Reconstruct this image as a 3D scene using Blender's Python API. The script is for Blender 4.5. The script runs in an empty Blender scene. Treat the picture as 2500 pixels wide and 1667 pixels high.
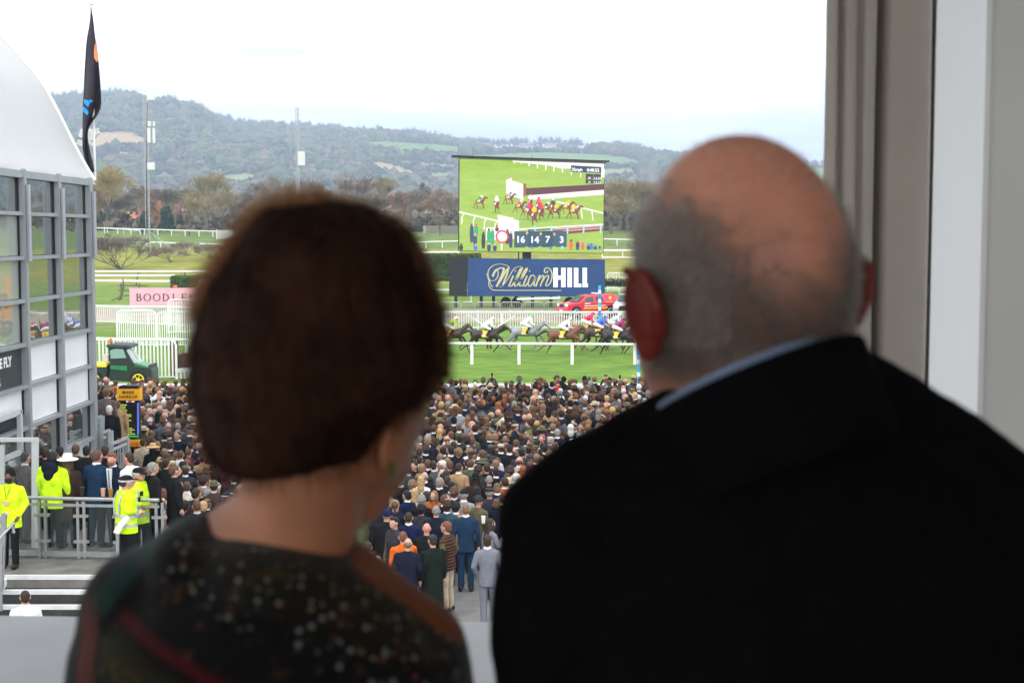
import bpy, bmesh, math, random
import numpy as np
from mathutils import Vector, Matrix, Euler, noise
R = math.radians
rnd = random.Random(7)
sc = bpy.context.scene
C = sc.collection

# ------------------------------------------------------------------ camera
F, CX, CY, H = 3472.2, 1250.0, 833.5, 7.5
PITCH = math.atan(261.5 / F)
cam = bpy.data.cameras.new('camera'); cam.lens = 50; cam.sensor_width = 36
cam.clip_start = 0.05; cam.clip_end = 20000
cam.dof.use_dof = True; cam.dof.focus_distance = 62; cam.dof.aperture_fstop = 7.5
camo = bpy.data.objects.new('camera', cam); C.objects.link(camo)
camo.location = (0, 0, H); camo.rotation_euler = (R(90) - PITCH, 0, 0)
sc.camera = camo

# ------------------------------------------------------------------ sky, sun, exposure
SUN_EL, SUN_ROT = R(48), R(200)
w = bpy.data.worlds.new('World'); sc.world = w; w.use_nodes = True
nt = w.node_tree; N = nt.nodes; L = nt.links; N.clear()
def nd(t, **k):
    n = N.new(t)
    for a, b in k.items(): setattr(n, a, b)
    return n
sky = nd('ShaderNodeTexSky', sky_type='NISHITA', sun_disc=False, sun_elevation=SUN_EL, sun_rotation=SUN_ROT)
tc = nd('ShaderNodeTexCoord'); mp = nd('ShaderNodeMapping'); mp.inputs['Scale'].default_value = (2.2, 2.2, 13)
ns = nd('ShaderNodeTexNoise'); ns.inputs['Scale'].default_value = 1.15; ns.inputs['Detail'].default_value = 5; ns.inputs['Roughness'].default_value = .5
ns.inputs['Distortion'].default_value = .3
L.new(tc.outputs['Generated'], mp.inputs['Vector']); L.new(mp.outputs[0], ns.inputs['Vector'])
rp = nd('ShaderNodeValToRGB'); e = rp.color_ramp.elements
e[0].position = .42; e[0].color = (.60, .64, .66, 1); e[1].position = .60; e[1].color = (1.3, 1.3, 1.3, 1)
L.new(ns.outputs[0], rp.inputs[0])
sx = nd('ShaderNodeSeparateXYZ'); L.new(tc.outputs['Generated'], sx.inputs[0])
mr = nd('ShaderNodeMapRange'); mr.inputs[1].default_value = 0; mr.inputs[2].default_value = 1; mr.inputs[3].default_value = 16.5; mr.inputs[4].default_value = 19
L.new(sx.outputs[2], mr.inputs[0])
ml = nd('ShaderNodeVectorMath', operation='SCALE'); L.new(rp.outputs[0], ml.inputs[0]); L.new(mr.outputs[0], ml.inputs[3])
ad = nd('ShaderNodeVectorMath', operation='ADD'); sc2 = nd('ShaderNodeVectorMath', operation='SCALE'); sc2.inputs[3].default_value = .25
L.new(sky.outputs[0], sc2.inputs[0]); L.new(sc2.outputs[0], ad.inputs[0]); L.new(ml.outputs[0], ad.inputs[1])
bg = nd('ShaderNodeBackground'); bg.inputs[1].default_value = .1
L.new(ad.outputs[0], bg.inputs[0]); wo = nd('ShaderNodeOutputWorld'); L.new(bg.outputs[0], wo.inputs[0])
sl = bpy.data.lights.new('sun', 'SUN'); sl.energy = .9; sl.angle = R(25); sl.color = (1, .97, .92)
so = bpy.data.objects.new('sun', sl); C.objects.link(so)
# sun_rotation is measured clockwise from +Y: direction to the sun = (sin r, cos r)
d2s = Vector((math.sin(SUN_ROT) * math.cos(SUN_EL), math.cos(SUN_ROT) * math.cos(SUN_EL), math.sin(SUN_EL)))
so.rotation_euler = d2s.to_track_quat('Z', 'Y').to_euler()
sc.view_settings.view_transform = 'Standard'; sc.view_settings.look = 'None'
sc.view_settings.exposure = 0.36; sc.view_settings.gamma = 1; sc.view_settings.use_curve_mapping = False
sc.cycles.use_denoising = True
sc.cycles.max_bounces = 7; sc.cycles.diffuse_bounces = 4; sc.cycles.glossy_bounces = 3
sc.cycles.transparent_max_bounces = 8; sc.cycles.volume_bounces = 0
sc.cycles.sample_clamp_indirect = 6

# ------------------------------------------------------------------ geometry helpers
cP, sP = math.cos(PITCH), math.sin(PITCH)
def ray(u, v):
    x = (u - CX) / F; y = -(v - CY) / F
    return Vector((x, cP + y * sP, -sP + y * cP))
def at(u, v, Y):                       # the point on the line of sight at distance Y down the view
    d = ray(u, v); s = Y / d.y
    return Vector((d.x * s, Y, H + d.z * s))
def onz(u, v, z):                      # the same, on the level z
    d = ray(u, v); s = (z - H) / d.z
    return Vector((d.x * s, d.y * s, z))
def proj(p):
    x, y, z = p[0], p[1], p[2] - H
    fw = y * cP - z * sP; up = y * sP + z * cP
    return CX + F * x / fw, CY - F * up / fw
GP = [(-60, 0), (112, .03), (122, .35), (136, .5), (200, .7), (240, 2.8), (270, 5.6), (300, 8), (400, 9.3), (700, 12), (1200, 18)]
def gz(Y):
    for (a, za), (b, zb) in zip(GP, GP[1:]):
        if Y <= b: return za + (zb - za) * max(0, (Y - a)) / (b - a)
    return GP[-1][1]

def rotm(yaw=0, pitch=0, roll=0): return Euler((pitch, roll, yaw)).to_matrix()
class MB:
    """collects shapes, then builds ONE mesh"""
    def __init__(s): s.v = []; s.f = []; s.m = []; s.k = 0
    def add(s, vs, fs, mi=0):
        b = len(s.v); s.v += [tuple(p) for p in vs]; s.f += [tuple(i + b for i in f) for f in fs]; s.m += [mi] * len(fs); return s
    def box(s, c, d, rot=None, mi=0):
        rot = rot or Matrix.Identity(3); c = Vector(c); h = Vector(d) / 2
        vs = [c + rot @ Vector((h.x * a, h.y * b, h.z * q)) for a in (-1, 1) for b in (-1, 1) for q in (-1, 1)]
        return s.add(vs, [(0, 1, 3, 2), (4, 6, 7, 5), (0, 4, 5, 1), (2, 3, 7, 6), (0, 2, 6, 4), (1, 5, 7, 3)], mi)
    def bar(s, p, q, wdt, t=None, mi=0, up=(0, 0, 1)):       # rectangular bar from p to q
        p, q = Vector(p), Vector(q); d = (q - p); t = t or wdt
        z = d.normalized(); u = Vector(up)
        if abs(z.dot(u)) > .98: u = Vector((0, 1, 0))
        x = z.cross(u).normalized(); y = z.cross(x)
        vs = [e + x * a * wdt / 2 + y * b * t / 2 for e in (p, q) for a, b in ((-1, -1), (1, -1), (1, 1), (-1, 1))]
        return s.add(vs, [(3, 2, 1, 0), (4, 5, 6, 7), (0, 1, 5, 4), (1, 2, 6, 5), (2, 3, 7, 6), (3, 0, 4, 7)], mi)
    def cap(s, p, q, r1, r2, n=10, hs=3, mi=0, flat=None):   # tapered capsule
        p, q = Vector(p), Vector(q); d = q - p; z = d.normalized() if d.length > 1e-6 else Vector((0, 0, 1))
        u = Vector((0, 1, 0)) if abs(z.y) < .9 else Vector((1, 0, 0))
        x = z.cross(u).normalized(); y = z.cross(x)
        vs = [p - z * r1]; rings = []
        for i in range(1, hs + 1):
            a = math.pi / 2 * (i / hs); rings.append((p - z * r1 * math.cos(a), r1 * math.sin(a)))
        for i in range(hs, 0, -1):
            a = math.pi / 2 * (i / hs); rings.append((q + z * r2 * math.cos(a), r2 * math.sin(a)))
        for c, r in rings:
            for k in range(n):
                a = 2 * math.pi * k / n; vs.append(c + x * r * math.cos(a) + y * r * math.sin(a))
        vs.append(q + z * r2); fs = []; m = len(rings)
        for k in range(n):
            fs.append((0, 1 + (k + 1) % n, 1 + k)); e = 1 + (m - 1) * n; fs.append((len(vs) - 1, e + k, e + (k + 1) % n))
        for j in range(m - 1):
            for k in range(n):
                a = 1 + j * n; fs.append((a + k, a + (k + 1) % n, a + n + (k + 1) % n, a + n + k))
        return s.add(vs, fs, mi)
    def tube(s, pts, r, n=6, mi=0, close=False):             # tube through points, r = number or list
        pts = [Vector(p) for p in pts]; m = len(pts); rr = r if isinstance(r, (list, tuple)) else [r] * m
        vs = []; fs = []
        for i, p in enumerate(pts):
            z = (pts[min(i + 1, m - 1)] - pts[max(i - 1, 0)]).normalized()
            u = Vector((0, 1, 0)) if abs(z.y) < .9 else Vector((1, 0, 0))
            x = z.cross(u).normalized(); y = z.cross(x)
            for k in range(n):
                a = 2 * math.pi * (k + .5) / n; vs.append(p + (x * math.cos(a) + y * math.sin(a)) * rr[i])
        for j in range(m - 1):
            for k in range(n): fs.append((j * n + k, j * n + (k + 1) % n, (j + 1) * n + (k + 1) % n, (j + 1) * n + k))
        fs.append(tuple(range(n))[::-1]); fs.append(tuple((m - 1) * n + k for k in range(n)))
        return s.add(vs, fs, mi)
    def ell(s, c, r, rot=None, n=12, m=8, mi=0):
        rot = rot or Matrix.Identity(3); c = Vector(c)
        vs = [c + rot @ Vector((0, 0, r[2]))]
        for j in range(1, m):
            t = math.pi * j / m
            for k in range(n):
                a = 2 * math.pi * k / n
                vs.append(c + rot @ Vector((r[0] * math.sin(t) * math.cos(a), r[1] * math.sin(t) * math.sin(a), r[2] * math.cos(t))))
        vs.append(c - rot @ Vector((0, 0, r[2]))); fs = []
        for k in range(n):
            fs.append((0, 1 + k, 1 + (k + 1) % n)); e = 1 + (m - 2) * n; fs.append((len(vs) - 1, e + (k + 1) % n, e + k))
        for j in range(m - 2):
            for k in range(n):
                a = 1 + j * n; fs.append((a + k, a + n + k, a + n + (k + 1) % n, a + (k + 1) % n))
        return s.add(vs, fs, mi)
    def loft(s, rings, n=16, mi=0, p=2.0):                   # rings: (cx, cy, z, rx, ry)
        vs = []; fs = []
        for cx, cy, z, rx, ry in rings:
            for k in range(n):
                a = 2 * math.pi * k / n; ca, sa = math.cos(a), math.sin(a)
                vs.append((cx + rx * math.copysign(abs(ca) ** (2 / p), ca), cy + ry * math.copysign(abs(sa) ** (2 / p), sa), z))
        m = len(rings)
        for j in range(m - 1):
            for k in range(n): fs.append((j * n + k, j * n + (k + 1) % n, (j + 1) * n + (k + 1) % n, (j + 1) * n + k))
        fs.append(tuple(range(n))[::-1]); fs.append(tuple((m - 1) * n + k for k in range(n)))
        return s.add(vs, fs, mi)
    def prism(s, poly, axis, a, b, mi=0):                    # 2-D outline extruded along an axis ('x','y','z')
        n = len(poly); vs = []
        for h in (a, b):
            for p, q in poly: vs.append({'x': (h, p, q), 'y': (p, h, q), 'z': (p, q, h)}[axis])
        fs = [tuple(range(n)), tuple(range(n, 2 * n))[::-1]] + [(k, (k + 1) % n, n + (k + 1) % n, n + k) for k in range(n)]
        return s.add(vs, fs, mi)
    def poly(s, pts, mi=0): return s.add(pts, [tuple(range(len(pts)))], mi)
    def xf(s, M): s.v = [tuple(M @ Vector(p)) for p in s.v]; return s
    def mesh(s, name='mesh', smooth=False, fix=True):
        me = bpy.data.meshes.new(name); me.from_pydata(s.v, [], s.f); me.update()
        if any(s.m): me.polygons.foreach_set('material_index', s.m)
        if fix:
            bm = bmesh.new(); bm.from_mesh(me); bmesh.ops.recalc_face_normals(bm, faces=bm.faces); bm.to_mesh(me); bm.free()
        if smooth: me.polygons.foreach_set('use_smooth', [True] * len(me.polygons))
        return me
def fuse(mb, voxel, smooth=2, dec=None, name='body'):
    """one continuous skin round overlapping shapes"""
    o = bpy.data.objects.new('tmp', mb.mesh(name)); C.objects.link(o)
    m = o.modifiers.new('r', 'REMESH'); m.mode = 'VOXEL'; m.voxel_size = voxel
    if smooth: q = o.modifiers.new('s', 'SMOOTH'); q.iterations = smooth; q.factor = .6
    if dec: q = o.modifiers.new('d', 'DECIMATE'); q.ratio = dec
    dg = bpy.context.evaluated_depsgraph_get(); me = bpy.data.meshes.new_from_object(o.evaluated_get(dg))
    old = o.data; bpy.data.objects.remove(o); bpy.data.meshes.remove(old); me.name = name
    me.polygons.foreach_set('use_smooth', [True] * len(me.polygons)); return me
def bevelled(me, w=.02, seg=2):
    o = bpy.data.objects.new('tmp', me); C.objects.link(o)
    m = o.modifiers.new('b', 'BEVEL'); m.width = w; m.segments = seg; m.limit_method = 'ANGLE'; m.angle_limit = R(35)
    dg = bpy.context.evaluated_depsgraph_get(); r = bpy.data.meshes.new_from_object(o.evaluated_get(dg)); bpy.data.objects.remove(o)
    return r
def text_mesh(s, size, extrude=.004, ax='LEFT', shear=0, space=1, offset=0):
    cu = bpy.data.curves.new('t', 'FONT'); cu.body = s; cu.size = size; cu.extrude = extrude; cu.align_x = ax; cu.shear = shear
    cu.space_character = space; cu.offset = offset; cu.resolution_u = 2
    o = bpy.data.objects.new('tmp', cu); C.objects.link(o)
    dg = bpy.context.evaluated_depsgraph_get(); me = bpy.data.meshes.new_from_object(o.evaluated_get(dg))
    bpy.data.objects.remove(o); bpy.data.curves.remove(cu); return me

def tag(o, label=None, cat=None, group=None, kind=None):
    if label: o['label'] = label
    if cat: o['category'] = cat
    if group: o['group'] = group
    if kind: o['kind'] = kind
    return o
def obj(name, me, mats=None, parent=None, loc=None, rot=None, scale=None):
    if isinstance(me, MB): me = me.mesh(name)
    o = bpy.data.objects.new(name, me); C.objects.link(o)
    if mats is not None:
        ms = mats if isinstance(mats, (list, tuple)) else [mats]
        if me.users > 1 and len(me.materials):
            for i, m in enumerate(ms):
                if me.materials[i] is not m: o.material_slots[i].link = 'OBJECT'; o.material_slots[i].material = m
        else:
            while len(me.materials) < len(ms): me.materials.append(None)
            for i, m in enumerate(ms): me.materials[i] = m
    if parent: o.parent = parent
    if loc is not None: o.location = loc
    if rot is not None: o.rotation_euler = rot
    if scale is not None: o.scale = (scale,) * 3 if isinstance(scale, (int, float)) else scale
    return o
def empty(name, label, cat, loc=(0, 0, 0), rz=0, group=None):
    o = bpy.data.objects.new(name, None); C.objects.link(o); o.location = loc; o.rotation_euler = (0, 0, rz)
    return tag(o, label, cat, group)
def struct(name, me, m): return tag(obj(name, me, m), kind='structure')
def copy_tree(o, parent=None):
    c = o.copy(); C.objects.link(c)
    if parent: c.parent = parent
    for ch in list(o.children): copy_tree(ch, c)
    return c

# ------------------------------------------------------------------ materials
def mat(name, col, rough=.7, var=.12, scale=8, spec=.3, metal=0, bump=0, bscale=40, emit=None, sheen=0, sss=0, coat=0, coord='Object', col2=None, dist=0):
    m = bpy.data.materials.new(name); m.use_nodes = True; nt = m.node_tree; b = nt.nodes['Principled BSDF']
    b.inputs['Roughness'].default_value = rough; b.inputs['Metallic'].default_value = metal
    b.inputs['Specular IOR Level'].default_value = spec; b.inputs['Sheen Weight'].default_value = sheen
    b.inputs['Coat Weight'].default_value = coat
    if sss: b.inputs['Subsurface Weight'].default_value = sss; b.inputs['Subsurface Radius'].default_value = (.02, .006, .003); b.inputs['Subsurface Scale'].default_value = .5
    t = nt.nodes.new('ShaderNodeTexCoord'); n = nt.nodes.new('ShaderNodeTexNoise'); n.inputs['Scale'].default_value = scale; n.inputs['Detail'].default_value = 4
    n.inputs['Distortion'].default_value = dist
    nt.links.new(t.outputs[coord], n.inputs['Vector'])
    r = nt.nodes.new('ShaderNodeValToRGB'); a, c = r.color_ramp.elements; a.position = .32; c.position = .68
    lo = [max(0, x * (1 - var)) for x in col]; hi = col2 or [x * (1 + var) for x in col]
    a.color = (*lo, 1); c.color = (*hi, 1)
    nt.links.new(n.outputs[0], r.inputs[0]); nt.links.new(r.outputs[0], b.inputs['Base Color'])
    if emit: nt.links.new(r.outputs[0], b.inputs['Emission Color']); b.inputs['Emission Strength'].default_value = emit; 
    if bump:
        n2 = nt.nodes.new('ShaderNodeTexNoise'); n2.inputs['Scale'].default_value = bscale; n2.inputs['Detail'].default_value = 3
        nt.links.new(t.outputs[coord], n2.inputs['Vector']); bp = nt.nodes.new('ShaderNodeBump'); bp.inputs['Strength'].default_value = bump; bp.inputs['Distance'].default_value = .02
        nt.links.new(n2.outputs[0], bp.inputs['Height']); nt.links.new(bp.outputs[0], b.inputs['Normal'])
    return m
def attr_mat(name, rough=.9, var=.25, scale=.05, detail=6):
    m = bpy.data.materials.new(name); m.use_nodes = True; nt = m.node_tree; b = nt.nodes['Principled BSDF']
    b.inputs['Roughness'].default_value = rough; b.inputs['Specular IOR Level'].default_value = .1
    a = nt.nodes.new('ShaderNodeAttribute'); a.attribute_name = 'col'
    t = nt.nodes.new('ShaderNodeTexCoord'); n = nt.nodes.new('ShaderNodeTexNoise'); n.inputs['Scale'].default_value = scale; n.inputs['Detail'].default_value = detail
    nt.links.new(t.outputs['Object'], n.inputs['Vector']); mr = nt.nodes.new('ShaderNodeMapRange')
    mr.inputs[1].default_value = .3; mr.inputs[2].default_value = .7; mr.inputs[3].default_value = 1 - var; mr.inputs[4].default_value = 1 + var
    nt.links.new(n.outputs[0], mr.inputs[0]); v = nt.nodes.new('ShaderNodeVectorMath'); v.operation = 'SCALE'
    nt.links.new(a.outputs['Color'], v.inputs[0]); nt.links.new(mr.outputs[0], v.inputs[3]); nt.links.new(v.outputs[0], b.inputs['Base Color'])
    return m
def bulk(name, V, Fq, cols, m, kind=None):
    """big mesh from arrays: V (n,3), Fq (k,3 or 4) , cols per vertex"""
    me = bpy.data.meshes.new(name); me.from_pydata(V.tolist() if hasattr(V, 'tolist') else V, [], Fq.tolist() if hasattr(Fq, 'tolist') else Fq); me.update()
    a = me.color_attributes.new('col', 'FLOAT_COLOR', 'POINT'); c = np.ones((len(V), 4)); c[:, :3] = cols; a.data.foreach_set('color', c.ravel())
    o = obj(name, me, m)
    if kind: o['kind'] = kind
    return o

WHITE = mat('white_plastic', (.78, .78, .76), .45, .05, 3)
STEEL = mat('brushed_steel', (.42, .43, .44), .35, .1, 12, metal=.8)
ALU = mat('grey_aluminium', (.34, .36, .38), .45, .06, 2, metal=.35)
BLACK = mat('black_paint', (.012, .012, .014), .5, .2, 5)
TYRE = mat('tyre_rubber', (.015, .015, .016), .85, .2, 20)
DGREY = mat('dark_grey_plastic', (.05, .052, .055), .6, .2, 8)
GLASS_DK = mat('dark_window_glass', (.02, .025, .028), .06, .1, 2, spec=.8)
# ------------------------------------------------------------------ terrain
def smooth(t): t = max(0, min(1, t)); return t * t * (3 - 2 * t)
RIDGE = [(-4600, 200), (-1500, 190), (-400, 215), (110, 233), (240, 226), (300, 224), (370, 234), (430, 243), (480, 252), (540, 280), (590, 294), (700, 300), (860, 311), (1000, 316), (1090, 330), (1200, 345), (1320, 338), (1430, 345), (1520, 349), (1590, 362), (1680, 372), (1900, 385), (2600, 410), (7000, 420)]
def ridge_v(u):
    for (a, va), (b, vb) in zip(RIDGE, RIDGE[1:]):
        if u <= b: return va + (vb - va) * (u - a) / (b - a)
    return RIDGE[-1][1]
RD = 3300.0
def hill_z(u, Y):                      # u is 1250 + F * X / Y
    if Y <= 1200: return gz(Y)
    zr = H + (572 - ridge_v(u) - 20) * RD / F
    s = (Y - 1200) / (RD - 1200)
    n = noise.noise(Vector((u * .004, Y * .0016, 1))) * .10 + noise.noise(Vector((u * .011, Y * .004, 5))) * .04
    if s <= 1: t = smooth(s ** .85) + n * math.sin(math.pi * s); return min(18 + (zr - 18) * t, H + (572 - ridge_v(u) - 24) * Y / F + 4 * noise.noise(Vector((u * .02, Y * .01, 9))))
    return 18 + (zr - 18) * (1 - .75 * smooth((s - 1) / .75))
def inpoly(u, v, P):
    c = False; j = len(P) - 1
    for i in range(len(P)):
        if (P[i][1] > v) != (P[j][1] > v) and u < (P[j][0] - P[i][0]) * (v - P[i][1]) / (P[j][1] - P[i][1]) + P[i][0]: c = not c
        j = i
    return c
TAN, GRN, PGRN = (.42, .30, .16), (.15, .24, .06), (.24, .28, .11)
FIELDS = [(TAN, [(195, 330), (250, 322), (330, 322), (362, 338), (372, 352), (340, 366), (280, 358), (235, 372), (190, 360)]),
          (TAN, [(236, 382), (300, 372), (352, 374), (352, 386), (290, 388), (240, 392)]),
          (TAN, [(428, 392), (452, 396), (454, 406), (435, 400)]), (TAN, [(500, 396), (540, 398), (560, 412), (520, 414)]), (TAN, [(422, 374), (440, 374), (440, 380), (424, 379)]),
          (PGRN, [(530, 432), (570, 424), (650, 426), (655, 440), (600, 450), (540, 448)]),
          (GRN, [(893, 345), (960, 346), (1060, 352), (1125, 358), (1130, 378), (1050, 376), (950, 370), (900, 362)]),
          (PGRN, [(960, 392), (1060, 398), (1120, 405), (1118, 418), (1040, 414), (975, 404)]),
          (TAN, [(898, 400), (930, 394), (990, 412), (1040, 428), (1040, 438), (950, 432), (915, 415)]),
          (PGRN, [(1010, 424), (1110, 420), (1115, 440), (1060, 444)]), (GRN, [(1100, 382), (1330, 372), (1480, 378), (1560, 392), (1570, 410), (1400, 405), (1120, 398)]),
          (PGRN, [(1150, 358), (1300, 358), (1440, 364), (1440, 370), (1200, 368)]), (PGRN, [(1380, 415), (1540, 412), (1560, 430), (1420, 440)]),
          (GRN, [(1700, 400), (2300, 420), (2300, 450), (1700, 440)]), (TAN, [(-300, 340), (-60, 320), (60, 350), (-100, 372)])]
def ground_col(u, Y, v):
    if Y < 111: return (.112, .195, .026)
    if Y < 118: return (.16, .20, .06)
    if Y < 134: return (.30, .24, .19)
    if Y < 195: return (.14, .205, .035)
    if Y < 262: return (.215, .215, .035)
    if Y < 330: return (.125, .175, .045)
    if Y < 1300: return (.14, .15, .07)
    for c, P in FIELDS:
        if inpoly(u, v, P): return c
    return (.085, .075, .05)
us = np.linspace(-4600, 7000, 233)
us = np.unique(np.concatenate([us, np.linspace(100, 1700, 161)]))
ys = np.concatenate([[58.4, 60, 70, 84, 98, 110.9, 111.1, 117.9, 118.1, 126, 133.9, 134.1, 150, 170, 194, 196, 220, 240, 261, 263, 272, 285, 300, 328, 332, 400, 500, 600, 800, 1000], np.linspace(1200, RD, 80), np.linspace(RD + 60, 5000, 14)])
V = []; cols = []
for Y in ys:
    for u in us:
        z = hill_z(u, Y); p = ((u - 1250) / F * Y, Y, z); V.append(p)
        cols.append(ground_col(u, Y, proj(p)[1]))
nu = len(us); V = np.array(V); i = np.arange(len(ys) - 1)[:, None] * nu + np.arange(nu - 1)[None]; i = i.ravel()
Fq = np.stack([i, i + 1, i + nu + 1, i + nu], 1)
gm = attr_mat('grass_and_fields', .95, .22, .35, 7)
# finer mottling of the turf
nt = gm.node_tree; b = nt.nodes['Principled BSDF']; t2 = nt.nodes.new('ShaderNodeTexNoise'); t2.inputs['Scale'].default_value = 1.5; t2.inputs['Detail'].default_value = 8; t2.inputs['Roughness'].default_value = .68
tcn = nt.nodes.new('ShaderNodeTexCoord'); mpn = nt.nodes.new('ShaderNodeMapping'); mpn.inputs['Scale'].default_value = (.45, 1, 1)
nt.links.new(tcn.outputs['Object'], mpn.inputs[0]); nt.links.new(mpn.outputs[0], t2.inputs['Vector'])
mr2 = nt.nodes.new('ShaderNodeMapRange'); mr2.inputs[1].default_value = .3; mr2.inputs[2].default_value = .7; mr2.inputs[3].default_value = .60; mr2.inputs[4].default_value = 1.40
nt.links.new(t2.outputs[0], mr2.inputs[0]); src = b.inputs['Base Color'].links[0].from_socket
v3 = nt.nodes.new('ShaderNodeVectorMath'); v3.operation = 'SCALE'; nt.links.new(src, v3.inputs[0]); nt.links.new(mr2.outputs[0], v3.inputs[3]); nt.links.new(v3.outputs[0], b.inputs['Base Color'])
o = bulk('ground', V, Fq, np.array(cols), gm, 'structure'); o.data.polygons.foreach_set('use_smooth', [True] * len(o.data.polygons))
apron = MB(); apron.poly([(-90, -55, 0), (90, -55, 0), (90, 58.4, 0), (-90, 58.4, 0)])
struct('pavement', apron, mat('worn_tarmac', (.17, .165, .16), .9, .2, 1.5, bump=.3, bscale=30))

# woods on the far hillside: thousands of crowns, nobody could count them
def ico():
    bm = bmesh.new(); bmesh.ops.create_icosphere(bm, subdivisions=1, radius=1); v = np.array([x.co[:] for x in bm.verts]); f = np.array([[q.index for q in x.verts] for x in bm.faces]); bm.free(); return v, f
IV, IF = ico()
rs = np.random.RandomState(3)
def clumps(places, name, pal, kind='stuff', spiky=.25):
    n = len(places); P = np.array([p[:3] for p in places]); S = np.array([p[3] for p in places])
    k = len(IV); sc_ = 1 + rs.uniform(-spiky, spiky * 1.3, (n, k, 1)); VV = IV[None] * sc_
    VV = VV * np.stack([S, S, S * rs.uniform(.7, 1.25, n)], 1)[:, None, :]; VV = VV + P[:, None, :]
    FF = IF[None] + (np.arange(n) * k)[:, None, None]
    ci = np.array([pal[int(r)] for r in rs.randint(0, len(pal), n)]) * rs.uniform(.7, 1.3, (n, 1))
    return bulk(name, VV.reshape(-1, 3), FF.reshape(-1, 3), np.repeat(ci, k, 0), WOODM, kind)
WOODM = attr_mat('bare_woodland', 1, .45, .3, 5)
pal = [(.10, .08, .05), (.13, .10, .07), (.09, .09, .045), (.08, .10, .04), (.14, .105, .07), (.035, .055, .03), (.15, .12, .08), (.10, .135, .045)]
pl = []
def wooded(u, v): return not any(inpoly(u, v, P) for c, P in FIELDS)
k = 0
while len(pl) < 15000 and k < 90000:
    k += 1
    u = rs.uniform(-900, 3400) if rs.rand() < .35 else rs.uniform(90, 1700); Y = 1150 + (RD - 1130) * rs.rand() ** .8
    z = hill_z(u, Y); x = (u - 1250) / F * Y; v = proj((x, Y, z))[1]
    if not wooded(u, v) or not wooded(u, v - 6) or not wooded(u, v - 3): continue
    if v > 440 and rs.rand() < .45: continue
    s = rs.uniform(4.5, 9.5); pl.append((x, Y, z + s * .5, s))
clumps(pl, 'wooded_hillside', pal)
# hedge lines and lone trees between the far fields
pl = []
for c, P in FIELDS:
    for (a, b) in zip(P, P[1:] + P[:1]):
        for t in np.linspace(0, 1, max(3, int(math.hypot(b[0] - a[0], b[1] - a[1]) / 4))):
            u, v = a[0] + (b[0] - a[0]) * t, a[1] + (b[1] - a[1]) * t
            for Y in np.linspace(1250, RD, 120):       # first meeting of the sight line with the slope
                p = at(u, v, Y)
                if p.z <= hill_z(u, Y): break
            if rs.rand() < .8: s = rs.uniform(2.5, 5); pl.append((p.x, Y, hill_z(u, Y) + s * .5, s))
clumps(pl, 'field_hedgerows', [(.05, .05, .03), (.06, .06, .035), (.08, .06, .045)])
# ragged line of bare trees along the ridge
tv, tf, tcol = [], [], []
for _ in range(620):
    u = rs.uniform(90, 1720) if rs.rand() < .8 else rs.uniform(-600, 3000); Y = RD - rs.uniform(-20, 90); z = hill_z(u, Y); x = (u - 1250) / F * Y; h = rs.uniform(15, 30)
    if noise.noise(Vector((u * .012, 0, 3))) < -.15: h *= .6
    for q in range(26):
        a = rs.uniform(0, 2 * math.pi); el = rs.uniform(.1, 1.5); r = h * rs.uniform(.35, .62); c = np.array([x, Y, z + h * .42])
        d = np.array([math.cos(a) * math.cos(el), math.sin(a) * math.cos(el), math.sin(el) * 1.1]); e = c + d * r; s = np.array([-math.sin(a), 0, math.cos(a)]) * h * .055
        bb = len(tv); tv += [c - s, c + s, e]; tf.append((bb, bb + 1, bb + 2)); tcol += [(.06, .05, .045)] * 3
    s = np.array([.5, 0, 0]); bb = len(tv); tv += [np.array([x, Y, z]) - s, np.array([x, Y, z]) + s, np.array([x, Y, z + h * .6])]; tf.append((bb, bb + 1, bb + 2)); tcol += [(.06, .05, .045)] * 3
bulk('ridge_treeline', np.array(tv), np.array(tf), np.array(tcol), WOODM, 'stuff')
# low mass of trees between town and hill
pl = []
for _ in range(8500):
    u = rs.uniform(-900, 3300) if rs.rand() < .4 else rs.uniform(150, 1700); Y = rs.uniform(520, 1150); s = rs.uniform(1.6, 3.6); z = gz(Y)
    h = (3 + 5 * noise.noise(Vector((u * .006, Y * .006, 2))) + 3 * rs.rand())
    pl.append(((u - 1250) / F * Y, Y, z + max(1, h), s))
clumps(pl, 'distant_woodland', [(.16, .125, .085), (.18, .14, .09), (.13, .11, .07), (.08, .085, .05), (.19, .13, .08), (.05, .065, .045)])

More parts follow.
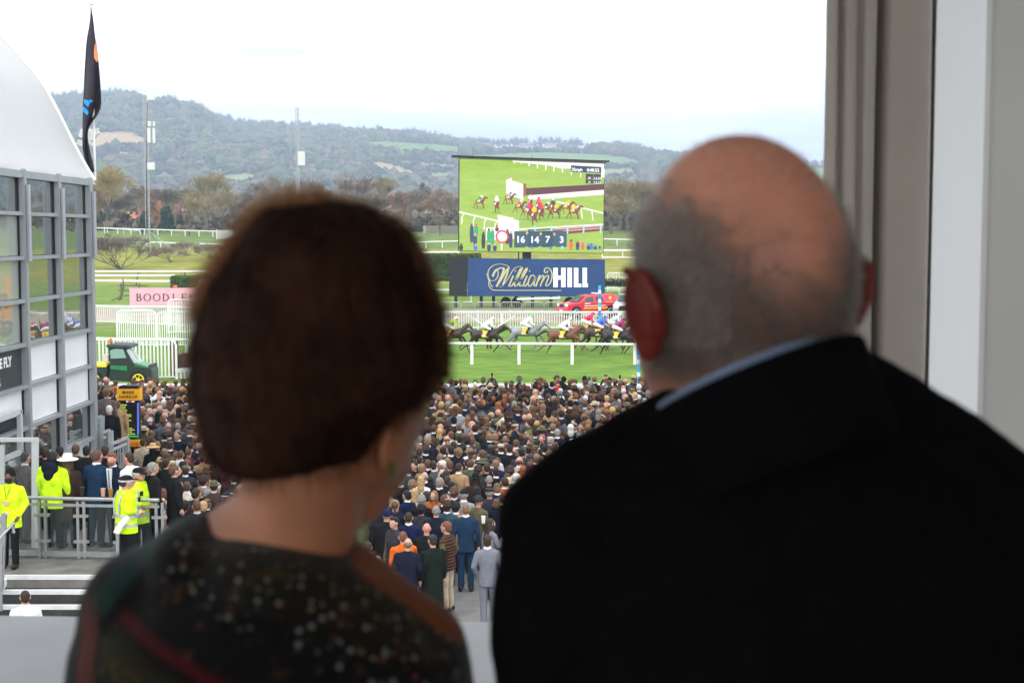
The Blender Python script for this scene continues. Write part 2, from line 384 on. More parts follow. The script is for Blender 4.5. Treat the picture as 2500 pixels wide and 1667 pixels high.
# ------------------------------------------------------------------ bare trees
def tree_mesh(seed, h=12, spread=.55, levels=6, willow=False, thick=.028, bush=False):
    rr = random.Random(seed); tv, tf = [], []; cv, cf = [], []
    def prismseg(V, Fc, p, q, r1, r2, n=3):
        z = (q - p).normalized(); u = Vector((0, 1, 0)) if abs(z.y) < .9 else Vector((1, 0, 0)); x = z.cross(u).normalized(); y = z.cross(x); b = len(V)
        for c, r in ((p, r1), (q, r2)):
            for k in range(n): a = 2 * math.pi * k / n; V.append(tuple(c + x * r * math.cos(a) + y * r * math.sin(a)))
        for k in range(n): Fc.append((b + k, b + (k + 1) % n, b + n + (k + 1) % n, b + n + k))
    def grow(p, d, ln, r, lv):
        q = p
        steps = 2
        for s in range(steps):
            dd = (d + Vector((rr.uniform(-.16, .16), rr.uniform(-.16, .16), rr.uniform(-.03, .12)))).normalized(); e = q + dd * ln / steps
            V, Fc = (tv, tf) if lv <= 1 else (cv, cf); prismseg(V, Fc, q, e, r, r * .82, 5 if lv == 0 else 3); r *= .82; q = e; d = dd
        if lv >= levels: return
        n = 3 if lv < levels - 1 else 4
        if lv == 0: n = 5
        for k in range(n):
            a = rr.uniform(0, 2 * math.pi); t = rr.uniform(.3, .95) * spread * (1.25 if lv == 0 else 1.1); side = Vector((math.cos(a), math.sin(a), 0))
            nd_ = (d * math.cos(t) + side * math.sin(t) + Vector((0, 0, .12 if not willow or lv < 4 else -.25))).normalized()
            grow(q - d * ln * rr.uniform(0, .3), nd_, ln * rr.uniform(.66, .86), max(r * .62, thick), lv + 1)
    if bush:
        for k in range(9):
            a = rr.uniform(0, 6.28); t = rr.uniform(.2, 1.15); grow(Vector((0, 0, 0)), Vector((math.cos(a) * math.sin(t), math.sin(a) * math.sin(t), math.cos(t))), h * .3, h * .015, 1)
    else: grow(Vector((0, 0, -.1)), Vector((0, 0, 1)), h * .27, h * .024, 0)
    def mk(V, Fc, nm): me = bpy.data.meshes.new(nm); me.from_pydata(V, [], Fc); me.update(); return me
    return mk(tv, tf, 'trunk'), mk(cv, cf, 'crown')
BARK = mat('tree_bark', (.13, .11, .09), .95, .3, 3)
TW = {'grey': mat('grey_brown_twigs', (.24, .19, .14), .95, .25, .5), 'olive': mat('olive_twigs', (.27, .22, .12), .95, .25, .5), 'yellow': mat('yellow_willow_twigs', (.36, .27, .08), .9, .25, .5),
      'russet': mat('russet_beech_leaves', (.25, .155, .10), .9, .3, .5), 'dark': mat('dark_twigs', (.14, .125, .095), .95, .25, .5)}
TM = [tree_mesh(11), tree_mesh(12, spread=.7), tree_mesh(13, spread=.5), tree_mesh(14, spread=.8), tree_mesh(15, spread=.6, willow=True), tree_mesh(16, h=12, spread=.62)]
def crown_top(m): return max(v.co.z for v in m.vertices)
TT = [crown_top(m[1]) for m in TM]
def bare_tree(u, vtop, Y, kind, var, label, wd=1.0, group='bare trees behind the racecourse', name='bare_tree', rz=None):
    b = (u - 1250) / F * Y; z = gz(Y); top = at(u, vtop, Y).z; h = max(3, top - z); s = h / TT[var]
    e = empty(name, label, 'tree', (b, Y, z), rnd.uniform(0, 6.28) if rz is None else rz, group)
    for nm, me, m in (('trunk', TM[var][0], BARK), ('crown', TM[var][1], TW[kind])): obj(nm, me, m, e)
    e.scale = (s * wd, s * wd, s); return e
hero = [(262, 398, 330, 'yellow', 4, 'yellow-green willow tree beside the white tent roof', 1.1), (228, 425, 345, 'yellow', 4, 'smaller yellow willow half hidden by the tent roof corner', 1.1),
        (505, 412, 300, 'olive', 1, 'tall spreading bare tree between the two lattice masts', 1.25), (465, 470, 290, 'olive', 3, 'low forked bare tree left of the tall spreading one', 1.2),
        (690, 428, 360, 'olive', 0, 'bare tree just left of the thin mast', 1.1), (655, 440, 365, 'grey', 2, 'grey bare tree above the woman\'s hair', 1.2), (775, 430, 370, 'grey', 1, 'bare tree just right of the thin mast', 1.1),
        (865, 415, 350, 'grey', 5, 'tallest bare tree above the right of the woman\'s hair', 1.2), (915, 428, 365, 'olive', 2, 'bare tree beside the tallest one above the hair', 1.1),
        (985, 510, 280, 'grey', 3, 'small round bare tree left of the big screen', 1.2), (1075, 520, 290, 'grey', 1, 'grey bare tree against the left edge of the big screen', 1.2),
        (1040, 490, 330, 'russet', 2, 'russet-leaved tree left of the big screen', 1.3), (1105, 480, 340, 'russet', 0, 'russet-leaved tree touching the left edge of the screen', 1.2),
        (1530, 430, 300, 'olive', 1, 'dark bare tree between the big screen and the bald man', 1.5), (1492, 470, 295, 'olive', 3, 'lower dark bare tree at the right edge of the screen', 1.3), (1600, 430, 305, 'olive', 5, 'dark bare tree mostly behind the bald man\'s head', 1.4)]
hero += [(1512, 440, 315, 'olive', 0, 'broad olive bare tree immediately right of the big screen', 2.0), (1555, 445, 310, 'olive', 2, 'broad olive bare tree beside the bald man\'s head', 2.0), (1480, 450, 330, 'olive', 1, 'bare tree half behind the right edge of the big screen', 1.8)]
for a in hero: bare_tree(*a[:6], wd=a[6])
for Y, vlo, vhi, du in ((335, 455, 500, 42), (385, 440, 485, 40), (440, 450, 485, 40)):
    u = 150
    while u < 1760:
        if not (1110 < u < 1490 and Y < 400):
            kd = rnd.choice(['grey', 'grey', 'olive', 'dark', 'grey', 'russet' if 900 < u < 1130 or Y == 335 and rnd.random() < .2 else 'grey'])
            zn = 'left of the big mast' if u < 350 else 'between the two masts' if u < 720 else 'right of the thin mast' if u < 1110 else 'behind the big screen' if u < 1490 else 'right of the screen'
            dsc = {'grey': 'grey-brown bare tree in the row behind the racecourse', 'olive': 'olive-brown bare tree in the row behind the racecourse', 'dark': 'dark bare tree in the row behind the racecourse', 'russet': 'reddish-brown tree in the row behind the racecourse'}[kd]
            bare_tree(u, rnd.uniform(vlo, vhi), Y + rnd.uniform(-14, 14), kd, rnd.randrange(6), dsc.replace('in the row behind the racecourse', {335: 'in the front row', 385: 'in the middle row', 440: 'in the back row'}[Y] + ' of the tree belt, ' + zn), 1.15)
        u += du * rnd.uniform(.75, 1.3)
for u in (-700, -450, -200, 0, 100): bare_tree(u, rnd.uniform(440, 480), 340, 'grey', rnd.randrange(6), 'grey-brown bare tree hidden behind the white tented pavilion')
for u in (1850, 2000, 2150, 2350, 2600): bare_tree(u, rnd.uniform(440, 480), 340, 'grey', rnd.randrange(6), 'grey-brown bare tree hidden behind the bald man and curtain')
# undergrowth filling the foot of the tree line
pl = []
for _ in range(7500):
    u = rs.uniform(-600, 2900) if rs.rand() < .3 else rs.uniform(180, 1700); Y = rs.uniform(322, 470); s = rs.uniform(.45, 1.15); pl.append(((u - 1250) / F * Y, Y, gz(Y) + 4.2 * rs.rand() ** 1.4, s))
clumps(pl, 'undergrowth', [(.15, .12, .085), (.11, .095, .065), (.05, .06, .035), (.17, .13, .08), (.10, .09, .065)], spiky=.4)
# conifers
def conifer(u, vtop, Y, label):
    b = Vector(((u - 1250) / F * Y, Y, gz(Y))); h = at(u, vtop, Y).z - b.z; rr = random.Random(int(u)); m = MB(); m.ell((0, 0, h * .12), (.3, .3, h * .12), n=6, m=4)
    c = MB()
    for _ in range(420):
        t = rr.random() ** .8; z = h * (.1 + .9 * t); r = h * .24 * (1 - t) ** .8 + .2; a = rr.uniform(0, 6.28); p = Vector((math.cos(a) * r, math.sin(a) * r, z)); q = p * 1; s = rr.uniform(.35, .8)
        c.poly([p + Vector((rr.uniform(-s, s), rr.uniform(-s, s), rr.uniform(-s, s))) for _ in range(3)])
    c.loft([(0, 0, h * .08, h * .20, h * .20), (0, 0, h * .5, h * .12, h * .12), (0, 0, h * .97, .1, .1)], 9)
    e = empty('conifer_tree', label, 'tree', b); obj('trunk', m, BARK, e); obj('crown', c.mesh('crown', fix=False), CONM, e)
CONM = mat('dark_conifer_needles', (.022, .05, .035), .9, .4, 1.5)
conifer(1046, 456, 560, 'dark blue-green conifer above the russet trees, left of the screen')
conifer(1032, 448, 600, 'narrow dark conifer just left of the broader one'); conifer(1068, 470, 540, 'short dark conifer right of the broad one, left of the screen'); conifer(1300, 380, 1500, 'lone conifer on the far ridge slope')
conifer(358, 520, 296, 'dark ivy-green evergreen at the foot of the big lattice mast')
conifer(410, 508, 300, 'low dark evergreen right of the big lattice mast')

# ------------------------------------------------------------------ houses beyond the trees
ROOFM = mat('red_roof_tiles', (.30, .13, .085), .9, .25, .8); BRK = mat('orange_brick', (.40, .17, .09), .9, .2, 3); RND = mat('pale_render', (.62, .58, .52), .9, .1, 2); WNDM = GLASS_DK
def house(u, vtop, Y, wd, label, wall=BRK, roof=ROOFM, yaw=.2, gable=False):
    z = gz(Y); h = at(u, vtop, Y).z - z; hw = h * .62; e = empty('house', label, 'house', ((u - 1250) / F * Y, Y, z), yaw, 'houses beyond the racecourse')
    d = 8.0; m = MB(); m.box((0, 0, hw / 2), (wd, d, hw))
    if gable: m.prism([(-wd / 2, hw), (wd / 2, hw), (0, h - .15)], 'y', -d / 2, d / 2)
    else: m.prism([(-d / 2, hw), (d / 2, hw), (0, h - .15)], 'x', -wd / 2, wd / 2)
    obj('wall', m, wall, e); r = MB(); t = .3
    if gable:
        for s in (-1, 1): r.prism([(s * (wd / 2 + t), hw - .15), (0, h), (0, h + .25), (s * (wd / 2 + t), hw + .1)], 'y', -d / 2 - t, d / 2 + t)
    else:
        for s in (-1, 1): r.prism([(s * (d / 2 + t), hw - .15), (0, h), (0, h + .25), (s * (d / 2 + t), hw + .1)], 'x', -wd / 2 - t, wd / 2 + t)
    ro = obj('roof', r, roof, e); ch = MB().box((wd * .3, 0, h + .5), (.9, .9, 1.6)); obj('chimney', ch, BRK, ro)
    n = max(1, int(wd / 3.2))
    for k in range(n):
        for zz in ((hw * .3, hw * .72) if hw > 4 else (hw * .5,)):
            x = -wd / 2 + wd * (k + .5) / n; wn = MB().box((x, -d / 2 - .02, zz), (1.2, .08, 1.1)); f = obj('window', wn, WHITE, e)
            obj('pane', MB().box((x, -d / 2 - .08, zz), (1.0, .05, .9)), WNDM, f)
house(376, 503, 333, 5, 'orange brick gable end behind the big lattice mast', gable=True, roof=mat('orange_tiles', (.42, .17, .08), .9, .2, 1))
house(332, 520, 345, 3.5, 'small orange-roofed house left of the big lattice mast', roof=mat('orange_tiles_old', (.45, .2, .11), .9, .2, 1))
house(1000, 478, 480, 30, 'long red-roofed terrace left of the big screen'); house(1085, 486, 470, 18, 'red-roofed house close to the left edge of the screen')
house(905, 488, 500, 20, 'red-roofed house above the right side of the woman\'s hair', yaw=-.2); house(970, 500, 420, 12, 'brick house with pale gable between bare trees', wall=BRK, gable=True)
house(1062, 508, 400, 12, 'brick house with a white gable peak left of the screen', wall=RND, gable=True, yaw=-.3); house(1497, 452, 430, 13, 'red-gabled house peeking out at the right edge of the screen', gable=True)
house(600, 492, 470, 26, 'red-roofed terrace above the left side of the woman\'s hair', yaw=.1); house(652, 505, 420, 12, 'orange brick house above the woman\'s hair', gable=True); house(700, 490, 500, 20, 'red-roofed house just left of the thin mast foot')
house(495, 488, 480, 9, 'white-gabled house behind the tall spreading tree', wall=RND, gable=True); house(455, 500, 470, 16, 'low dark-roofed house behind the forked tree')
house(845, 505, 430, 14, 'brown-roofed house above the crown of the woman\'s head', yaw=.3); house(1150, 480, 500, 20, 'red-roofed house hidden behind the big screen')
# white farm buildings on the hill
for k, (u, v) in enumerate(((1160, 364), (1185, 366), (1285, 366), (1345, 362))):
    for Y in np.linspace(1250, RD, 160):
        p = at(u, v, Y)
        if p.z <= hill_z(u, Y): break
    m = MB(); m.box((p.x, Y, p.z + 3), (20, 10, 7)); q = MB(); q.prism([(-6, 6), (6, 6), (0, 10)], 'x', -11, 11); q.xf(Matrix.Translation((p.x, Y, p.z + .5)))
    e = empty('farmhouse', ['pale farm building leftmost on the green hillside above the screen', 'second pale farm building on the hillside above the screen', 'long pale farm building on the hillside above the middle of the screen', 'pale farm building rightmost on the hillside above the screen'][k], 'farmhouse', (0, 0, 0))
    obj('wall', m, RND, e); obj('roof', q, mat('slate_roof', (.25, .2, .17), .9, .2, 1), e)
# ------------------------------------------------------------------ rails, fences, gates of the racecourse
def gpt(u, Y, dz=0): return Vector(((u - 1250) / F * Y, Y, gz(Y) + dz))
RAILM = WHITE
PALM = bpy.data.meshes.new('x')
def rail(u0, Y0, u1, Y1, label, ht=1.2, step=3.0, thick=.11, post=.09, pm=None, group=None, cat='rail', name='running_rail', lean=0, mid=False, posts=True):
    a, b = gpt(u0, Y0), gpt(u1, Y1); e = empty(name, label, cat, a, 0, group); d = b - a; n = max(1, int(d.length / step))
    m = MB(); pts = [gpt(u0 + (u1 - u0) * t, Y0 + (Y1 - Y0) * t, ht - thick / 2) - a for t in np.linspace(0, 1, max(2, n // 3 + 1))]
    pts = [d * t + Vector((0, 0, gz(a.y + d.y * t) - a.z - d.z * t + ht - thick / 2)) for t in np.linspace(0, 1, max(2, n // 3 + 1))]
    m.tube(pts, thick / 2 * 1.15, 8)
    if mid: m.tube([p - Vector((0, 0, ht * .45)) for p in pts], thick * .3, 6)
    obj('top_rail', m.mesh('top_rail', smooth=False), RAILM, e)
    if not posts: return e
    pmsh = MB(); pmsh.bar((0, 0, -.1), (lean * .35, 0, ht - thick), post, post); pme = pmsh.mesh('post')
    for k in range(n + 1):
        p = d * (k / n); p.z = gz(a.y + p.y) - a.z; obj('post', pme, pm or RAILM, e, loc=p, rot=(0, 0, math.atan2(d.y, d.x)))
    return e
def palings(u0, Y0, u1, Y1, label, ht=1.35, pitch=.17, w=.055, group=None, post_every=2.4, zb=.12, cat='fence', name='paling_fence', maxn=300):
    a, b = gpt(u0, Y0), gpt(u1, Y1); e = empty(name, label, cat, a, 0, group); d = b - a; Ln = d.length; rz = math.atan2(d.y, d.x); nrm = Vector((-d.y, d.x, 0)).normalized()
    for zz, nm in ((ht - .08, 'upper_rail'), (zb + .08, 'lower_rail')):
        obj(nm, MB().bar(Vector((0, 0, zz)), d + Vector((0, 0, zz)), .05, .09), WHITE, e)
    pb = MB().bar((0, 0, zb), (0, 0, ht), w, .025).mesh('paling'); n = int(Ln / pitch); off = nrm * -.045
    for k in range(min(n, maxn)):
        p = d * ((k + .5) / n) + off; obj('paling', pb, WHITE, e, loc=p, rot=(0, 0, rz))
    pp = MB().bar((0, 0, 0), (0, 0, ht + .08), .11, .11).mesh('post'); k = int(Ln / post_every)
    for q in range(k + 1): obj('post', pp, WHITE, e, loc=d * (q / k) + nrm * .06, rot=(0, 0, rz))
    return e
# near rail between lawn and track, running rail before the horses
rail(150, 58.9, 1640, 58.9, 'white rail along the far edge of the packed crowd', ht=1.28, step=2.6, thick=.2)
e = empty('running_rail', 'white running rail in front of the galloping horses', 'rail', (0, 0, 0))
ya = 81.6
tp = at(1030, 840, ya); tz = tp.z
pts = [at(1572, 841, ya), at(1300, 839, ya), at(1030, 838, ya), at(700, 832, 84), at(225, 826, 86.5)]
obj('top_rail', MB().tube(pts, .075, 8), WHITE, e)
for u, v, Yp in ((1152, 892, ya), (1267, 891, ya), (1397, 891, ya), (1550, 890, ya), (1052, 892, ya), (938, 890, 82.2), (800, 888, 83), (640, 886, 84.2), (455, 884, 85.3), (300, 882, 86)):
    p = at(u, 842, Yp); obj('post', MB().bar((p.x, Yp, -.05), (p.x, Yp, p.z), .17, .12), WHITE, e)
# far side of the track: palings with white timber diagonals
palings(1010, 111.3, 1560, 111.3, 'white paling fence behind the galloping horses', ht=1.42, pitch=.19)
palings(226, 117, 500, 113, 'white paling fence at the far side of the track, below the pink board', ht=1.42, pitch=.2)
palings(500, 113, 1010, 111.3, 'white paling fence hidden behind the woman\'s head', ht=1.42, pitch=.26, maxn=200)
palings(1560, 111.3, 1900, 111.3, 'white paling fence hidden behind the bald man\'s head', ht=1.42, pitch=.26, maxn=200)
rail(1000, 110.4, 1900, 110.4, 'white running rail on the far side of the track, before the palings', ht=1.5, step=6.2, thick=.13)
rail(226, 115.5, 1000, 110.4, 'white double rail on the far side, below the pink board', ht=1.62, step=5.5, thick=.17)
e = empty('brace', 'pair of white diagonal props against the palings behind the second horse', 'prop', (0, 0, 0))
for (u, v), (u2, v2) in (((1140, 768), (1185, 795)), ((1258, 770), (1215, 797))): obj('bar', MB().bar(at(u, v, 110.9), at(u2, v2, 110.9), .09), WHITE, e)
# tall hurdle gates on the left, round-cornered
def gate(u0, u1, Y, ht, n, label, bar=.055, group='tall white hurdle gates on the left'):
    a, b = gpt(u0, Y), gpt(u1, Y); w_ = b.x - a.x; e = empty('hurdle_gate', label, 'gate', a, 0, group); r = .28
    fr = [(0, 0, .1), (0, 0, ht - r), (r * .3, 0, ht - r * .3), (r, 0, ht), (w_ - r, 0, ht), (w_ - r * .3, 0, ht - r * .3), (w_, 0, ht - r), (w_, 0, .1)]
    obj('frame', MB().tube(fr, .06, 7), WHITE, e); obj('lower_rail', MB().bar((0, 0, .22), (w_, 0, .22), .06), WHITE, e)
    obj('middle_rail', MB().bar((0, .03, ht * .5), (w_, .03, ht * .5), .04), WHITE, e) if n > 30 else None
    pb = MB().bar((0, 0, .2), (0, 0, ht - .04), bar, bar).mesh('bar')
    for k in range(n): obj('bar', pb, WHITE, e, loc=(w_ * (k + 1) / (n + 1), 0, 0))
    return e
gate(150, 427, 72.3, 2.12, 30, 'wide white gate with rounded corner behind the green utility vehicle', bar=.075)
gate(284, 379, 93.5, 2.45, 17, 'tall white hurdle gate, left one of the pair below the pink board'); gate(383, 500, 93.5, 2.35, 20, 'tall white hurdle gate, right one of the pair below the pink board')
gate(410, 560, 106, 2.6, 22, 'tall white gate overlapping the right end of the pink board')
gate(487, 540, 150, 2.2, 10, 'small white gate panel above the hedge end, left of the woman\'s head')
# right-hand pieces
gate(1483, 1527, 170, 2.3, 11, 'white hurdle panel right of the blue banner', group='white hurdle panels right of the blue banner'); gate(1529, 1600, 170, 2.3, 16, 'white hurdle panel beside the bald man\'s ear', group='white hurdle panels right of the blue banner')
rail(1440, 152, 1800, 152, 'white rail passing behind the red pickup roof', ht=1.25, thick=.14)
rail(1060, 148, 1150, 146, 'white rail left of the dark trailer end', ht=1.3, thick=.16, step=2.4)
# far rails
for a in ((226, 296, 590, 285, 'farthest white running rail, left of the woman\'s hair, below the bare trees', 1.25, 3.1), (226, 300, 345, 292, 'second far rail behind the small bare bush', 1.0, 4),
          (360, 262, 640, 256, 'white running rail below the farthest one, right of the big mast', 1.3, 2.8), (226, 262, 360, 262, 'white running rail seen through the small bare bush', 1.3, 2.8),
          (1000, 262, 1120, 264, 'white running rail left of the big screen', 1.3, 2.5), (1470, 268, 1800, 262, 'white running rail right of the big screen', 1.3, 2.7), (1120, 264, 1470, 268, 'white running rail passing behind the big screen', 1.3, 3)):
    rail(*a[:4], a[4], ht=a[5], step=a[6], thick=.2, post=.14)
def multi(u0, Y0, u1, label, n=3):
    e = rail(u0, Y0, u1, Y0, label, ht=1.5, thick=.32, step=3.2, post=.13); 
    return e
multi(985, 243, 1122, 'thick white barrier rail left of the screen foot'); multi(1470, 246, 1620, 'thick white barrier rail right of the screen foot')
rail(990, 236, 1122, 236, 'lower white barrier rail left of the screen foot', ht=1.0, thick=.3, step=4); rail(1470, 240, 1700, 240, 'lower white barrier rail right of the screen foot', ht=.9, thick=.2, step=4)
for k, (u1, Y, ht, lb) in enumerate(((560, 190, 2.0, 'upper of three curved white rails above the pink board'), (427, 176, 1.9, 'middle of three curved white rails above the pink board'), (427, 160, 1.85, 'lowest of three curved white rails above the pink board'))):
    rail(218, Y, u1, Y - (0 if k < 2 else 3), lb, ht=ht, thick=.26, step=5.5, post=.13, pm=DGREY, lean=(-1) ** k)
# pink board
PINK = mat('pink_board', (.74, .40, .44), .5, .04, 2); e = empty('advertising_board', 'long pink BOODLES board on short posts behind the rails', 'sign', (0, 0, 0))
Yb = 131; A, B = at(317, 749, Yb), at(540, 703, Yb)
obj('board', MB().box(((A.x + B.x) / 2, Yb, (A.z + B.z) / 2), (B.x - A.x, .08, B.z - A.z)), PINK, e)
LT = mat('grey_lettering', (.10, .07, .08), .6, .1)
def letter(ch, x, z, h, Y, w=None, T=.17, t=.07):
    """serif capital, thick upright strokes and thin rounds"""
    m = MB(); w = w or h * .62
    def seg(x0, z0, x1, z1, tt): m.bar((x + x0 * w, Y, z + z0 * h), (x + x1 * w, Y, z + z1 * h), tt * h, .02, up=(0, 1, 0))
    def arc(cx, cz, rx, rz, a0, a1, n=14):
        ps = [(cx + rx * math.cos(R(a)), cz + rz * math.sin(R(a)), a) for a in np.linspace(a0, a1, n)]
        for p, q in zip(ps, ps[1:]): a = R((p[2] + q[2]) / 2); seg(p[0], p[1], q[0], q[1], t + (T - t) * abs(math.cos(a)) ** 2)
    def serif(cx, cz): seg(cx - .17, cz, cx + .17, cz, .045)
    if ch == 'O': arc(.5, .5, .6, .5, 0, 360, 26)
    if ch == 'B': seg(.15, 0, .15, 1, T); serif(.12, 0); serif(.12, 1); arc(.3, .75, .45, .24, 90, -90); arc(.3, .26, .6, .26, 90, -90); seg(.15, .5, .35, .5, t); seg(.15, 1, .35, 1, t); seg(.15, 0, .35, 0, t)
    if ch == 'D': seg(.15, 0, .15, 1, T); serif(.12, 0); serif(.12, 1); arc(.25, .5, .8, .5, 90, -90, 18)
    if ch == 'L': seg(.2, 0, .2, 1, T); serif(.2, 1); seg(.1, .02, .9, .02, t); seg(.9, 0, .9, .25, t)
    if ch == 'E': seg(.2, 0, .2, 1, T); seg(.1, .02, .9, .02, t); seg(.1, .98, .85, .98, t); seg(.2, .5, .65, .5, t); seg(.9, 0, .9, .22, t); seg(.85, .8, .85, 1, t); seg(.65, .4, .65, .6, t)
    if ch == 'S': arc(.5, .74, .36, .25, 40, 250, 12); arc(.5, .26, .38, .26, -140, 90, 12); seg(.8, .72, .8, .95, t); seg(.1, .08, .1, .3, t)
    return m
for ch, u in zip('BOODLES', (333, 353, 376, 397.5, 421, 443, 462)):
    p = at(u, 734.5, Yb - .06); obj('lettering', letter(ch, p.x, p.z, at(u, 717.5, Yb).z - p.z, Yb - .06, w=.5), LT, e)
pb = MB().box((0, 0, 0), (.1, .1, 1)).mesh('post')
for u in (320, 366, 411, 456, 505): p = at(u, 749, Yb); obj('post', pb, DGREY, e, loc=(p.x, Yb + .12, p.z - .2))
# small things near the pink board
CONE = mat('orange_plastic', (.75, .16, .05), .5, .1)
# hedges built from leaves
def hedge(u0, u1, vtop, vbot, Y, depth, label, colr, n=5000):
    a, b = at(u0, vbot, Y), at(u1, vtop, Y); e = empty('hedge', label, 'hedge', (a.x, Y, a.z)); W_, Hh = b.x - a.x, b.z - a.z; rr = random.Random(int(u0))
    obj('core', MB().box((W_ / 2, depth / 2, Hh / 2 - .05), (W_ - .25, depth - .2, Hh - .25)), mat('dark_hedge_wood', (.03, .035, .015), .95), e)
    m = MB()
    for k in range(n):
        f = rr.random(); x = rr.uniform(0, W_)
        if f < .6: c = Vector((x, rr.gauss(0, .05), rr.uniform(0, Hh)))
        elif f < .85: c = Vector((x, rr.uniform(0, depth), Hh + rr.gauss(0, .06)))
        else: c = Vector((rr.choice((0, W_)), rr.uniform(0, depth), rr.uniform(0, Hh)))
        s = .11; m.poly([c + Vector((rr.uniform(-s, s), rr.uniform(-s, s), rr.uniform(-s, s))) for _ in range(4)])
    tag(obj('foliage', m.mesh('foliage', fix=False), mat(label[:14].replace(' ', '_'), colr, .8, .45, 3), e), kind='stuff')
hedge(1038, 1172, 622, 688, 160, 4, 'clipped green hedge behind the dark end of the trailer', (.075, .12, .02), 7000)
hedge(416, 560, 676, 703, 155, 3, 'low clipped hedge above the pink board', (.07, .13, .02), 4000)
hedge(1478, 1700, 683, 700, 165, 2, 'low dark hedge right of the blue banner', (.04, .07, .02), 2500)
# round bare bush
be = empty('bare_bush', 'round bare thorn bush between the tent and the big mast', 'bush', gpt(296, 225)); TB = tree_mesh(40, h=9, spread=.75, levels=6, bush=True, thick=.028)
s = (at(296, 566, 225).z - gz(225)) / crown_top(TB[1]); obj('stems', TB[0], BARK, be); obj('twigs', TB[1], mat('reddish_twigs', (.16, .115, .095), .95, .3, .5), be); be.scale = (s * 1.6, s * 1.2, s)
for u, Y, vt, lb in ((460, 250, 585, 'small bare reddish bush right of the big mast guy wires'), (420, 240, 596, 'low bare shrub at the foot of the guy wires'), (520, 245, 590, 'low bare shrub left of the woman\'s hair')):
    b2 = empty('bare_bush', lb, 'bush', gpt(u, Y)); s = (at(u, vt, Y).z - gz(Y)) / crown_top(TB[1]); obj('stems', TB[0], BARK, b2); obj('twigs', TB[1], TW['grey'], b2); b2.scale = (s * 1.5, s, s)
# forked trunk leaning by the left rail
m = MB(); m.tube([at(283, 748, 150), at(296, 722, 150), at(302, 700, 150), at(300, 680, 150)], [.14, .12, .1, .06], 6); m.tube([at(278, 747, 150), at(268, 735, 150), at(290, 726, 150)], [.1, .08, .07], 6)
tag(obj('bare_branch', m, BARK), 'pale forked dead branch standing left of the pink board', 'branch')
# timber ranch fence
e = empty('ranch_fence', 'brown timber three-bar fence between dead branch and pink board', 'fence', (0, 0, 0))
for v in (697, 709, 722): obj('bar', MB().bar(at(290, v, 152), at(360, v + 1, 152), .12), BARK, e)
for u in (296, 340): obj('post', MB().bar(at(u, 745, 152), at(u, 692, 152), .15), BARK, e)
# wooden panel fence far left of screen
e = empty('board_fence', 'pale timber board fence left of the big screen below the houses', 'fence', (0, 0, 0)); pm_ = mat('weathered_boards', (.34, .31, .26), .9, .2, 3)
pbm = MB().box((0, 0, .8), (1.0, .06, 1.6)).mesh('board')
for k in range(14): p = gpt(1040 + k * 6.3, 296); obj('board', pbm, pm_, e, loc=p)
e = empty('board_fence', 'dark paling fence under the farthest trees left of the screen', 'fence', (0, 0, 0))
pbm = MB().box((0, 0, .5), (1.3, .06, 1.0)).mesh('board')
for k in range(30): obj('board', pbm, DGREY, e, loc=gpt(905 + k * 7.4, 300 - .2))
e = empty('horse_jump', 'white-winged panel beside the farthest rail left of the woman', 'jump', (0, 0, 0)); A, B = at(530, 583, 280), at(582, 562, 280)
obj('panel', MB().box(((A.x + B.x) / 2, 280, (A.z + B.z) / 2), (B.x - A.x, .15, B.z - A.z)), mat('faded_white', (.5, .5, .48), .8), e); [obj('post', MB().bar(gpt(u, 280.3), gpt(u, 280.3, 2), .2), WHITE, e) for u in (531, 556, 581)]

# brush fence (steeplechase jump) behind the gate
e = empty('steeplechase_fence', 'dark brown brush jump with white take-off boards left of the woman\'s hair', 'jump', (0, 0, 0)); Y = 74
A = at(432, 905, Y); m = MB(); rr = random.Random(5)
x0, x1 = A.x, at(560, 905, Y).x
obj('brush', MB().prism([(x0, at(0, 858, Y).z * 0 + at(432, 915, Y).z), (x1, .25), (x1, at(500, 850, Y).z), (x0, at(432, 866, Y).z)], 'y', Y, Y + 1.1), mat('birch_brush', (.085, .05, .04), .95, .4, 14, bump=.8), e)
obj('wing', MB().box((at(426, 880, Y).x, Y, at(426, 880, Y).z), (.32, .5, at(426, 832, Y).z - at(426, 925, Y).z)), mat('brown_wing_post', (.12, .055, .045), .8, .2), e)
zt, zb = at(440, 905, Y - .6).z, at(440, 933, Y - .6).z
for k in range(9): u = 432 + k * 9.5; obj('board', MB().box((at(u, 900, Y - .6).x, Y - .6, (max(zb, 0.05) + zt) / 2 + .0), (.13, .08, zt - max(zb, .05))), WHITE, e)
obj('board_cap', MB().bar(at(428, 905, Y - .6), at(530, 897, Y - .6), .12, .22), WHITE, e)
# striped furlong poles
BLU = mat('sky_blue_paint', (.03, .42, .68), .45, .05); BLU2 = mat('mid_blue_paint', (.05, .20, .55), .5, .1)
def pole(u, vt, vb, Y, w_, label, pat):
    e = empty('striped_pole', label, 'pole', (0, 0, 0)); tot = sum(p[1] for p in pat); v = vt
    for c, ln in pat: v2 = v + (vb - vt) * ln / tot; obj('band', MB().bar(at(u, v2, Y), at(u, v, Y), w_, w_), c, e); v = v2
pole(1559, 835, 955, 60, .13, 'blue and white banded pole rising from the crowd at the near rail', [(BLU2, 30), (BLU, 12), (WHITE, 10), (BLU, 20), (WHITE, 10), (BLU, 22), (WHITE, 14)])
pole(1464, 697, 782, 108, .2, 'tall blue and white pole in front of the red pickup', [(BLU, 10), (WHITE, 8), (BLU2, 12), (WHITE, 7), (BLU, 10), (WHITE, 8), (BLU2, 12), (BLU, 10)])

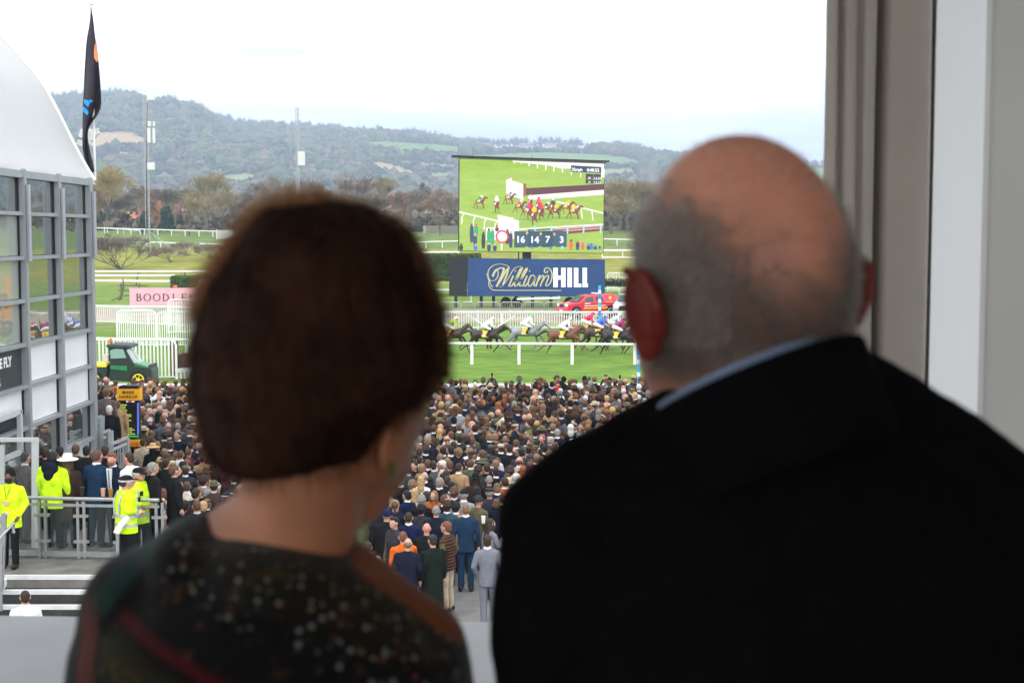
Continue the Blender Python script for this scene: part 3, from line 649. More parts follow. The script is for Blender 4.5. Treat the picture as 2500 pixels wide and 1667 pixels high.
# crowd control barriers
e_ = None
def barrier(u0, u1, Y, label):
    a, b = gpt(u0, Y), gpt(u1, Y); w_ = b.x - a.x; ht = 1.22; r = .18; e = empty('crowd_barrier', label, 'barrier', a, 0, 'grey steel barriers below the blue banner')
    obj('frame', MB().tube([(0, 0, 0), (0, 0, ht - r), (r, 0, ht), (w_ - r, 0, ht), (w_, 0, ht - r), (w_, 0, 0)], .035, 6), STEEL, e); obj('lower_rail', MB().bar((0, 0, .25), (w_, 0, .25), .05), STEEL, e)
    pb = MB().bar((0, 0, .25), (0, 0, ht), .025).mesh('bar'); n = int(w_ / .16)
    for k in range(n): obj('bar', pb, STEEL, e, loc=(w_ * (k + 1) / (n + 1), 0, 0))
for (a, b), lb in zip(((1074, 1124), (1126, 1158), (1160, 1219), (1222, 1274), (1278, 1327), (1330, 1378)), ('leftmost, by the woman\'s hair', 'second from the left', 'third from the left', 'fourth from the left', 'fifth, left of the red pickup', 'touching the red pickup\'s bonnet')):
    barrier(a, b, 124, 'grey steel crowd barrier, ' + lb)
e = empty('hurdle_rail', 'loose white rail lying along the barriers left of the red pickup', 'rail', (0, 0, 0)); obj('bar', MB().bar(at(1262, 730, 125.5), at(1368, 727, 125.5), .16), WHITE, e); obj('stand', MB().bar(at(1364, 742, 125.6), at(1364, 722, 125.6), .1), STEEL, e)

# ------------------------------------------------------------------ big screen on its trailer
SY = 137
def flat(name, col, e=1.0, rough=.6):
    m = bpy.data.materials.new(name); m.use_nodes = True; b = m.node_tree.nodes['Principled BSDF']; b.inputs['Base Color'].default_value = (.02, .02, .02, 1) if e else (*col, 1)
    b.inputs['Roughness'].default_value = rough
    if e: b.inputs['Emission Color'].default_value = (*col, 1); b.inputs['Emission Strength'].default_value = e
    return m
tl, tr, bl, br = at(1122, 388, SY), at(1475, 400, SY + 1.5), at(1121, 612, SY), at(1472, 618, SY + 1.5)
X = (tr - tl); X.normalize()
scr = empty('video_screen', 'giant LED screen showing horses racing towards a fence', 'screen', (0, 0, 0))
nrm = X.cross(Vector((0, 0, 1))).normalized()          # towards the crowd
if nrm.y > 0: nrm = -nrm
def SP(x, y, d=0):                                      # x,y in the 1465 x 940 picture, d = layer
    a = tl + (tr - tl) * (x / 1465); b = bl + (br - bl) * (x / 1465); return a + (b - a) * (y / 940) + nrm * (.02 + .012 * d)
mb = MB(); q = [SP(-6, -6), SP(1471, -6), SP(1471, 946), SP(-6, 946)]; mb.add([p - nrm * .03 for p in q] + [p - nrm * .75 for p in q], [(0, 1, 2, 3), (7, 6, 5, 4), (0, 4, 5, 1), (1, 5, 6, 2), (2, 6, 7, 3), (3, 7, 4, 0)])
obj('cabinet', mb, BLACK, scr)
mb = MB(); mb.add([SP(-80, -14) + nrm * 1.2, SP(1500, -14) + nrm * 1.2, SP(1500, -14) - nrm * .9, SP(-80, -14) - nrm * .9] + [p + Vector((0, 0, .12)) for p in (SP(-80, -14) + nrm * 1.2, SP(1500, -14) + nrm * 1.2, SP(1500, -14) - nrm * .9, SP(-80, -14) - nrm * .9)], [(0, 1, 2, 3), (4, 5, 6, 7), (0, 1, 5, 4), (1, 2, 6, 5), (2, 3, 7, 6), (3, 0, 4, 7)]); obj('canopy', mb, BLACK, scr)
SC = {k: flat('screen_' + k, c) for k, c in dict(turf=(.27, .45, .045), turf_shadow=(.22, .40, .05), turf3=(.33, .50, .06), white=(1, .95, .93), pinkw=(1, .84, .84), brush=(.10, .02, .035), bay=(.22, .035, .015), bay2=(.13, .025, .02), dark=(.02, .02, .03),
      navy=(.02, .05, .13), navy2=(.025, .08, .12), red=(.75, .02, .06), green=(.01, .38, .16), yellow=(.9, .62, .02), pink=(.85, .05, .15), orange=(.95, .12, .03), blue=(.05, .18, .65), lime=(.25, .75, .05), brown=(.30, .08, .04), skin=(.75, .35, .25), grey=(.35, .4, .45), lblue=(.4, .65, .85)).items()}
# turf of the picture: gentle noise in its glow
tm = SC['turf'].node_tree; b = tm.nodes['Principled BSDF']; tcn = tm.nodes.new('ShaderNodeTexCoord'); mpn = tm.nodes.new('ShaderNodeMapping'); mpn.inputs['Scale'].default_value = (.35, .35, 1.3); nz = tm.nodes.new('ShaderNodeTexNoise'); nz.inputs['Scale'].default_value = 1.2; nz.inputs['Detail'].default_value = 9; nz.inputs['Roughness'].default_value = .7
rr_ = tm.nodes.new('ShaderNodeValToRGB'); rr_.color_ramp.elements[0].position = .3; rr_.color_ramp.elements[1].position = .7; rr_.color_ramp.elements[0].color = (.26, .44, .05, 1); rr_.color_ramp.elements[1].color = (.40, .56, .08, 1)
tm.links.new(tcn.outputs['Object'], mpn.inputs[0]); tm.links.new(mpn.outputs[0], nz.inputs[0]); tm.links.new(nz.outputs[0], rr_.inputs[0]); tm.links.new(rr_.outputs[0], b.inputs['Emission Color'])
SM = {}; SMs = list(SC)
pic = MB()
def sp(poly, c, d=1): pic.add([SP(x, y, d) for x, y in poly], [tuple(range(len(poly)))], SMs.index(c))
def sl_(x0, y0, x1, y1, w_, c, d=2):
    dx, dy = x1 - x0, y1 - y0; l = math.hypot(dx, dy); nx, ny = -dy / l * w_ / 2, dx / l * w_ / 2; sp([(x0 + nx, y0 + ny), (x1 + nx, y1 + ny), (x1 - nx, y1 - ny), (x0 - nx, y0 - ny)], c, d)
def se(x, y, rx, ry, c, d=3, n=12, rot=0):
    ca, sa = math.cos(rot), math.sin(rot); sp([(x + rx * math.cos(t) * ca - ry * math.sin(t) * sa, y + rx * math.cos(t) * sa + ry * math.sin(t) * ca) for t in [2 * math.pi * k / n for k in range(n)]], c, d)
# zoom6 pixels -> picture coordinates
def Z(x, y): X_ = x - 305; return X_, y - 163 - 47 * X_ / 1465
def zp(poly, c, d=1): sp([Z(*p) for p in poly], c, d)
def zl(x0, y0, x1, y1, w_, c, d=2): a, b_ = Z(x0, y0), Z(x1, y1); sl_(*a, *b_, w_, c, d)
def ze(x, y, rx, ry, c, d=3, rot=0): se(*Z(x, y), rx, ry, c, d, rot=rot)
sp([(0, 0), (1465, 0), (1465, 940), (0, 940)], 'turf', 0)
zp([(830, 182), (1770, 212), (1770, 262), (1450, 262), (1330, 262), (1160, 215), (1000, 205)], 'pinkw'); zp([(1740, 262), (1775, 262), (1775, 358), (1740, 350)], 'pinkw')
for x, y0, y1 in ((858, 182, 208), (928, 188, 215), (1006, 190, 240), (1090, 205, 260), (1175, 215, 280), (1256, 225, 295), (1345, 240, 306), (1435, 290, 328), (1530, 305, 352)): zl(x, y0, x, y1, 11, 'white')
zl(835, 186, 1540, 262, 8, 'white'); zl(1000, 190, 1770, 222, 6, 'white')
zp([(775, 380), (828, 355), (832, 385), (948, 425), (952, 590), (778, 520)], 'pinkw', 1); zp([(948, 415), (978, 420), (978, 535), (948, 560)], 'brown', 2)
zp([(978, 465), (1770, 422), (1770, 482), (978, 540)], 'brush', 1); zp([(1000, 540), (1770, 484), (1770, 535), (1060, 585), (1000, 580)], 'pinkw', 1)
# rails
zl(300, 705, 700, 805, 14, 'white'); 
for x, y in ((335, 725), (450, 752), (560, 782), (668, 808)): zl(x + 16, y, x - 2, y + 30, 9, 'white'); zl(x - 2, y + 30, x - 6, y + 108, 9, 'white')
zp([(690, 738), (905, 785), (910, 900), (860, 990), (575, 1000), (575, 870), (700, 880)], 'pinkw', 1); zl(575, 872, 860, 875, 8, 'white', 2)
zl(1290, 605, 1765, 728, 14, 'white', 1)
for x, y in ((1650, 705), (1540, 690)): zl(x, y, x + 14, y + 100, 10, 'white', 1)
zl(910, 890, 1765, 848, 14, 'white', 2); zl(1255, 905, 1765, 868, 40, 'brown', 1); zl(1400, 930, 1765, 900, 30, 'bay', 1); zl(1000, 900, 1250, 885, 16, 'dark', 1)
for x in (1075, 1240, 1405, 1570, 1745): zl(x, 855, x - 4, 940, 16, 'lblue', 3)
for y in (884, 908): zl(1260, y + 10, 1765, y - 22, 5, 'pinkw', 2)
def zhorse(x, y, s, col, cap, silk, look=1):
    s *= 1.28
    """small galloping horse with rider as it shows on the screen"""
    L_ = look
    ze(x, y, 34 * s, 17 * s, col, 4, rot=.15 * L_); zp([(x + L_ * 22 * s, y - 14 * s), (x + L_ * 50 * s, y - 44 * s), (x + L_ * 72 * s, y - 30 * s), (x + L_ * 68 * s, y - 20 * s), (x + L_ * 52 * s, y - 26 * s), (x + L_ * 34 * s, y + 8 * s)], col, 4)
    for a, b_, c_ in ((-26, -40, -52), (-22, -16, -14), (20, 28, 40), (24, 40, 30)):
        zl(x + a * s * L_, y + 8 * s, x + b_ * s * L_, y + 34 * s, 7 * s, col, 4); zl(x + b_ * s * L_, y + 34 * s, x + c_ * s * L_, y + 58 * s, 5 * s, 'bay2', 4)
    ze(x + 4 * s * L_, y - 28 * s, 18 * s, 13 * s, silk, 5, rot=-.5 * L_); ze(x + 19 * s * L_, y - 44 * s, 9 * s, 9 * s, cap, 6); zl(x - 6 * s, y - 16 * s, x + 6 * s, y + 2 * s, 10 * s, 'white', 5); zl(x - 20 * s, y - 8 * s, x - 8 * s, y + 6 * s, 12 * s, 'yellow', 5)
def zfront(x, y, s, col, cap, silk):
    s *= 1.22
    """horse and rider coming head-on"""
    ze(x, y, 22 * s, 34 * s, col, 5); ze(x + 4 * s, y + 24 * s, 11 * s, 24 * s, 'bay', 6); zl(x - 12 * s, y + 20 * s, x - 8 * s, y + 76 * s, 8 * s, 'bay2', 4); zl(x + 12 * s, y + 20 * s, x + 22 * s, y + 60 * s, 8 * s, 'bay2', 4)
    ze(x, y - 32 * s, 18 * s, 20 * s, silk, 7); ze(x, y - 56 * s, 10 * s, 10 * s, cap, 8); zl(x - 8 * s, y - 8 * s, x - 16 * s, y + 12 * s, 10 * s, 'white', 7)
for x, y, rx in ((505, 668, 60), (680, 715, 55), (800, 622, 50), (1040, 790, 200), (1270, 775, 110), (1450, 775, 110), (1180, 735, 90)): ze(x, y, rx, 16, 'turf_shadow', 1)  # shadows under the horses, drawn into the picture as darker green ellipses
zhorse(505, 600, .95, 'bay', 'white', 'green'); zfront(680, 620, 1.0, 'bay', 'white', 'white'); zhorse(800, 565, .9, 'bay', 'navy', 'grey')
for a in ((905, 650, .95, 'bay2', 'white', 'pink'), (985, 690, 1.0, 'bay', 'blue', 'blue'), (1180, 670, .9, 'bay', 'white', 'navy')): zhorse(*a)
for a in ((1020, 600, .9, 'bay2', 'lime', 'white'), (1105, 640, 1.05, 'bay2', 'red', 'pink'), (1010, 690, 1.1, 'bay', 'pink', 'red'), (1130, 700, 1.1, 'bay2', 'red', 'red'), (1060, 735, 1.2, 'bay', 'skin', 'yellow'), (1250, 650, 1.0, 'bay', 'white', 'navy')): zfront(*a)
zhorse(1270, 700, 1.1, 'bay2', 'yellow', 'yellow'); zhorse(1385, 660, 1.05, 'bay', 'yellow', 'yellow'); zhorse(1460, 705, 1.15, 'bay', 'red', 'yellow')
# people at the bottom of the picture
for x, y, h, c, cc in ((430, 830, 190, 'navy', 'dark'), (475, 830, 130, 'green', 'red'), (465, 930, 130, 'navy', 'skin'), (548, 915, 170, 'dark', 'dark'), (603, 880, 150, 'green', 'dark'), (640, 880, 160, 'green', 'skin'), (685, 850, 60, 'navy', 'red'), (790, 890, 150, 'dark', 'dark'), (825, 910, 170, 'navy', 'skin'),
                       (470, 1035, 70, 'blue', 'skin'), (605, 1025, 90, 'navy', 'skin'), (665, 1035, 80, 'navy', 'skin'), (325, 1030, 70, 'dark', 'dark'), (1440, 1005, 120, 'orange', 'navy'), (1508, 1010, 110, 'navy', 'orange'), (1560, 1035, 90, 'orange', 'pink'), (1620, 1050, 70, 'navy', 'blue'), (1650, 1050, 65, 'blue', 'navy'), (1690, 1060, 60, 'navy', 'blue'), (1735, 1075, 40, 'blue', 'dark')):
    h = min(h, 1112 - y); ze(x, y + 10, 12, 13, cc, 5); zp([(x - 17, y + 22), (x + 17, y + 22), (x + 20, y + h * .6), (x + 13, y + h), (x - 13, y + h), (x - 20, y + h * .6)], c, 4)
ze(738, 965, 68, 70, 'red', 6); ze(738, 965, 50, 52, 'white', 7); zl(733, 1035, 733, 1102, 16, 'white', 6)
for x0, x1 in ((860, 972), (1000, 1104), (1140, 1252), (1283, 1395)): zp([(x0, 908), (x1, 912), (x1, 1080), (x0, 1080)], 'navy2', 6)
zp([(972, 910), (1283, 912), (1283, 1070), (972, 1070)], 'navy2', 6)
for x, y, c in ((990, 930, 'skin'), (1130, 940, 'skin'), (1268, 945, 'skin'), (1040, 1080, 'blue'), (1230, 1090, 'blue'), (1350, 1085, 'lblue')): ze(x, y, 13, 16, c, 7)
zp([(1430, 228), (1740, 245), (1740, 310), (1430, 296)], 'navy', 3); zp([(1582, 315), (1738, 322), (1738, 424), (1582, 416)], 'dark', 3); zl(1660, 325, 1660, 420, 4, 'grey', 4); zl(1582, 370, 1738, 374, 4, 'grey', 4)
obj('picture', pic.mesh('picture', fix=False), [SC[k] for k in SMs], scr)
def stext(s, zx, zy, hpx, space=1, off=0):
    me = text_mesh(s, 1.0, 0, 'LEFT', offset=off, space=space); a, b_ = Z(zx, zy); o0 = SP(a, b_, 9); ex = (SP(a + 100, b_, 9) - o0) / 100; ey = Vector((0, 0, 1)) * (SP(a, b_ - 100, 9) - o0).length / 100
    k = hpx / .70; Mx = Matrix(((ex.x * k, ey.x * k, 0, o0.x), (ex.y * k, ey.y * k, 0, o0.y), (ex.z * k, ey.z * k, 0, o0.z), (0, 0, 0, 1)))
    me.transform(Mx); obj('lettering', me, SC['white'], scr)
stext('32mph', 1436, 285, 30, off=.03, space=.92); stext('0:48.52', 1592, 292, 33, off=.03, space=.92); stext('2f', 1604, 372, 24, off=.02); stext('13.57', 1664, 377, 26, off=.02, space=.95); stext('1f', 1604, 415, 24, off=.02); stext('13.21', 1664, 420, 26, off=.02, space=.95)
stext('16', 876, 1026, 66, off=.03); stext('14', 1018, 1030, 66, off=.03); stext('7', 1176, 1030, 66, off=.03); stext('3', 1320, 1034, 66, off=.03)
# mast of the screen and trailer
m = MB(); c = at(1286, 622, SY + 1.4); m.box((c.x, c.y, c.z - .5), (.85, .6, 3)); obj('mast', m, BLACK, scr); c2 = at(1266, 622, SY + 1.4); obj('hydraulic_ram', MB().bar(c2 - Vector((0, 0, 1)), c2 + Vector((0, 0, .4)), .12), BLACK, scr)
trl = empty('trailer', 'dark-ended trailer carrying the screen, its side wrapped in a blue WILLIAM HILL banner', 'trailer', (0, 0, 0)); TY = SY - 1.2
a, b_, c_, d_ = at(1143, 630, TY), at(1477, 634, TY), at(1477, 724, TY), at(1141, 723, TY)
def slab(name, q, th, m, par, back=Vector((0, 1, 0))):
    mb = MB(); q = [Vector(p) for p in q]; mb.add(q + [p + back * th for p in q], [(0, 1, 2, 3), (7, 6, 5, 4), (0, 4, 5, 1), (1, 5, 6, 2), (2, 6, 7, 3), (3, 7, 4, 0)]); return obj(name, mb, m, par)
slab('banner', (a, b_, c_, d_), .15, mat('navy_blue_banner', (.016, .055, .17), .55, .12, .5, bump=.15, bscale=.7), trl)
slab('end_panel', (at(1098, 630, TY + 1.2), at(1142, 630, TY + .05), at(1140, 724, TY + .05), at(1096, 722, TY + 1.2)), .2, BLACK, trl)
ch = MB(); ch.box(((a.x + b_.x) / 2, TY + 1.7, (a.z + d_.z) / 2), (b_.x - a.x - .2, 2.6, a.z - d_.z - .3)); obj('body', ch, BLACK, trl)
for u in (1113, 1175, 1205, 1260, 1300, 1345, 1420): p = at(u, 735, TY + .6); obj('leg', MB().bar((p.x, TY + .6, gz(TY)), (p.x, TY + .6, d_.z), .3), BLACK, trl)
for u in (1235, 1262, 1390): p = at(u, 738, TY + 1); w_ = MB(); w_.prism([(p.x + .5 * math.cos(t), gz(TY) + .5 + .5 * math.sin(t)) for t in np.linspace(0, 2 * math.pi, 18)[:-1]], 'y', TY + .8, TY + 1.2); obj('wheel', w_, TYRE, trl)
# script lettering on the banner, each stroke a ribbon
GOLD = mat('pale_gold_lettering', (.52, .50, .26), .6, .05); WLET = mat('white_lettering', (.85, .86, .88), .6, .02)
def BP(x, y):                                           # zoom6 pixels on the banner
    u, v = 1050 + x / 4.182, 350 + y / 4.181; p = at(u, v, TY - .02); return p
def bez(ps, n=10):
    out = []
    for i in range(len(ps) - 1):
        p0 = ps[max(i - 1, 0)]; p1 = ps[i]; p2 = ps[i + 1]; p3 = ps[min(i + 2, len(ps) - 1)]
        for k in range(n):
            t = k / n; out.append(tuple(.5 * ((2 * p1[q]) + (-p0[q] + p2[q]) * t + (2 * p0[q] - 5 * p1[q] + 4 * p2[q] - p3[q]) * t * t + (-p0[q] + 3 * p1[q] - 3 * p2[q] + p3[q]) * t ** 3) for q in (0, 1)))
    out.append(ps[-1]); return out
scr_m = MB()
def ribbon(ps, w_=9, d=0, wf=None):
    pp = bez(ps); vs = []
    for i, p in enumerate(pp):
        a_, b2 = pp[max(i - 1, 0)], pp[min(i + 1, len(pp) - 1)]; dx, dy = b2[0] - a_[0], b2[1] - a_[1]; l = math.hypot(dx, dy) or 1
        ww = (w_ * (.55 + .75 * abs(dy / l)) if wf is None else w_) / 2; nx, ny = -dy / l * ww, dx / l * ww; vs += [BP(p[0] + nx, p[1] + ny) + Vector((0, -.012 * d, 0)), BP(p[0] - nx, p[1] - ny) + Vector((0, -.012 * d, 0))]
    scr_m.add(vs, [(2 * i, 2 * i + 2, 2 * i + 3, 2 * i + 1) for i in range(len(pp) - 1)])
ribbon([(655, 1290), (690, 1300), (690, 1360), (655, 1400), (612, 1395), (592, 1350), (600, 1290), (650, 1245), (720, 1232), (790, 1250), (812, 1275)], 8)   # W left swash
ribbon([(625, 1400), (600, 1420), (605, 1460), (640, 1495), (720, 1500), (900, 1500), (1100, 1500), (1340, 1502)], 8, wf=1)            # underline
ribbon([(592, 1350), (580, 1330), (600, 1400), (620, 1440), (640, 1470)], 7, 1)
ribbon([(640, 1360), (660, 1310), (700, 1280), (750, 1275), (740, 1330), (700, 1420), (676, 1462)], 17, 2)                                # W first down
ribbon([(676, 1462), (720, 1400), (770, 1310), (800, 1272), (790, 1320), (760, 1400), (742, 1450)], 14, 1)
ribbon([(742, 1450), (790, 1390), (850, 1290), (900, 1258), (935, 1262), (950, 1280)], 7, 2); ribbon([(700, 1462), (742, 1462)], 6, 1)
ribbon([(850, 1350), (815, 1430), (806, 1455), (830, 1455), (850, 1430)], 12, 3); ribbon([(866, 1300), (874, 1306)], 16, 3, wf=1)
ribbon([(850, 1430), (900, 1360), (935, 1290), (925, 1280), (895, 1340), (862, 1430), (868, 1456), (890, 1450)], 12, 1)
ribbon([(890, 1450), (950, 1360), (990, 1285), (978, 1280), (945, 1340), (915, 1430), (920, 1456), (945, 1448)], 12, 2)
ribbon([(990, 1350), (962, 1420), (955, 1452), (975, 1454), (1000, 1420)], 12, 3); ribbon([(1012, 1300), (1020, 1306)], 16, 3, wf=1)
ribbon([(1075, 1365), (1040, 1345), (1010, 1390), (1002, 1440), (1020, 1458), (1050, 1425), (1078, 1362), (1062, 1430), (1066, 1455), (1085, 1445)], 11, 1)
ribbon([(1120, 1345), (1100, 1400), (1080, 1460)], 13, 2); ribbon([(1092, 1420), (1130, 1365), (1155, 1348), (1158, 1372), (1135, 1430), (1125, 1460)], 11, 3)
ribbon([(1140, 1420), (1175, 1365), (1205, 1348), (1208, 1375), (1185, 1430), (1186, 1456), (1215, 1440), (1240, 1390), (1245, 1330), (1225, 1285), (1190, 1270), (1168, 1290), (1172, 1318), (1195, 1318), (1198, 1300)], 10, 1)
obj('script_lettering', scr_m.mesh('script_lettering', fix=False), GOLD, trl)
hm = MB()
def hr(x0, y0, x1, y1): hm.add([BP(x0, y0), BP(x1, y0), BP(x1, y1), BP(x0, y1)], [(0, 1, 2, 3)])
for r in ((1258, 1270, 1304, 1468), (1338, 1270, 1384, 1468), (1304, 1350, 1338, 1392), (1402, 1270, 1448, 1468), (1468, 1270, 1514, 1468), (1514, 1432, 1545, 1468), (1556, 1270, 1602, 1468), (1602, 1432, 1612, 1468)): hr(*r)
hm2 = hm.mesh('lettering', fix=False)
obj('lettering', hm2, WLET, trl)

# ------------------------------------------------------------------ lattice masts
def lattice(u, vt, vb, Y, w0, label, boxes, base=None):
    p0 = at(u, vb, Y); top = at(u, vt, Y).z; x = p0.x; z0 = min(p0.z, gz(Y)); e = empty('lattice_mast', label, 'mast', (x, Y, z0)); Hh = top - z0
    cs = [(-w0 / 2, -w0 / 2), (w0 / 2, -w0 / 2), (0, w0 / 2)]
    for a in cs: obj('leg', MB().tube([(a[0], a[1], 0), (a[0], a[1], Hh)], .055, 5), STEEL, e)
    m = MB(); n = int(Hh / (w0 * 1.0))
    for k in range(n):
        za, zb = Hh * k / n, Hh * (k + 1) / n
        for i in range(3): a, b_ = cs[i], cs[(i + 1) % 3]; m.bar((a[0], a[1], za), (b_[0], b_[1], zb), .05); m.bar((a[0], a[1], za), (b_[0], b_[1], za), .04)
    tag(obj('bracing', m, STEEL, e), kind='stuff')
    for (du, v0, v1, wpx, nm) in boxes:
        A = at(u + du, (v0 + v1) / 2, Y - w0); hh = at(u, v0, Y).z - at(u, v1, Y).z; obj(nm, bevelled(MB().box((A.x - x, -w0, A.z - z0), (wpx / F * Y, .5, hh)).mesh(nm), .05), mat('antenna_grey', (.62, .63, .62), .5, .05) if nm == 'antenna' else STEEL, e)
    return e
e = lattice(364, 238, 640, 248, .72, 'tall lattice telecom mast with white antenna panels, left', [(5, 227, 245, 18, 'antenna'), (1, 297, 309, 8, 'antenna'), (12, 297, 309, 5, 'antenna'), (0, 313, 349, 8, 'antenna'), (12, 313, 350, 6, 'antenna'), (5, 397, 415, 18, 'antenna')])
e['label'] = 'tall lattice telecom mast with white antenna panels beside the white tent'
x0 = Vector(e.location)
for q in (at(442, 625, 245), at(400, 622, 262), at(300, 628, 262)): obj('guy_wire', MB().bar(at(366, 566, 248) - x0, q - x0, .08), STEEL, e)
obj('feed_cable', MB().bar(at(359.5, 250, 247.3) - x0, at(357, 560, 247.3) - x0, .1), BLACK, e)
e = lattice(729, 262, 560, 300, .62, 'thinner lattice mast with one antenna box rising above the woman\'s hair', [(7, 370, 404, 17, 'antenna')]); x0 = Vector(e.location)
e.rotation_euler = (0, 0, 0)
for du in (-4, 4): obj('antenna_rod', MB().bar(at(729 + du, 279, 300) - x0, at(729 + du, 248, 300) - x0, .07), WHITE, e)
obj('whip_aerial', MB().bar(at(729, 262, 300) - x0, at(729, 238, 300) - x0, .05), WHITE, e); obj('bracket', MB().bar(at(723, 280, 300) - x0, at(735, 280, 300) - x0, .12), STEEL, e)
# ------------------------------------------------------------------ glazed pavilion with white tent roof
FX = -10.98
def zf(v, Y): return H + (572 - v) * Y / F
WPAN = mat('white_infill_panel', (.75, .76, .76), .5, .03, 1); GPAN = mat('grey_infill_panel', (.48, .50, .49), .5, .04, 1); SIGNM = mat('charcoal_sign', (.035, .042, .045), .45, .1, 2)
def glassm(name, base, rough=.015, metal=.0):
    m = bpy.data.materials.new(name); m.use_nodes = True; nt = m.node_tree; b = nt.nodes['Principled BSDF']; b.inputs['Base Color'].default_value = (*base, 1); b.inputs['Roughness'].default_value = rough
    b.inputs['Specular IOR Level'].default_value = .9; b.inputs['IOR'].default_value = 2.1; b.inputs['Metallic'].default_value = metal
    t = nt.nodes.new('ShaderNodeTexCoord'); n = nt.nodes.new('ShaderNodeTexNoise'); n.inputs['Scale'].default_value = .9; n.inputs['Detail'].default_value = 1; bp = nt.nodes.new('ShaderNodeBump'); bp.inputs['Strength'].default_value = .25; bp.inputs['Distance'].default_value = .02
    nt.links.new(t.outputs['Object'], n.inputs[0]); nt.links.new(n.outputs[0], bp.inputs['Height']); nt.links.new(bp.outputs[0], b.inputs['Normal']); return m
GL1 = glassm('reflective_pavilion_glass', (.38, .41, .39), metal=.85); GL2 = glassm('pale_blind_behind_glass', (.30, .33, .28)); 
pav = empty('glazed_pavilion', 'two-storey pavilion with grey framed glass panes under a white tent roof', 'building', (0, 0, 0))
bays = [24.4, 26.9, 29.4, 31.9, 34.35, 36.9]; rows = [8.87, 7.96, 6.97, 6.01, 5.03, 4.09, 3.16, 2.21, 1.5]
for i, Y in enumerate(bays):
    obj('mullion', MB().box((FX + .03, Y, 5.0), (.2, .14 if i < 5 else .24, 7.9)), ALU, pav)
    if i > 1: obj('gutter_pipe', MB().tube([(FX + .17, Y + .02, 8.6), (FX + .17, Y + .02, 6.9)], .06, 8), ALU, pav)
for i in range(5):
    y0, y1 = bays[i] + .07, bays[i + 1] - .07
    for r, z in enumerate(rows[:-1]):
        obj('transom', MB().box((FX + .02, (y0 + y1) / 2, z), (.14, y1 - y0, .085)), ALU, pav)
    for r in range(8):
        zt, zb = rows[r] - .055, rows[r + 1] + .055
        if r < 4: m = GL2 if (i == 2 and r in (1, 2, 3)) else GL1
        elif r == 4: m = SIGNM if i <= 2 else WPAN
        elif r == 5: m = WPAN
        elif r == 6: m = GL1
        else: m = GPAN
        if i <= 2 and r == 5: zt, zb = zt, zb + .25
        nm = 'window_pane' if m in (GL1, GL2) else 'sign_panel' if m is SIGNM else 'infill_panel'
        obj(nm, MB().box((FX - .06, (y0 + y1) / 2, (zt + zb) / 2), (.04, y1 - y0, zt - zb)), m, pav)
        if m is not SIGNM: 
            for yy in (y0 + .03, y1 - .03): obj('gasket', MB().box((FX - .03, yy, (zt + zb) / 2), (.05, .05, zt - zb)), BLACK, pav)
obj('rear_mass', MB().box((FX - 4.2, 30.6, 4.4), (8.0, 12.3, 8.6)), DGREY, pav)
obj('end_wall', MB().box((FX - 4.1, 36.95, 4.8), (8.1, .12, 7.9)), WPAN, pav)
# sign lettering runs along the facade (the photo shows its end)
def ftext(s, size, yend, z):
    me = text_mesh(s, size, .004, 'RIGHT', offset=.012, space=1.02); me.transform(Matrix(((0, 0, 1, FX - .03), (1, 0, 0, yend), (0, 1, 0, z), (0, 0, 0, 1)))); obj('lettering', me, WLET, pav)
ftext('HURRICANE FLY', .30, 31.15, 4.62); ftext('BAR', .30, 30.45, 4.26)
# curved tent roof
TENT = mat('white_tent_membrane', (.47, .47, .465), .6, .02, .5, bump=.25, bscale=1.2)
prof = [(FX + .08, 8.87), (FX - .35, 9.65), (-12.1, 11.2), (-12.75, 12.05), (-13.4, 12.75), (-14.3, 13.5), (-15.5, 14.2), (-17, 14.7), (-19, 14.9)]
pp = bez(prof, 5); mb = MB(); Ys = [18, 20, 22, 24.4, 26.9, 29.4, 31.9, 34.35, 36.9, 37.25]
vs = []
for j, Y in enumerate(np.linspace(18, 37.25, 45)):
    for k, (x, z) in enumerate(pp):
        fr = (Y - 24.4) / 2.5; sag = abs(math.sin(math.pi * fr)); dz = (-.05 * sag) * min(1, k / 4); zz = z + dz
        if k == 0: zz += .04 * sag; 
        vs.append((x + (.05 * sag if k else 0), Y, zz))
n = len(pp); mb.add(vs, [(j * n + k, j * n + k + 1, (j + 1) * n + k + 1, (j + 1) * n + k) for j in range(44) for k in range(n - 1)])
roof = obj('tent_roof', mb.mesh('tent_roof', smooth=True), TENT, pav)
mb = MB(); mb.add([(x, 37.25, z) for x, z in pp] + [(-19, 37.25, 8.7)], [tuple(range(n + 1))]); obj('roof_gable', mb, TENT, roof)
obj('edge_piping', MB().tube([(x + .02, 37.27, z + .02) for x, z in pp], .05, 6), WHITE, roof)
obj('corner_flap', MB().add([(FX + .10, 36.6, 8.86), (FX + .12, 37.35, 8.78), (FX - .02, 37.3, 9.05), (FX - .1, 36.5, 9.1), (FX + .08, 36.9, 8.80)], [(0, 1, 2, 3), (0, 4, 1)]), TENT, roof)
obj('eave_beam', MB().box((FX + .02, 30.7, 8.80), (.16, 12.6, .10)), ALU, pav)

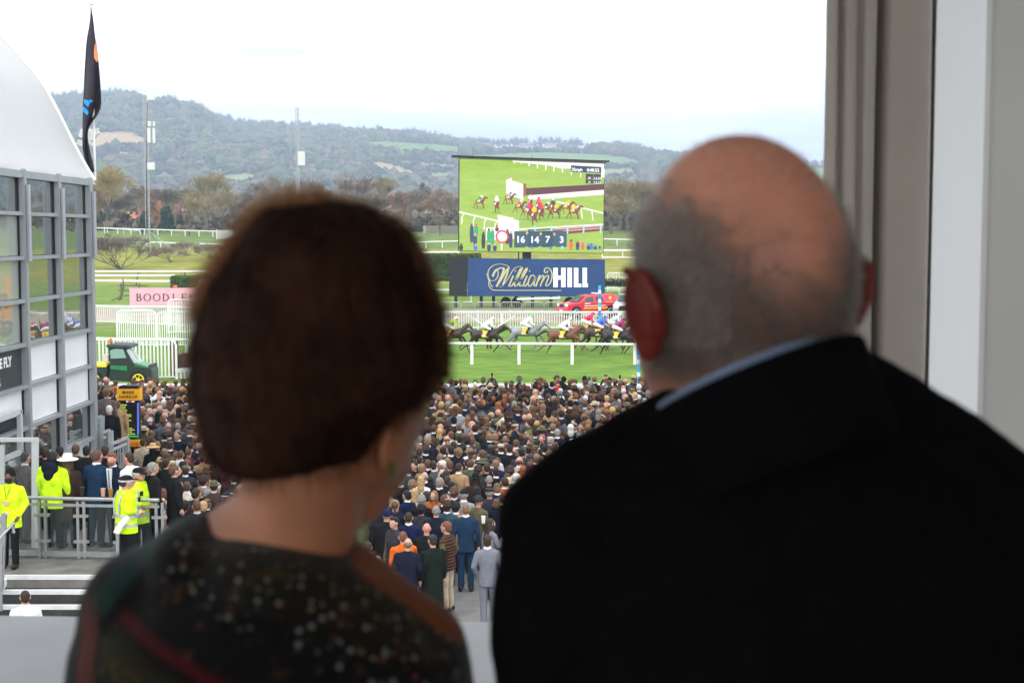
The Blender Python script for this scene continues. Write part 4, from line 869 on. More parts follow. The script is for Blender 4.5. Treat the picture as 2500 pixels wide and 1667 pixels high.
# flag on its pole at the roof corner
fy = 37.6
flagpole = empty('flag_pole', 'thin white flag pole at the corner of the tent roof', 'pole', (0, 0, 0)); obj('shaft', MB().tube([at(232, 440, fy), at(222, 12, fy)], [.035, .02], 8), WHITE, flagpole); obj('finial', MB().ell(at(222, 11, fy), (.07, .07, .03)), WHITE, flagpole)
flag = empty('flag', 'limp black feather flag with orange emblem and blue stripes at the roof corner', 'flag', (0, 0, 0))
Lf = [(222, 18), (219, 60), (213, 85), (209, 120), (207, 170), (206, 210), (204, 245), (203, 280), (202, 305), (203, 330), (201, 355), (206, 385), (210, 405), (214, 425)]
Rt = [(223, 18), (228, 60), (233, 95), (238, 125), (242, 160), (245, 200), (247, 235), (249, 264), (235, 288), (216, 308), (213, 335), (219, 365), (226, 395), (230, 420)]
mb = MB(); vs = []; K = 12
for j, (a, b_) in enumerate(zip(Lf, Rt)):
    for k in range(K + 1):
        t = k / K; u = a[0] + (b_[0] - a[0]) * t; v = a[1] + (b_[1] - a[1]) * t; w_ = (b_[0] - a[0]) / 40
        d = .16 * w_ * math.sin(t * 7.5 + j * .35) + .05 * math.sin(j * 1.7 + t * 4); vs.append(at(u, v, fy - .12 + d))
nf = len(Lf); mb.add(vs, [(j * (K + 1) + k, j * (K + 1) + k + 1, (j + 1) * (K + 1) + k + 1, (j + 1) * (K + 1) + k) for j in range(nf - 1) for k in range(K)])
fm = mb.mesh('cloth', smooth=True); fo = obj('cloth', fm, mat('black_flag_cloth', (.035, .03, .04), .8, .15, 3), flag); mo = fo.modifiers.new('s', 'SUBSURF'); mo.levels = mo.render_levels = 1
so_ = fo.modifiers.new('t', 'SOLIDIFY'); so_.thickness = .012
Ef = fy - .42
tag(obj('emblem', MB().poly([at(u, v, Ef) for u, v in ((235, 100), (237, 112), (240, 140), (239, 150), (235, 152), (230, 142), (229, 128), (231, 112))]), mat('orange_emblem', (.62, .20, .09), .7, .3, 9), flag), 'orange heraldic emblem')
for P in ([(205, 243), (216, 246), (219, 252), (215, 262), (205, 252)], [(203, 260), (213, 268), (216, 276), (213, 282), (202, 272)], [(218, 243), (227, 247), (220, 252)]): obj('stripe', MB().poly([at(u, v, Ef) for u, v in P]), mat('bright_blue_print', (.02, .30, .75), .7), flag)
# white floodlights fixed behind the flag
e = empty('floodlight_cluster', 'cluster of white floodlights and brackets on the tent roof edge behind the flag', 'floodlight', (0, 0, 0)); fy2 = 38.2
for (a, b_, w_) in (((216, 342), (237, 318), .14), ((200, 337), (207, 318), .12), ((218, 330), (222, 316), .16)): obj('lamp', bevelled(MB().bar(at(*a, fy2), at(*b_, fy2), w_ * 1.0, .2).mesh('lamp'), .02), WHITE, e)
obj('lens', MB().bar(at(233, 316, fy2 - .05), at(241, 316, fy2 - .05), .06), WHITE, e); obj('bracket', MB().bar(at(186, 339, fy2), at(206, 339, fy2), .05), STEEL, e); obj('mount', MB().bar(at(195, 355, fy2), at(199, 343, fy2), .16), WHITE, e)

# ------------------------------------------------------------------ raised platform, steps, glass balustrade
CONC = mat('stained_concrete', (.16, .15, .135), .9, .3, 2.2, bump=.3); RISER = mat('dark_step_riser', (.045, .043, .042), .9, .3, 3); NOS = mat('pale_step_nosing', (.62, .62, .62), .6, .1, 5)
pf = empty('raised_terrace', 'grey concrete terrace with white-edged steps before the pavilion', 'terrace', (0, 0, 0))
obj('deck', MB().box(((FX - 6) / 2 + .1, (24.6 + 28.9) / 2, .745), (FX * -1 - 6 + 5, 28.9 - 24.6, 1.49)), CONC, pf)
obj('deck', MB().box((-11.4, (28.9 + 37) / 2, .745), (2.6, 8.09, 1.485)), CONC, pf)
for k in range(8):
    z = 1.5 - .187 * (k); y1 = 24.6 - .30 * k; 
    obj('step', MB().box((-10.9, y1 - .15, (z - .187) / 2), (9.2, .30, z - .187)), RISER, pf) if k < 7 else None
    obj('nosing', MB().box((-10.9, y1 + .035, z - .012 + .004), (9.2, .09, .07)), NOS, pf)
for sx_, lb in ((-9.42, 'steel handrail running down the steps at the left edge'),):
    hr_ = empty('handrail', lb, 'handrail', (0, 0, 0)); obj('rail', MB().tube([at(-30, 1355, 23.2), at(0, 1312, 23.6), at(33, 1277, 24.2), at(33, 1300, 24.2)], .03, 8), STEEL, hr_)
    obj('post', MB().bar(at(2, 1440, 24.0), at(10, 1253, 24.0), .09, .05), STEEL, hr_); obj('post', MB().bar(at(2, 1490, 23.4), at(3, 1330, 23.4), .05), STEEL, hr_); 
    obj('stringer', MB().bar(at(-20, 1470, 23.5), at(8, 1417, 24.4), .12), NOS, hr_); obj('rail', MB().bar(at(-20, 1290, 24.0), at(16, 1253, 24.0), .07), STEEL, hr_)
def clearglass(name, tint=(.75, .82, .8), op=.25):
    m = bpy.data.materials.new(name); m.use_nodes = True; nt = m.node_tree; b = nt.nodes['Principled BSDF']; b.inputs['Base Color'].default_value = (*tint, 1); b.inputs['Roughness'].default_value = .05; b.inputs['Alpha'].default_value = op; return m
CG = clearglass('balustrade_glass', (.12, .15, .15), .12)
def balustrade(a, b_, z, label, n, ht=1.12, glass=True):
    a, b_ = Vector((*a, z)), Vector((*b_, z)); e = empty('glass_balustrade', label, 'balustrade', (0, 0, 0)); d = b_ - a; up = Vector((0, 0, 1))
    obj('handrail', MB().tube([a + up * ht, b_ + up * ht], .035, 8), STEEL, e); obj('top_rail', MB().bar(a + up * (ht - .12), b_ + up * (ht - .12), .04, .05), STEEL, e); obj('bottom_rail', MB().bar(a + up * .09, b_ + up * .09, .06, .10), STEEL, e)
    for k in range(n + 1):
        for s in (-.06, .06):
            p = a + d * (k / n) + d.normalized() * s; obj('post', MB().bar(p, p + up * (ht - .05), .05, .03), STEEL, e)
        for zz in (.32, .8): obj('clamp', MB().box(a + d * (k / n) + up * zz, (.28, .04, .05)), WHITE if 0 else STEEL, e)
        if k < n: p, q = a + d * (k / n) + d.normalized() * .16, a + d * ((k + 1) / n) - d.normalized() * .16; obj('glass_panel', MB().bar(p + up * .56, q + up * .56, .012, .84), CG, e)
    return e
A = onz(52, 1368, 1.5); B = onz(98, 1366, 1.5); Cc = onz(240, 1372, 1.5)
balustrade((-10.6, 26.15), (B.x, 26.15), 1.5, 'glass balustrade behind the guard at the left edge of the terrace', 1)
balustrade((B.x, 26.1), (-6.5, 25.9), 1.5, 'glass balustrade with steel handrail along the terrace below the blue suited man', 3)
e = empty('handrail', 'white angled stair handrail rising beside the lower police officer', 'handrail', (0, 0, 0)); obj('rail', MB().tube([at(283, 1302, 25.2), at(296, 1280, 25.3), at(314, 1262, 25.4)], .055, 8), WHITE, e); obj('post', MB().bar(at(288, 1390, 25.3), at(288, 1295, 25.3), .05), STEEL, e)
# open glazed door standing out from the facade
e = empty('glass_door', 'open pale grey framed glass door at the pavilion entrance', 'door', (0, 0, 0)); DG = mat('pale_grey_frame', (.50, .53, .52), .5, .05, 2); dy = 27.0
for p, q, w_ in ((at(86, 1352, dy), at(86, 1068, dy), .12), (at(-40, 1073, dy), at(92, 1073, dy), .11), (at(6, 1352, dy), at(6, 1086, dy), .08), (at(-40, 1345, dy), at(92, 1345, dy), .1)): obj('frame', MB().bar(p, q, w_, .07), DG, e)
p, q = at(8, 1346, dy), at(84, 1076, dy); obj('pane', MB().box(((p.x + q.x) / 2, dy, (p.z + q.z) / 2), (q.x - p.x, .012, q.z - p.z)), CG, e)
e = empty('window_frame', 'white projecting window frame on the pavilion above the door', 'window', (0, 0, 0))
for p, q in (((FX + .14, 28.6, 3.62), (FX + .14, 31.1, 3.62)), ((FX + .14, 28.6, 2.72), (FX + .14, 31.1, 2.72)), ((FX + .14, 31.1, 2.7), (FX + .14, 31.1, 3.65))): obj('frame', MB().bar(p, q, .1), DG, e)
# stepped grey railings beside the side stand
srl = empty('stepped_railing', 'stepped grey metal railings going down beside the bookmaker\'s board', 'railing', (0, 0, 0)); GR = mat('galvanised_grey', (.40, .43, .43), .5, .06, 3, metal=.2)
for (u, v, Y, wd) in ((229, 984, 37.4, .10), (249, 1016, 37.3, .12), (270, 1051, 37.0, .12), (309, 1069, 38.3, .12)):
    p = at(u, v, Y); obj('post', MB().bar((p.x, Y, .02), p, wd, .1), GR, srl)
for (a, ya_, b_, yb_) in (((217, 987), 37.1, (229, 984), 37.5), ((217, 1003), 37.1, (228, 998), 37.5), ((231, 1024), 37.0, (248, 1016), 37.6), ((231, 1036), 37.0, (248, 1028), 37.6), ((252, 1056), 36.8, (270, 1049), 37.4), ((252, 1068), 36.8, (270, 1060), 37.4), ((272, 1084), 36.6, (309, 1068), 38.3), ((274, 1097), 36.6, (309, 1082), 38.3), ((231, 1003), 37.8, (240, 999), 38.0), ((250, 1033), 37.6, (259, 1030), 37.8), ((270, 1065), 37.4, (278, 1062), 37.6)):
    obj('rail', MB().bar(at(*a, ya_), at(*b_, yb_), .07), GR, srl)
for u0, u1, v0, Y in ((232, 246, 1040, 37.3), (253, 267, 1072, 37.1), (274, 300, 1100, 37.3), (218, 227, 1005, 37.4)):
    for k in range(5): u = u0 + (u1 - u0) * k / 4; p = at(u, v0 - (u - u0) * .4, Y); obj('bar', MB().bar((p.x, Y, .05), p, .03), GR, srl)
sd = empty('side_stand', 'low stepped side stand beyond the pavilion corner with people on it', 'stand', (0, 0, 0))
for k in range(4): obj('step', MB().box((-12.2 + k * .35 * 0 - .0, 38.4 + k * 1.0, (1.6 - .4 * k) / 2), (3.4, .98, 1.6 - .4 * k)), CONC, sd)

# ------------------------------------------------------------------ bookmaker's board
BY = 40.0; bk = empty('bookmaker_board', 'bookmaker\'s board with yellow MARK HARROP sign above black odds display', 'board', (0, 0, 0)); YEL = mat('amber_sign', (.90, .42, .015), .5, .04, 2)
def quad(u0, v0, u1, v1, Y, th, m, nm, par): a, b_ = at(u0, v1, Y), at(u1, v0, Y); return obj(nm, MB().box(((a.x + b_.x) / 2, Y + th / 2, (a.z + b_.z) / 2), (b_.x - a.x, th, b_.z - a.z)), m, par)
quad(286, 948, 341, 977, BY, .3, YEL, 'header', bk); m = MB(); a, b_ = at(288, 949, BY), at(339, 941, BY); m.prism([(a.x, a.z), (at(339, 949, BY).x, a.z), (b_.x - .03, b_.z), (a.x + .07, b_.z)], 'y', BY, BY + .3); obj('hood', m, BLACK, bk)
quad(289, 977.5, 340, 1069, BY + .05, .15, mat('black_led_panel', (.008, .01, .01), .4, .2), 'display', bk); quad(312, 1074, 342, 1090, BY + .05, .1, YEL, 'lower_sign', bk)
obj('pole', MB().bar(at(315, 1120, BY + .12), at(315, 1060, BY + .12), .08), STEEL, bk)
DK = mat('dark_brown_lettering', (.10, .03, .01), .6)
def ptext(s, u, v, hpx, Y, m, par, ax='CENTER', off=.02, space=1.0, nm='lettering', shear=0):
    me = text_mesh(s, 1, .003, ax, offset=off, space=space, shear=shear); k = hpx / F * Y / .70; p = at(u, v, Y); me.transform(Matrix(((k, 0, 0, p.x), (0, 0, -k, Y), (0, k, 0, p.z), (0, 0, 0, 1)))); return obj(nm, me, m, par)
ptext('MARK', 313.5, 961, 7.5, BY - .02, DK, bk, space=1.1); ptext('HARROP', 313.5, 972, 7.5, BY - .02, DK, bk, space=1.1)
LEDY = flat('led_yellow', (.55, .6, .08), .9); LEDB = flat('led_blue', (.12, .18, .8), 1.2); LEDG = flat('led_green', (.02, .45, .05), .8); LEDR = flat('led_red', (.8, .05, .05), .9); LEDW = flat('led_white', (.8, .8, .9), .9)
ly = MB(); lb_ = MB(); rr = random.Random(4)
for k, v in enumerate([988, 992.5, 997, 1002, 1006.5, 1012, 1016, 1020.5, 1026, 1030, 1035, 1045, 1049, 1054, 1059]):
    w_ = rr.choice([14, 18, 28, 22, 30, 20]); x = 292 + (k > 8) * 5 + (k > 10) * 3
    while w_ > 0: l = rr.uniform(3, 7); a, b_ = at(x, v + 1.3, BY + .03), at(x + min(l, w_), v - 1.0, BY + .03); ly.box(((a.x + b_.x) / 2, BY + .04, (a.z + b_.z) / 2), (b_.x - a.x, .01, b_.z - a.z)); x += l + 1.2; w_ -= l + 1.2
for k in range(20): v = 985 + k * 3.9; a, b_ = at(334, v + 1.2, BY), at(338.5, v - 1.2, BY); lb_.box(((a.x + b_.x) / 2, BY + .04, (a.z + b_.z) / 2), (b_.x - a.x, .01, b_.z - a.z))
obj('odds_row', ly, LEDY, bk); obj('price_column', lb_, LEDB, bk); quad(291, 1063, 339, 1067, BY + .03, .02, LEDG, 'green_strip', bk); quad(308, 979, 313, 981.5, BY + .03, .02, LEDW, 'logo_strip', bk); quad(315, 979, 319, 981.5, BY + .03, .02, LEDR, 'logo_strip', bk); quad(321, 979, 328, 981.5, BY + .03, .02, LEDW, 'logo_strip', bk)
m = MB()
for k in range(6): a = at(314 + k * 4.2, 1088, BY); m.prism([(a.x, a.z), (at(317 + k * 4.2, 1088, BY).x, a.z), (a.x + .015, at(0, 1077, BY).z)], 'y', BY + .03, BY + .04)
obj('flame_print', m, mat('orange_red_print', (.6, .1, .01), .6), bk)

# ------------------------------------------------------------------ vehicles
def wheel(par, c, r, w_, rim, n=20, axis='y'):
    W = MB(); W.prism([(r * math.cos(t), r * math.sin(t)) for t in np.linspace(0, 2 * math.pi, n + 1)[:-1]], 'y', -w_ / 2, w_ / 2); t = obj('wheel', bevelled(W.mesh('wheel'), .03), TYRE, par, loc=c)
    Q = MB(); rr = r * .6; s = -1
    for s in (-1, 1):
        Q.tube([(rr * math.cos(t), s * (w_ / 2 + .012), rr * math.sin(t)) for t in np.linspace(0, 2 * math.pi, 17)], .03, 6); Q.prism([(rr * .33 * math.cos(t), rr * .33 * math.sin(t)) for t in np.linspace(0, 2 * math.pi, 9)[:-1]], 'y', s * w_ / 2 - .0, s * (w_ / 2 + .03))
        for k in range(6): a = math.pi * 2 * k / 6 + .2; Q.bar((rr * .2 * math.cos(a), s * (w_ / 2 + .015), rr * .2 * math.sin(a)), (rr * math.cos(a), s * (w_ / 2 + .015), rr * math.sin(a)), .09, .03)
    obj('rim', Q, rim, t); return t
# green utility vehicle, seen from its right side, nose to the right
JG = mat('dark_green_paint', (.010, .022, .018), .35, .1, 2, spec=.5); JB = mat('bright_green_paint', (.015, .20, .06), .35, .05, 2, coat=.3); JY = mat('farm_yellow', (.85, .68, .03), .45, .05, 2)
Yv = 69.0; gxx = at(370, 900, Yv).x; sc_ = Yv / F
gat = empty('utility_vehicle', 'green utility vehicle with yellow wheels parked behind the crowd, left', 'utility vehicle', (0, 0, 0))
def G(u, v): p = at(u, v, Yv); return (p.x, p.z)
def gpr(poly, y0, y1, m, nm, bev=.03, par=None): return obj(nm, bevelled(MB().prism([G(*p) for p in poly], 'y', Yv + y0, Yv + y1).mesh(nm), bev), m, par or gat)
gpr([(180, 893), (262, 893), (262, 928), (245, 930), (242, 918), (232, 912), (222, 912), (212, 918), (208, 930), (180, 930)], 0, 1.5, JG, 'bed'); gpr([(180, 889), (260, 889), (260, 896), (180, 896)], -.02, 1.52, JY, 'side_stripe', .01)
gpr([(262, 848), (267, 892), (262, 930), (318, 932), (320, 905), (326, 896), (312, 868), (300, 849)], .1, 1.4, JG, 'cab', .05)
gpr([(258, 842), (266, 840), (314, 842), (320, 847), (317, 850), (260, 849)], .0, 1.5, DGREY, 'roof', .04); gpr([(268, 893), (268, 901), (309, 906), (309, 894)], .06, .12, JB, 'door_panel', .01)
gpr([(325, 886), (345, 890), (356, 894), (364, 898), (350, 900), (327, 896)], .1, 1.4, JB, 'bonnet', .04); gpr([(318, 899), (327, 893), (364, 897), (369, 903), (370, 930), (358, 934), (354, 922), (345, 914), (333, 914), (324, 922), (321, 932), (318, 932)], .05, 1.45, JG, 'front_wing', .03)
gpr([(267, 856), (281, 851), (300, 853), (308, 874), (270, 876)], .05, .08, clearglass('cab_glass', (.35, .55, .5), .55), 'side_window', .01); obj('windscreen', MB().add([Vector((G(305, 852)[0], Yv + .12, G(305, 852)[1])), Vector((G(332, 888)[0], Yv + .12, G(332, 888)[1])), Vector((G(332, 888)[0], Yv + 1.38, G(332, 888)[1])), Vector((G(305, 852)[0], Yv + 1.38, G(305, 852)[1]))], [(0, 1, 2, 3)]), clearglass('windscreen_glass', (.5, .6, .62), .6), gat)
gpr([(308, 856), (314, 852), (334, 884), (327, 888)], .06, .2, mat('pale_pillar', (.45, .5, .5), .5), 'windscreen_pillar', .01); gpr([(245, 867), (261, 867), (261, 886), (245, 886)], .3, .8, mat('translucent_tank', (.55, .5, .48), .5), 'tank', .04)
gpr([(360, 892), (366, 890), (368, 905), (363, 905)], .1, 1.4, DGREY, 'bull_bar', .02)
for u in (230, 338): x, z = G(u, 929); wheel(gat, (x, Yv + .1, .44), .44, .28, JY)
obj('beacon', MB().ell((G(263, 833)[0], Yv + .5, G(263, 833)[1]), (.09, .09, .14)), CONE, gat); obj('beacon_stem', MB().bar((G(263, 841)[0], Yv + .5, G(263, 841)[1]), (G(263, 835)[0], Yv + .5, G(263, 835)[1]), .04), BLACK, gat)
obj('chassis', MB().box((G(285, 930)[0], Yv + .75, .5), (2.6, .9, .15)), BLACK, gat)

def car(label, cat, name, loc, rz, L_, Wd, prof_low, cab, paint, pickup=False):
    """side outlines in metres, nose towards -x; cab narrows towards the roof"""
    e = empty(name, label, cat, loc, rz); hw = Wd / 2
    m = MB(); m.prism(prof_low, 'y', -hw, hw); obj('body', bevelled(m.mesh('body'), .09, 3), paint, e)
    c = MB(); zs = [p[1] for p in cab]; z0, z1 = min(zs), max(zs); n = len(cab); vs = []
    for s in (-1, 1):
        for x, z in cab: t = (z - z0) / (z1 - z0); vs.append((x, s * (hw - .04 - .20 * t), z))
    c.add(vs, [tuple(range(n)), tuple(range(n, 2 * n))[::-1]] + [(k, (k + 1) % n, n + (k + 1) % n, n + k) for k in range(n)]); obj('cabin', bevelled(c.mesh('cabin'), .06, 3), paint, e)
    return e
RED = mat('fire_red_paint', (.62, .012, .035), .3, .06, 1, spec=.6, coat=.5); SILV = mat('silver_paint', (.52, .54, .56), .3, .05, 1, spec=.6, coat=.4); CHROME = mat('chrome', (.6, .6, .62), .15, .1, 5, metal=1); LAMPW = mat('lamp_glass_white', (.75, .78, .8), .15, .1, 8, spec=.8); YST = mat('yellow_reflective', (.85, .6, .02), .5)
TGL = glassm('tinted_car_glass', (.05, .07, .07), .08); TGL.node_tree.nodes['Principled BSDF'].inputs['IOR'].default_value = 1.45; TGL.node_tree.nodes['Principled BSDF'].inputs['Specular IOR Level'].default_value = .5
low = [(-2.55, .45), (-2.62, .75), (-2.55, 1.08), (-1.5, 1.22), (2.4, 1.22), (2.58, 1.1), (2.6, .55), (2.35, .42), (-2.4, .36)]
cabp = [(-1.55, 1.18), (-.72, 1.72), (-.3, 1.80), (2.0, 1.86), (2.4, 1.70), (2.56, 1.18)]
pz = gz(122); pxl = at(1437, 760, 122); rz = R(27)
pk = car('red pickup with hard-top and yellow chequered side stripe behind the rails', 'pickup truck', 'pickup_truck', (pxl.x, 122, pz + .18), rz, 5.2, 1.85, low, cabp, RED)
def onside(par, nm, poly, m, y, th=.02):
    s = -1; mm = MB(); vs = [];
    for d in (0, th):
        for x, z in poly: t = max(0, (z - 1.18)) / .68; vs.append((x, s * (.925 - (.04 + .20 * t if z > 1.19 else 0)) - d + y, z))
    n = len(poly); mm.add(vs, [tuple(range(n)), tuple(range(n, 2 * n))[::-1]] + [(k, (k + 1) % n, n + (k + 1) % n, n + k) for k in range(n)]); return obj(nm, mm, m, par)
onside(pk, 'side_window', [(-1.02, 1.24), (-.62, 1.62), (-.05, 1.66), (0, 1.24)], TGL, -.01); onside(pk, 'side_window', [(.22, 1.26), (.22, 1.66), (.85, 1.68), (.98, 1.30)], TGL, -.01)
mm = MB(); mm.add([(-1.53, -.78, 1.24), (-.78, -.66, 1.70), (-.78, .66, 1.70), (-1.53, .78, 1.24)], [(0, 1, 2, 3)]); mm.xf(Matrix.Translation((-.03, 0, .04))); obj('windscreen', mm, TGL, pk)
obj('grille', MB().box((-2.63, 0, .93), (.06, .8, .24)), CHROME, pk); [obj('grille_slot', MB().box((-2.67, y, .93), (.04, .2, .18)), BLACK, pk) for y in (-.22, .0, .22)]
for s in (-1, 1): obj('headlight', bevelled(MB().box((-2.52, s * .68, .97), (.26, .42, .22)).mesh('h'), .05), LAMPW, pk); obj('wing_mirror', bevelled(MB().box((-1.0, s * 1.03, 1.28), (.14, .2, .18)).mesh('m'), .04), RED, pk)
obj('bumper', bevelled(MB().box((-2.6, 0, .58), (.2, 1.8, .22)).mesh('b'), .06), RED, pk); obj('number_plate', MB().box((-2.72, 0, .52), (.03, .5, .13)), LAMPW, pk); obj('light_bar', bevelled(MB().box((.7, 0, 1.92), (.3, 1.1, .1)).mesh('l'), .03), LAMPW, pk)
for x in (-1.72, 1.62):
    for s in (-1, 1): wheel(pk, (x, s * .82, .40), .40, .26, CHROME)
    obj('wheel_arch', MB().prism([(x + .50 * math.cos(t), .40 + .50 * math.sin(t)) for t in np.linspace(0, 2 * math.pi, 20)[:-1]], 'y', -.936, -.90), BLACK, pk)
mm = MB()
for k in range(9): x = -1.0 + k * .26; mm.prism([(x, .62 + .07 * (k % 2)), (x + .26, .62 + .07 * ((k + 1) % 2)), (x + .26, .72 + .07 * ((k + 1) % 2)), (x, .72 + .07 * (k % 2))], 'y', -.945, -.93)
obj('chequered_stripe', mm, YST, pk); obj('white_print', MB().box((.1, -.94, .90), (2.1, .02, .06)), WLET, pk); obj('white_print', MB().box((-.65, -.94, 1.10), (.55, .02, .07)), WLET, pk); obj('crest', MB().ell((1.65, -.82, 1.52), (.14, .06, .17)), YST, pk); obj('white_print', MB().box((1.5, -.945, 1.20), (.8, .03, .03)), WLET, pk)
lowc = [(-2.1, .35), (-2.2, .65), (-2.0, .92), (-1.05, 1.05), (2.0, 1.1), (2.15, .8), (2.1, .35)]; cabc = [(-1.15, 1.0), (-.35, 1.52), (.2, 1.60), (1.3, 1.55), (2.0, 1.08)]
q = at(1536, 760, 119); cr = car('silver car facing the camera beside the red pickup, half behind the bald man', 'car', 'car', (q.x, 119.5, gz(121) + .42), R(78), 4.3, 1.8, lowc, cabc, SILV)
mm = MB(); mm.add([(-1.13, -.76, 1.08), (-.45, -.66, 1.50), (-.45, .66, 1.50), (-1.13, .76, 1.08)], [(0, 1, 2, 3)]); mm.xf(Matrix.Translation((-.04, 0, .03))); obj('windscreen', mm, TGL, cr); obj('grille', MB().prism([(-.5, .45), (.5, .45), (.4, .78), (-.4, .78)], 'x', -2.24, -2.1), BLACK, cr)
for s in (-1, 1): obj('headlight', bevelled(MB().box((-2.05, s * .68, .80), (.22, .4, .13)).mesh('h'), .03), LAMPW, cr)
cr.scale = (1.12, 1.12, 1.12)
for x in (-1.35, 1.35):
    for s in (-1, 1): wheel(cr, (x, s * .8, .33), .33, .2, CHROME)
# orange digger standing beyond (the pavilion glass mirrors it)
dg_ = empty('excavator', 'orange digger with raised arm mirrored in the pavilion glass', 'digger', (15.8, 108, 0), R(10)); OR = mat('digger_orange', (.75, .30, .02), .5, .1, 2)
m = MB(); m.prism([(-.5, 1.2), (.5, 1.2), (.8, 2.6), (.25, 4.4), (-.25, 4.3), (.1, 2.8)], 'y', -.2, .2); obj('boom', m, OR, dg_); obj('dipper', MB().bar((0, 0, 4.2), (2.6, 0, 3.2), .35), OR, dg_); obj('body', bevelled(MB().box((1.6, 0, 1.3), (3.2, 1.9, 1.0)).mesh('b'), .1), OR, dg_); obj('cab', bevelled(MB().box((1.2, 0, 2.3), (1.4, 1.5, 1.3)).mesh('c'), .08), DGREY, dg_)
for x in (.2, 2.8):
    for s in (-1, 1): wheel(dg_, (x, s * .9, .55), .55, .35, OR)

# ------------------------------------------------------------------ the room we look out from
WALLM = mat('warm_grey_wall_paint', (.72, .725, .70), .8, .03, 3); CEIL = mat('white_ceiling_paint', (.80, .79, .77), .85, .02, 3); FLR = mat('brown_carpet', (.16, .13, .11), .95, .2, 8)
FZ = H - 1.69; y1 = 3.045; y2 = 3.40; XR = 1.013; ZC = FZ + 2.95
def bx(nm, x0, x1, ya_, yb_, z0, z1, m): return struct(nm, MB().box(((x0 + x1) / 2, (ya_ + yb_) / 2, (z0 + z1) / 2), (x1 - x0, yb_ - ya_, z1 - z0)), m)
bx('floor', -3.2, 3.6, -4.0, 3.4, FZ - .2, FZ, FLR); bx('ceiling', -3.4, 3.8, -4.2, 3.6, ZC, ZC + .25, CEIL)
bx('wall_right', XR, 3.8, y1, y2, FZ, ZC, WALLM); bx('wall_side', 3.6, 3.8, -4.2, y1, FZ, ZC, WALLM); bx('wall_left', -3.4, -3.2, -4.2, y2, FZ, FZ + .3, WALLM); bx('wall_left', -3.4, -3.2, -4.2, y2, ZC - .2, ZC, WALLM); bx('wall_left', -3.4, -3.2, 2.9, y2, FZ + .3, ZC - .2, WALLM)  # unseen left wall left mostly open, added to brighten the room
bx('wall_back', -3.2, -3.0, -4.2, -4.0, FZ, ZC, WALLM); bx('wall_back', 3.4, 3.6, -4.2, -4.0, FZ, ZC, WALLM); bx('wall_back', -3.0, 3.4, -4.2, -4.0, FZ, FZ + .5, WALLM); bx('wall_back', -3.0, 3.4, -4.2, -4.0, ZC - .2, ZC, WALLM)  # unseen back wall opening, widened to lift the light indoors
bx('window_reveal', XR - .012, XR, y1 - .004, y2, FZ, ZC, mat('white_gloss_reveal', (.86, .86, .86), .5, .01, 3)); bx('lintel', -3.2, XR - .012, y1, y2, ZC - .28, ZC, CEIL)
struct('grandstand_wall', MB().box((0, 0, (FZ - .2) / 2), (16, 8.5, FZ - .2)), WALLM)
# flat roof ledge just outside the window
a, b_ = onz(80, 1503, 6.3), onz(1195, 1517, 6.3); sl2 = (b_.y - a.y) / (b_.x - a.x); ml_ = MB(); e0, e1 = -7, 7; ye0, ye1 = a.y + sl2 * (e0 - a.x), a.y + sl2 * (e1 - a.x)
ml_.add([(e0, 3.42, 6.3), (e1, 3.42, 6.3), (e1, ye1, 6.3), (e0, ye0, 6.3), (e0, 3.42, 6.1), (e1, 3.42, 6.1), (e1, ye1, 6.1), (e0, ye0, 6.1)], [(0, 1, 2, 3), (7, 6, 5, 4), (0, 4, 5, 1), (1, 5, 6, 2), (2, 6, 7, 3), (3, 7, 4, 0)])
struct('ledge_roof', ml_, mat('pale_grey_membrane', (.21, .21, .212), .7, .05, 4))
# curtain with irregular folds
cu = MB(); y0c = 3.62; fold = []; xa, xb = at(2008, 500, y0c).x, at(2300, 500, y0c).x; n = 90; rr = random.Random(2)
for k in range(n + 1):
    t = k / n; x = xa + (xb - xa) * t; u = 2008 + 292 * t
    d = 0
    for c_, w_, am in ((2046, 9, .035), (2092, 11, .03), (2152, 9, .075), (2284, 14, .10)): d += am * math.exp(-((u - c_) / w_) ** 2)
    fold.append((x, y0c + d - .02 * math.sin(t * 9)))
vs = []; rows_ = 12
for j in range(rows_ + 1):
    z = FZ + .02 + (ZC - .05 - FZ) * j / rows_
    for k, (x, y) in enumerate(fold): vs.append((x + .002 * math.sin(j * .9 + k * .1), y, z))
cu.add(vs, [(j * (n + 1) + k, j * (n + 1) + k + 1, (j + 1) * (n + 1) + k + 1, (j + 1) * (n + 1) + k) for j in range(rows_) for k in range(n)])
co = obj('curtain', cu.mesh('curtain', smooth=True), mat('taupe_curtain_cloth', (.38, .335, .295), .9, .04, 6, sheen=.2)); tag(co, 'taupe full-height curtain hanging in soft folds beside the window', 'curtain'); mo = co.modifiers.new('t', 'SOLIDIFY'); mo.thickness = .01; mo.offset = 1

# ------------------------------------------------------------------ air
hz = MB().box((0, 2700, 200), (18400, 5530, 403))
ho = obj('haze', hz); hm_ = bpy.data.materials.new('pale_air'); hm_.use_nodes = True; nt = hm_.node_tree; nt.nodes.clear(); pv = nt.nodes.new('ShaderNodeVolumePrincipled'); pv.inputs['Color'].default_value = (.64, .79, 1, 1); pv.inputs['Density'].default_value = .00032; pv.inputs['Anisotropy'].default_value = 0
mo_ = nt.nodes.new('ShaderNodeOutputMaterial'); nt.links.new(pv.outputs[0], mo_.inputs['Volume']); ho.data.materials.append(hm_); ho['kind'] = 'stuff'
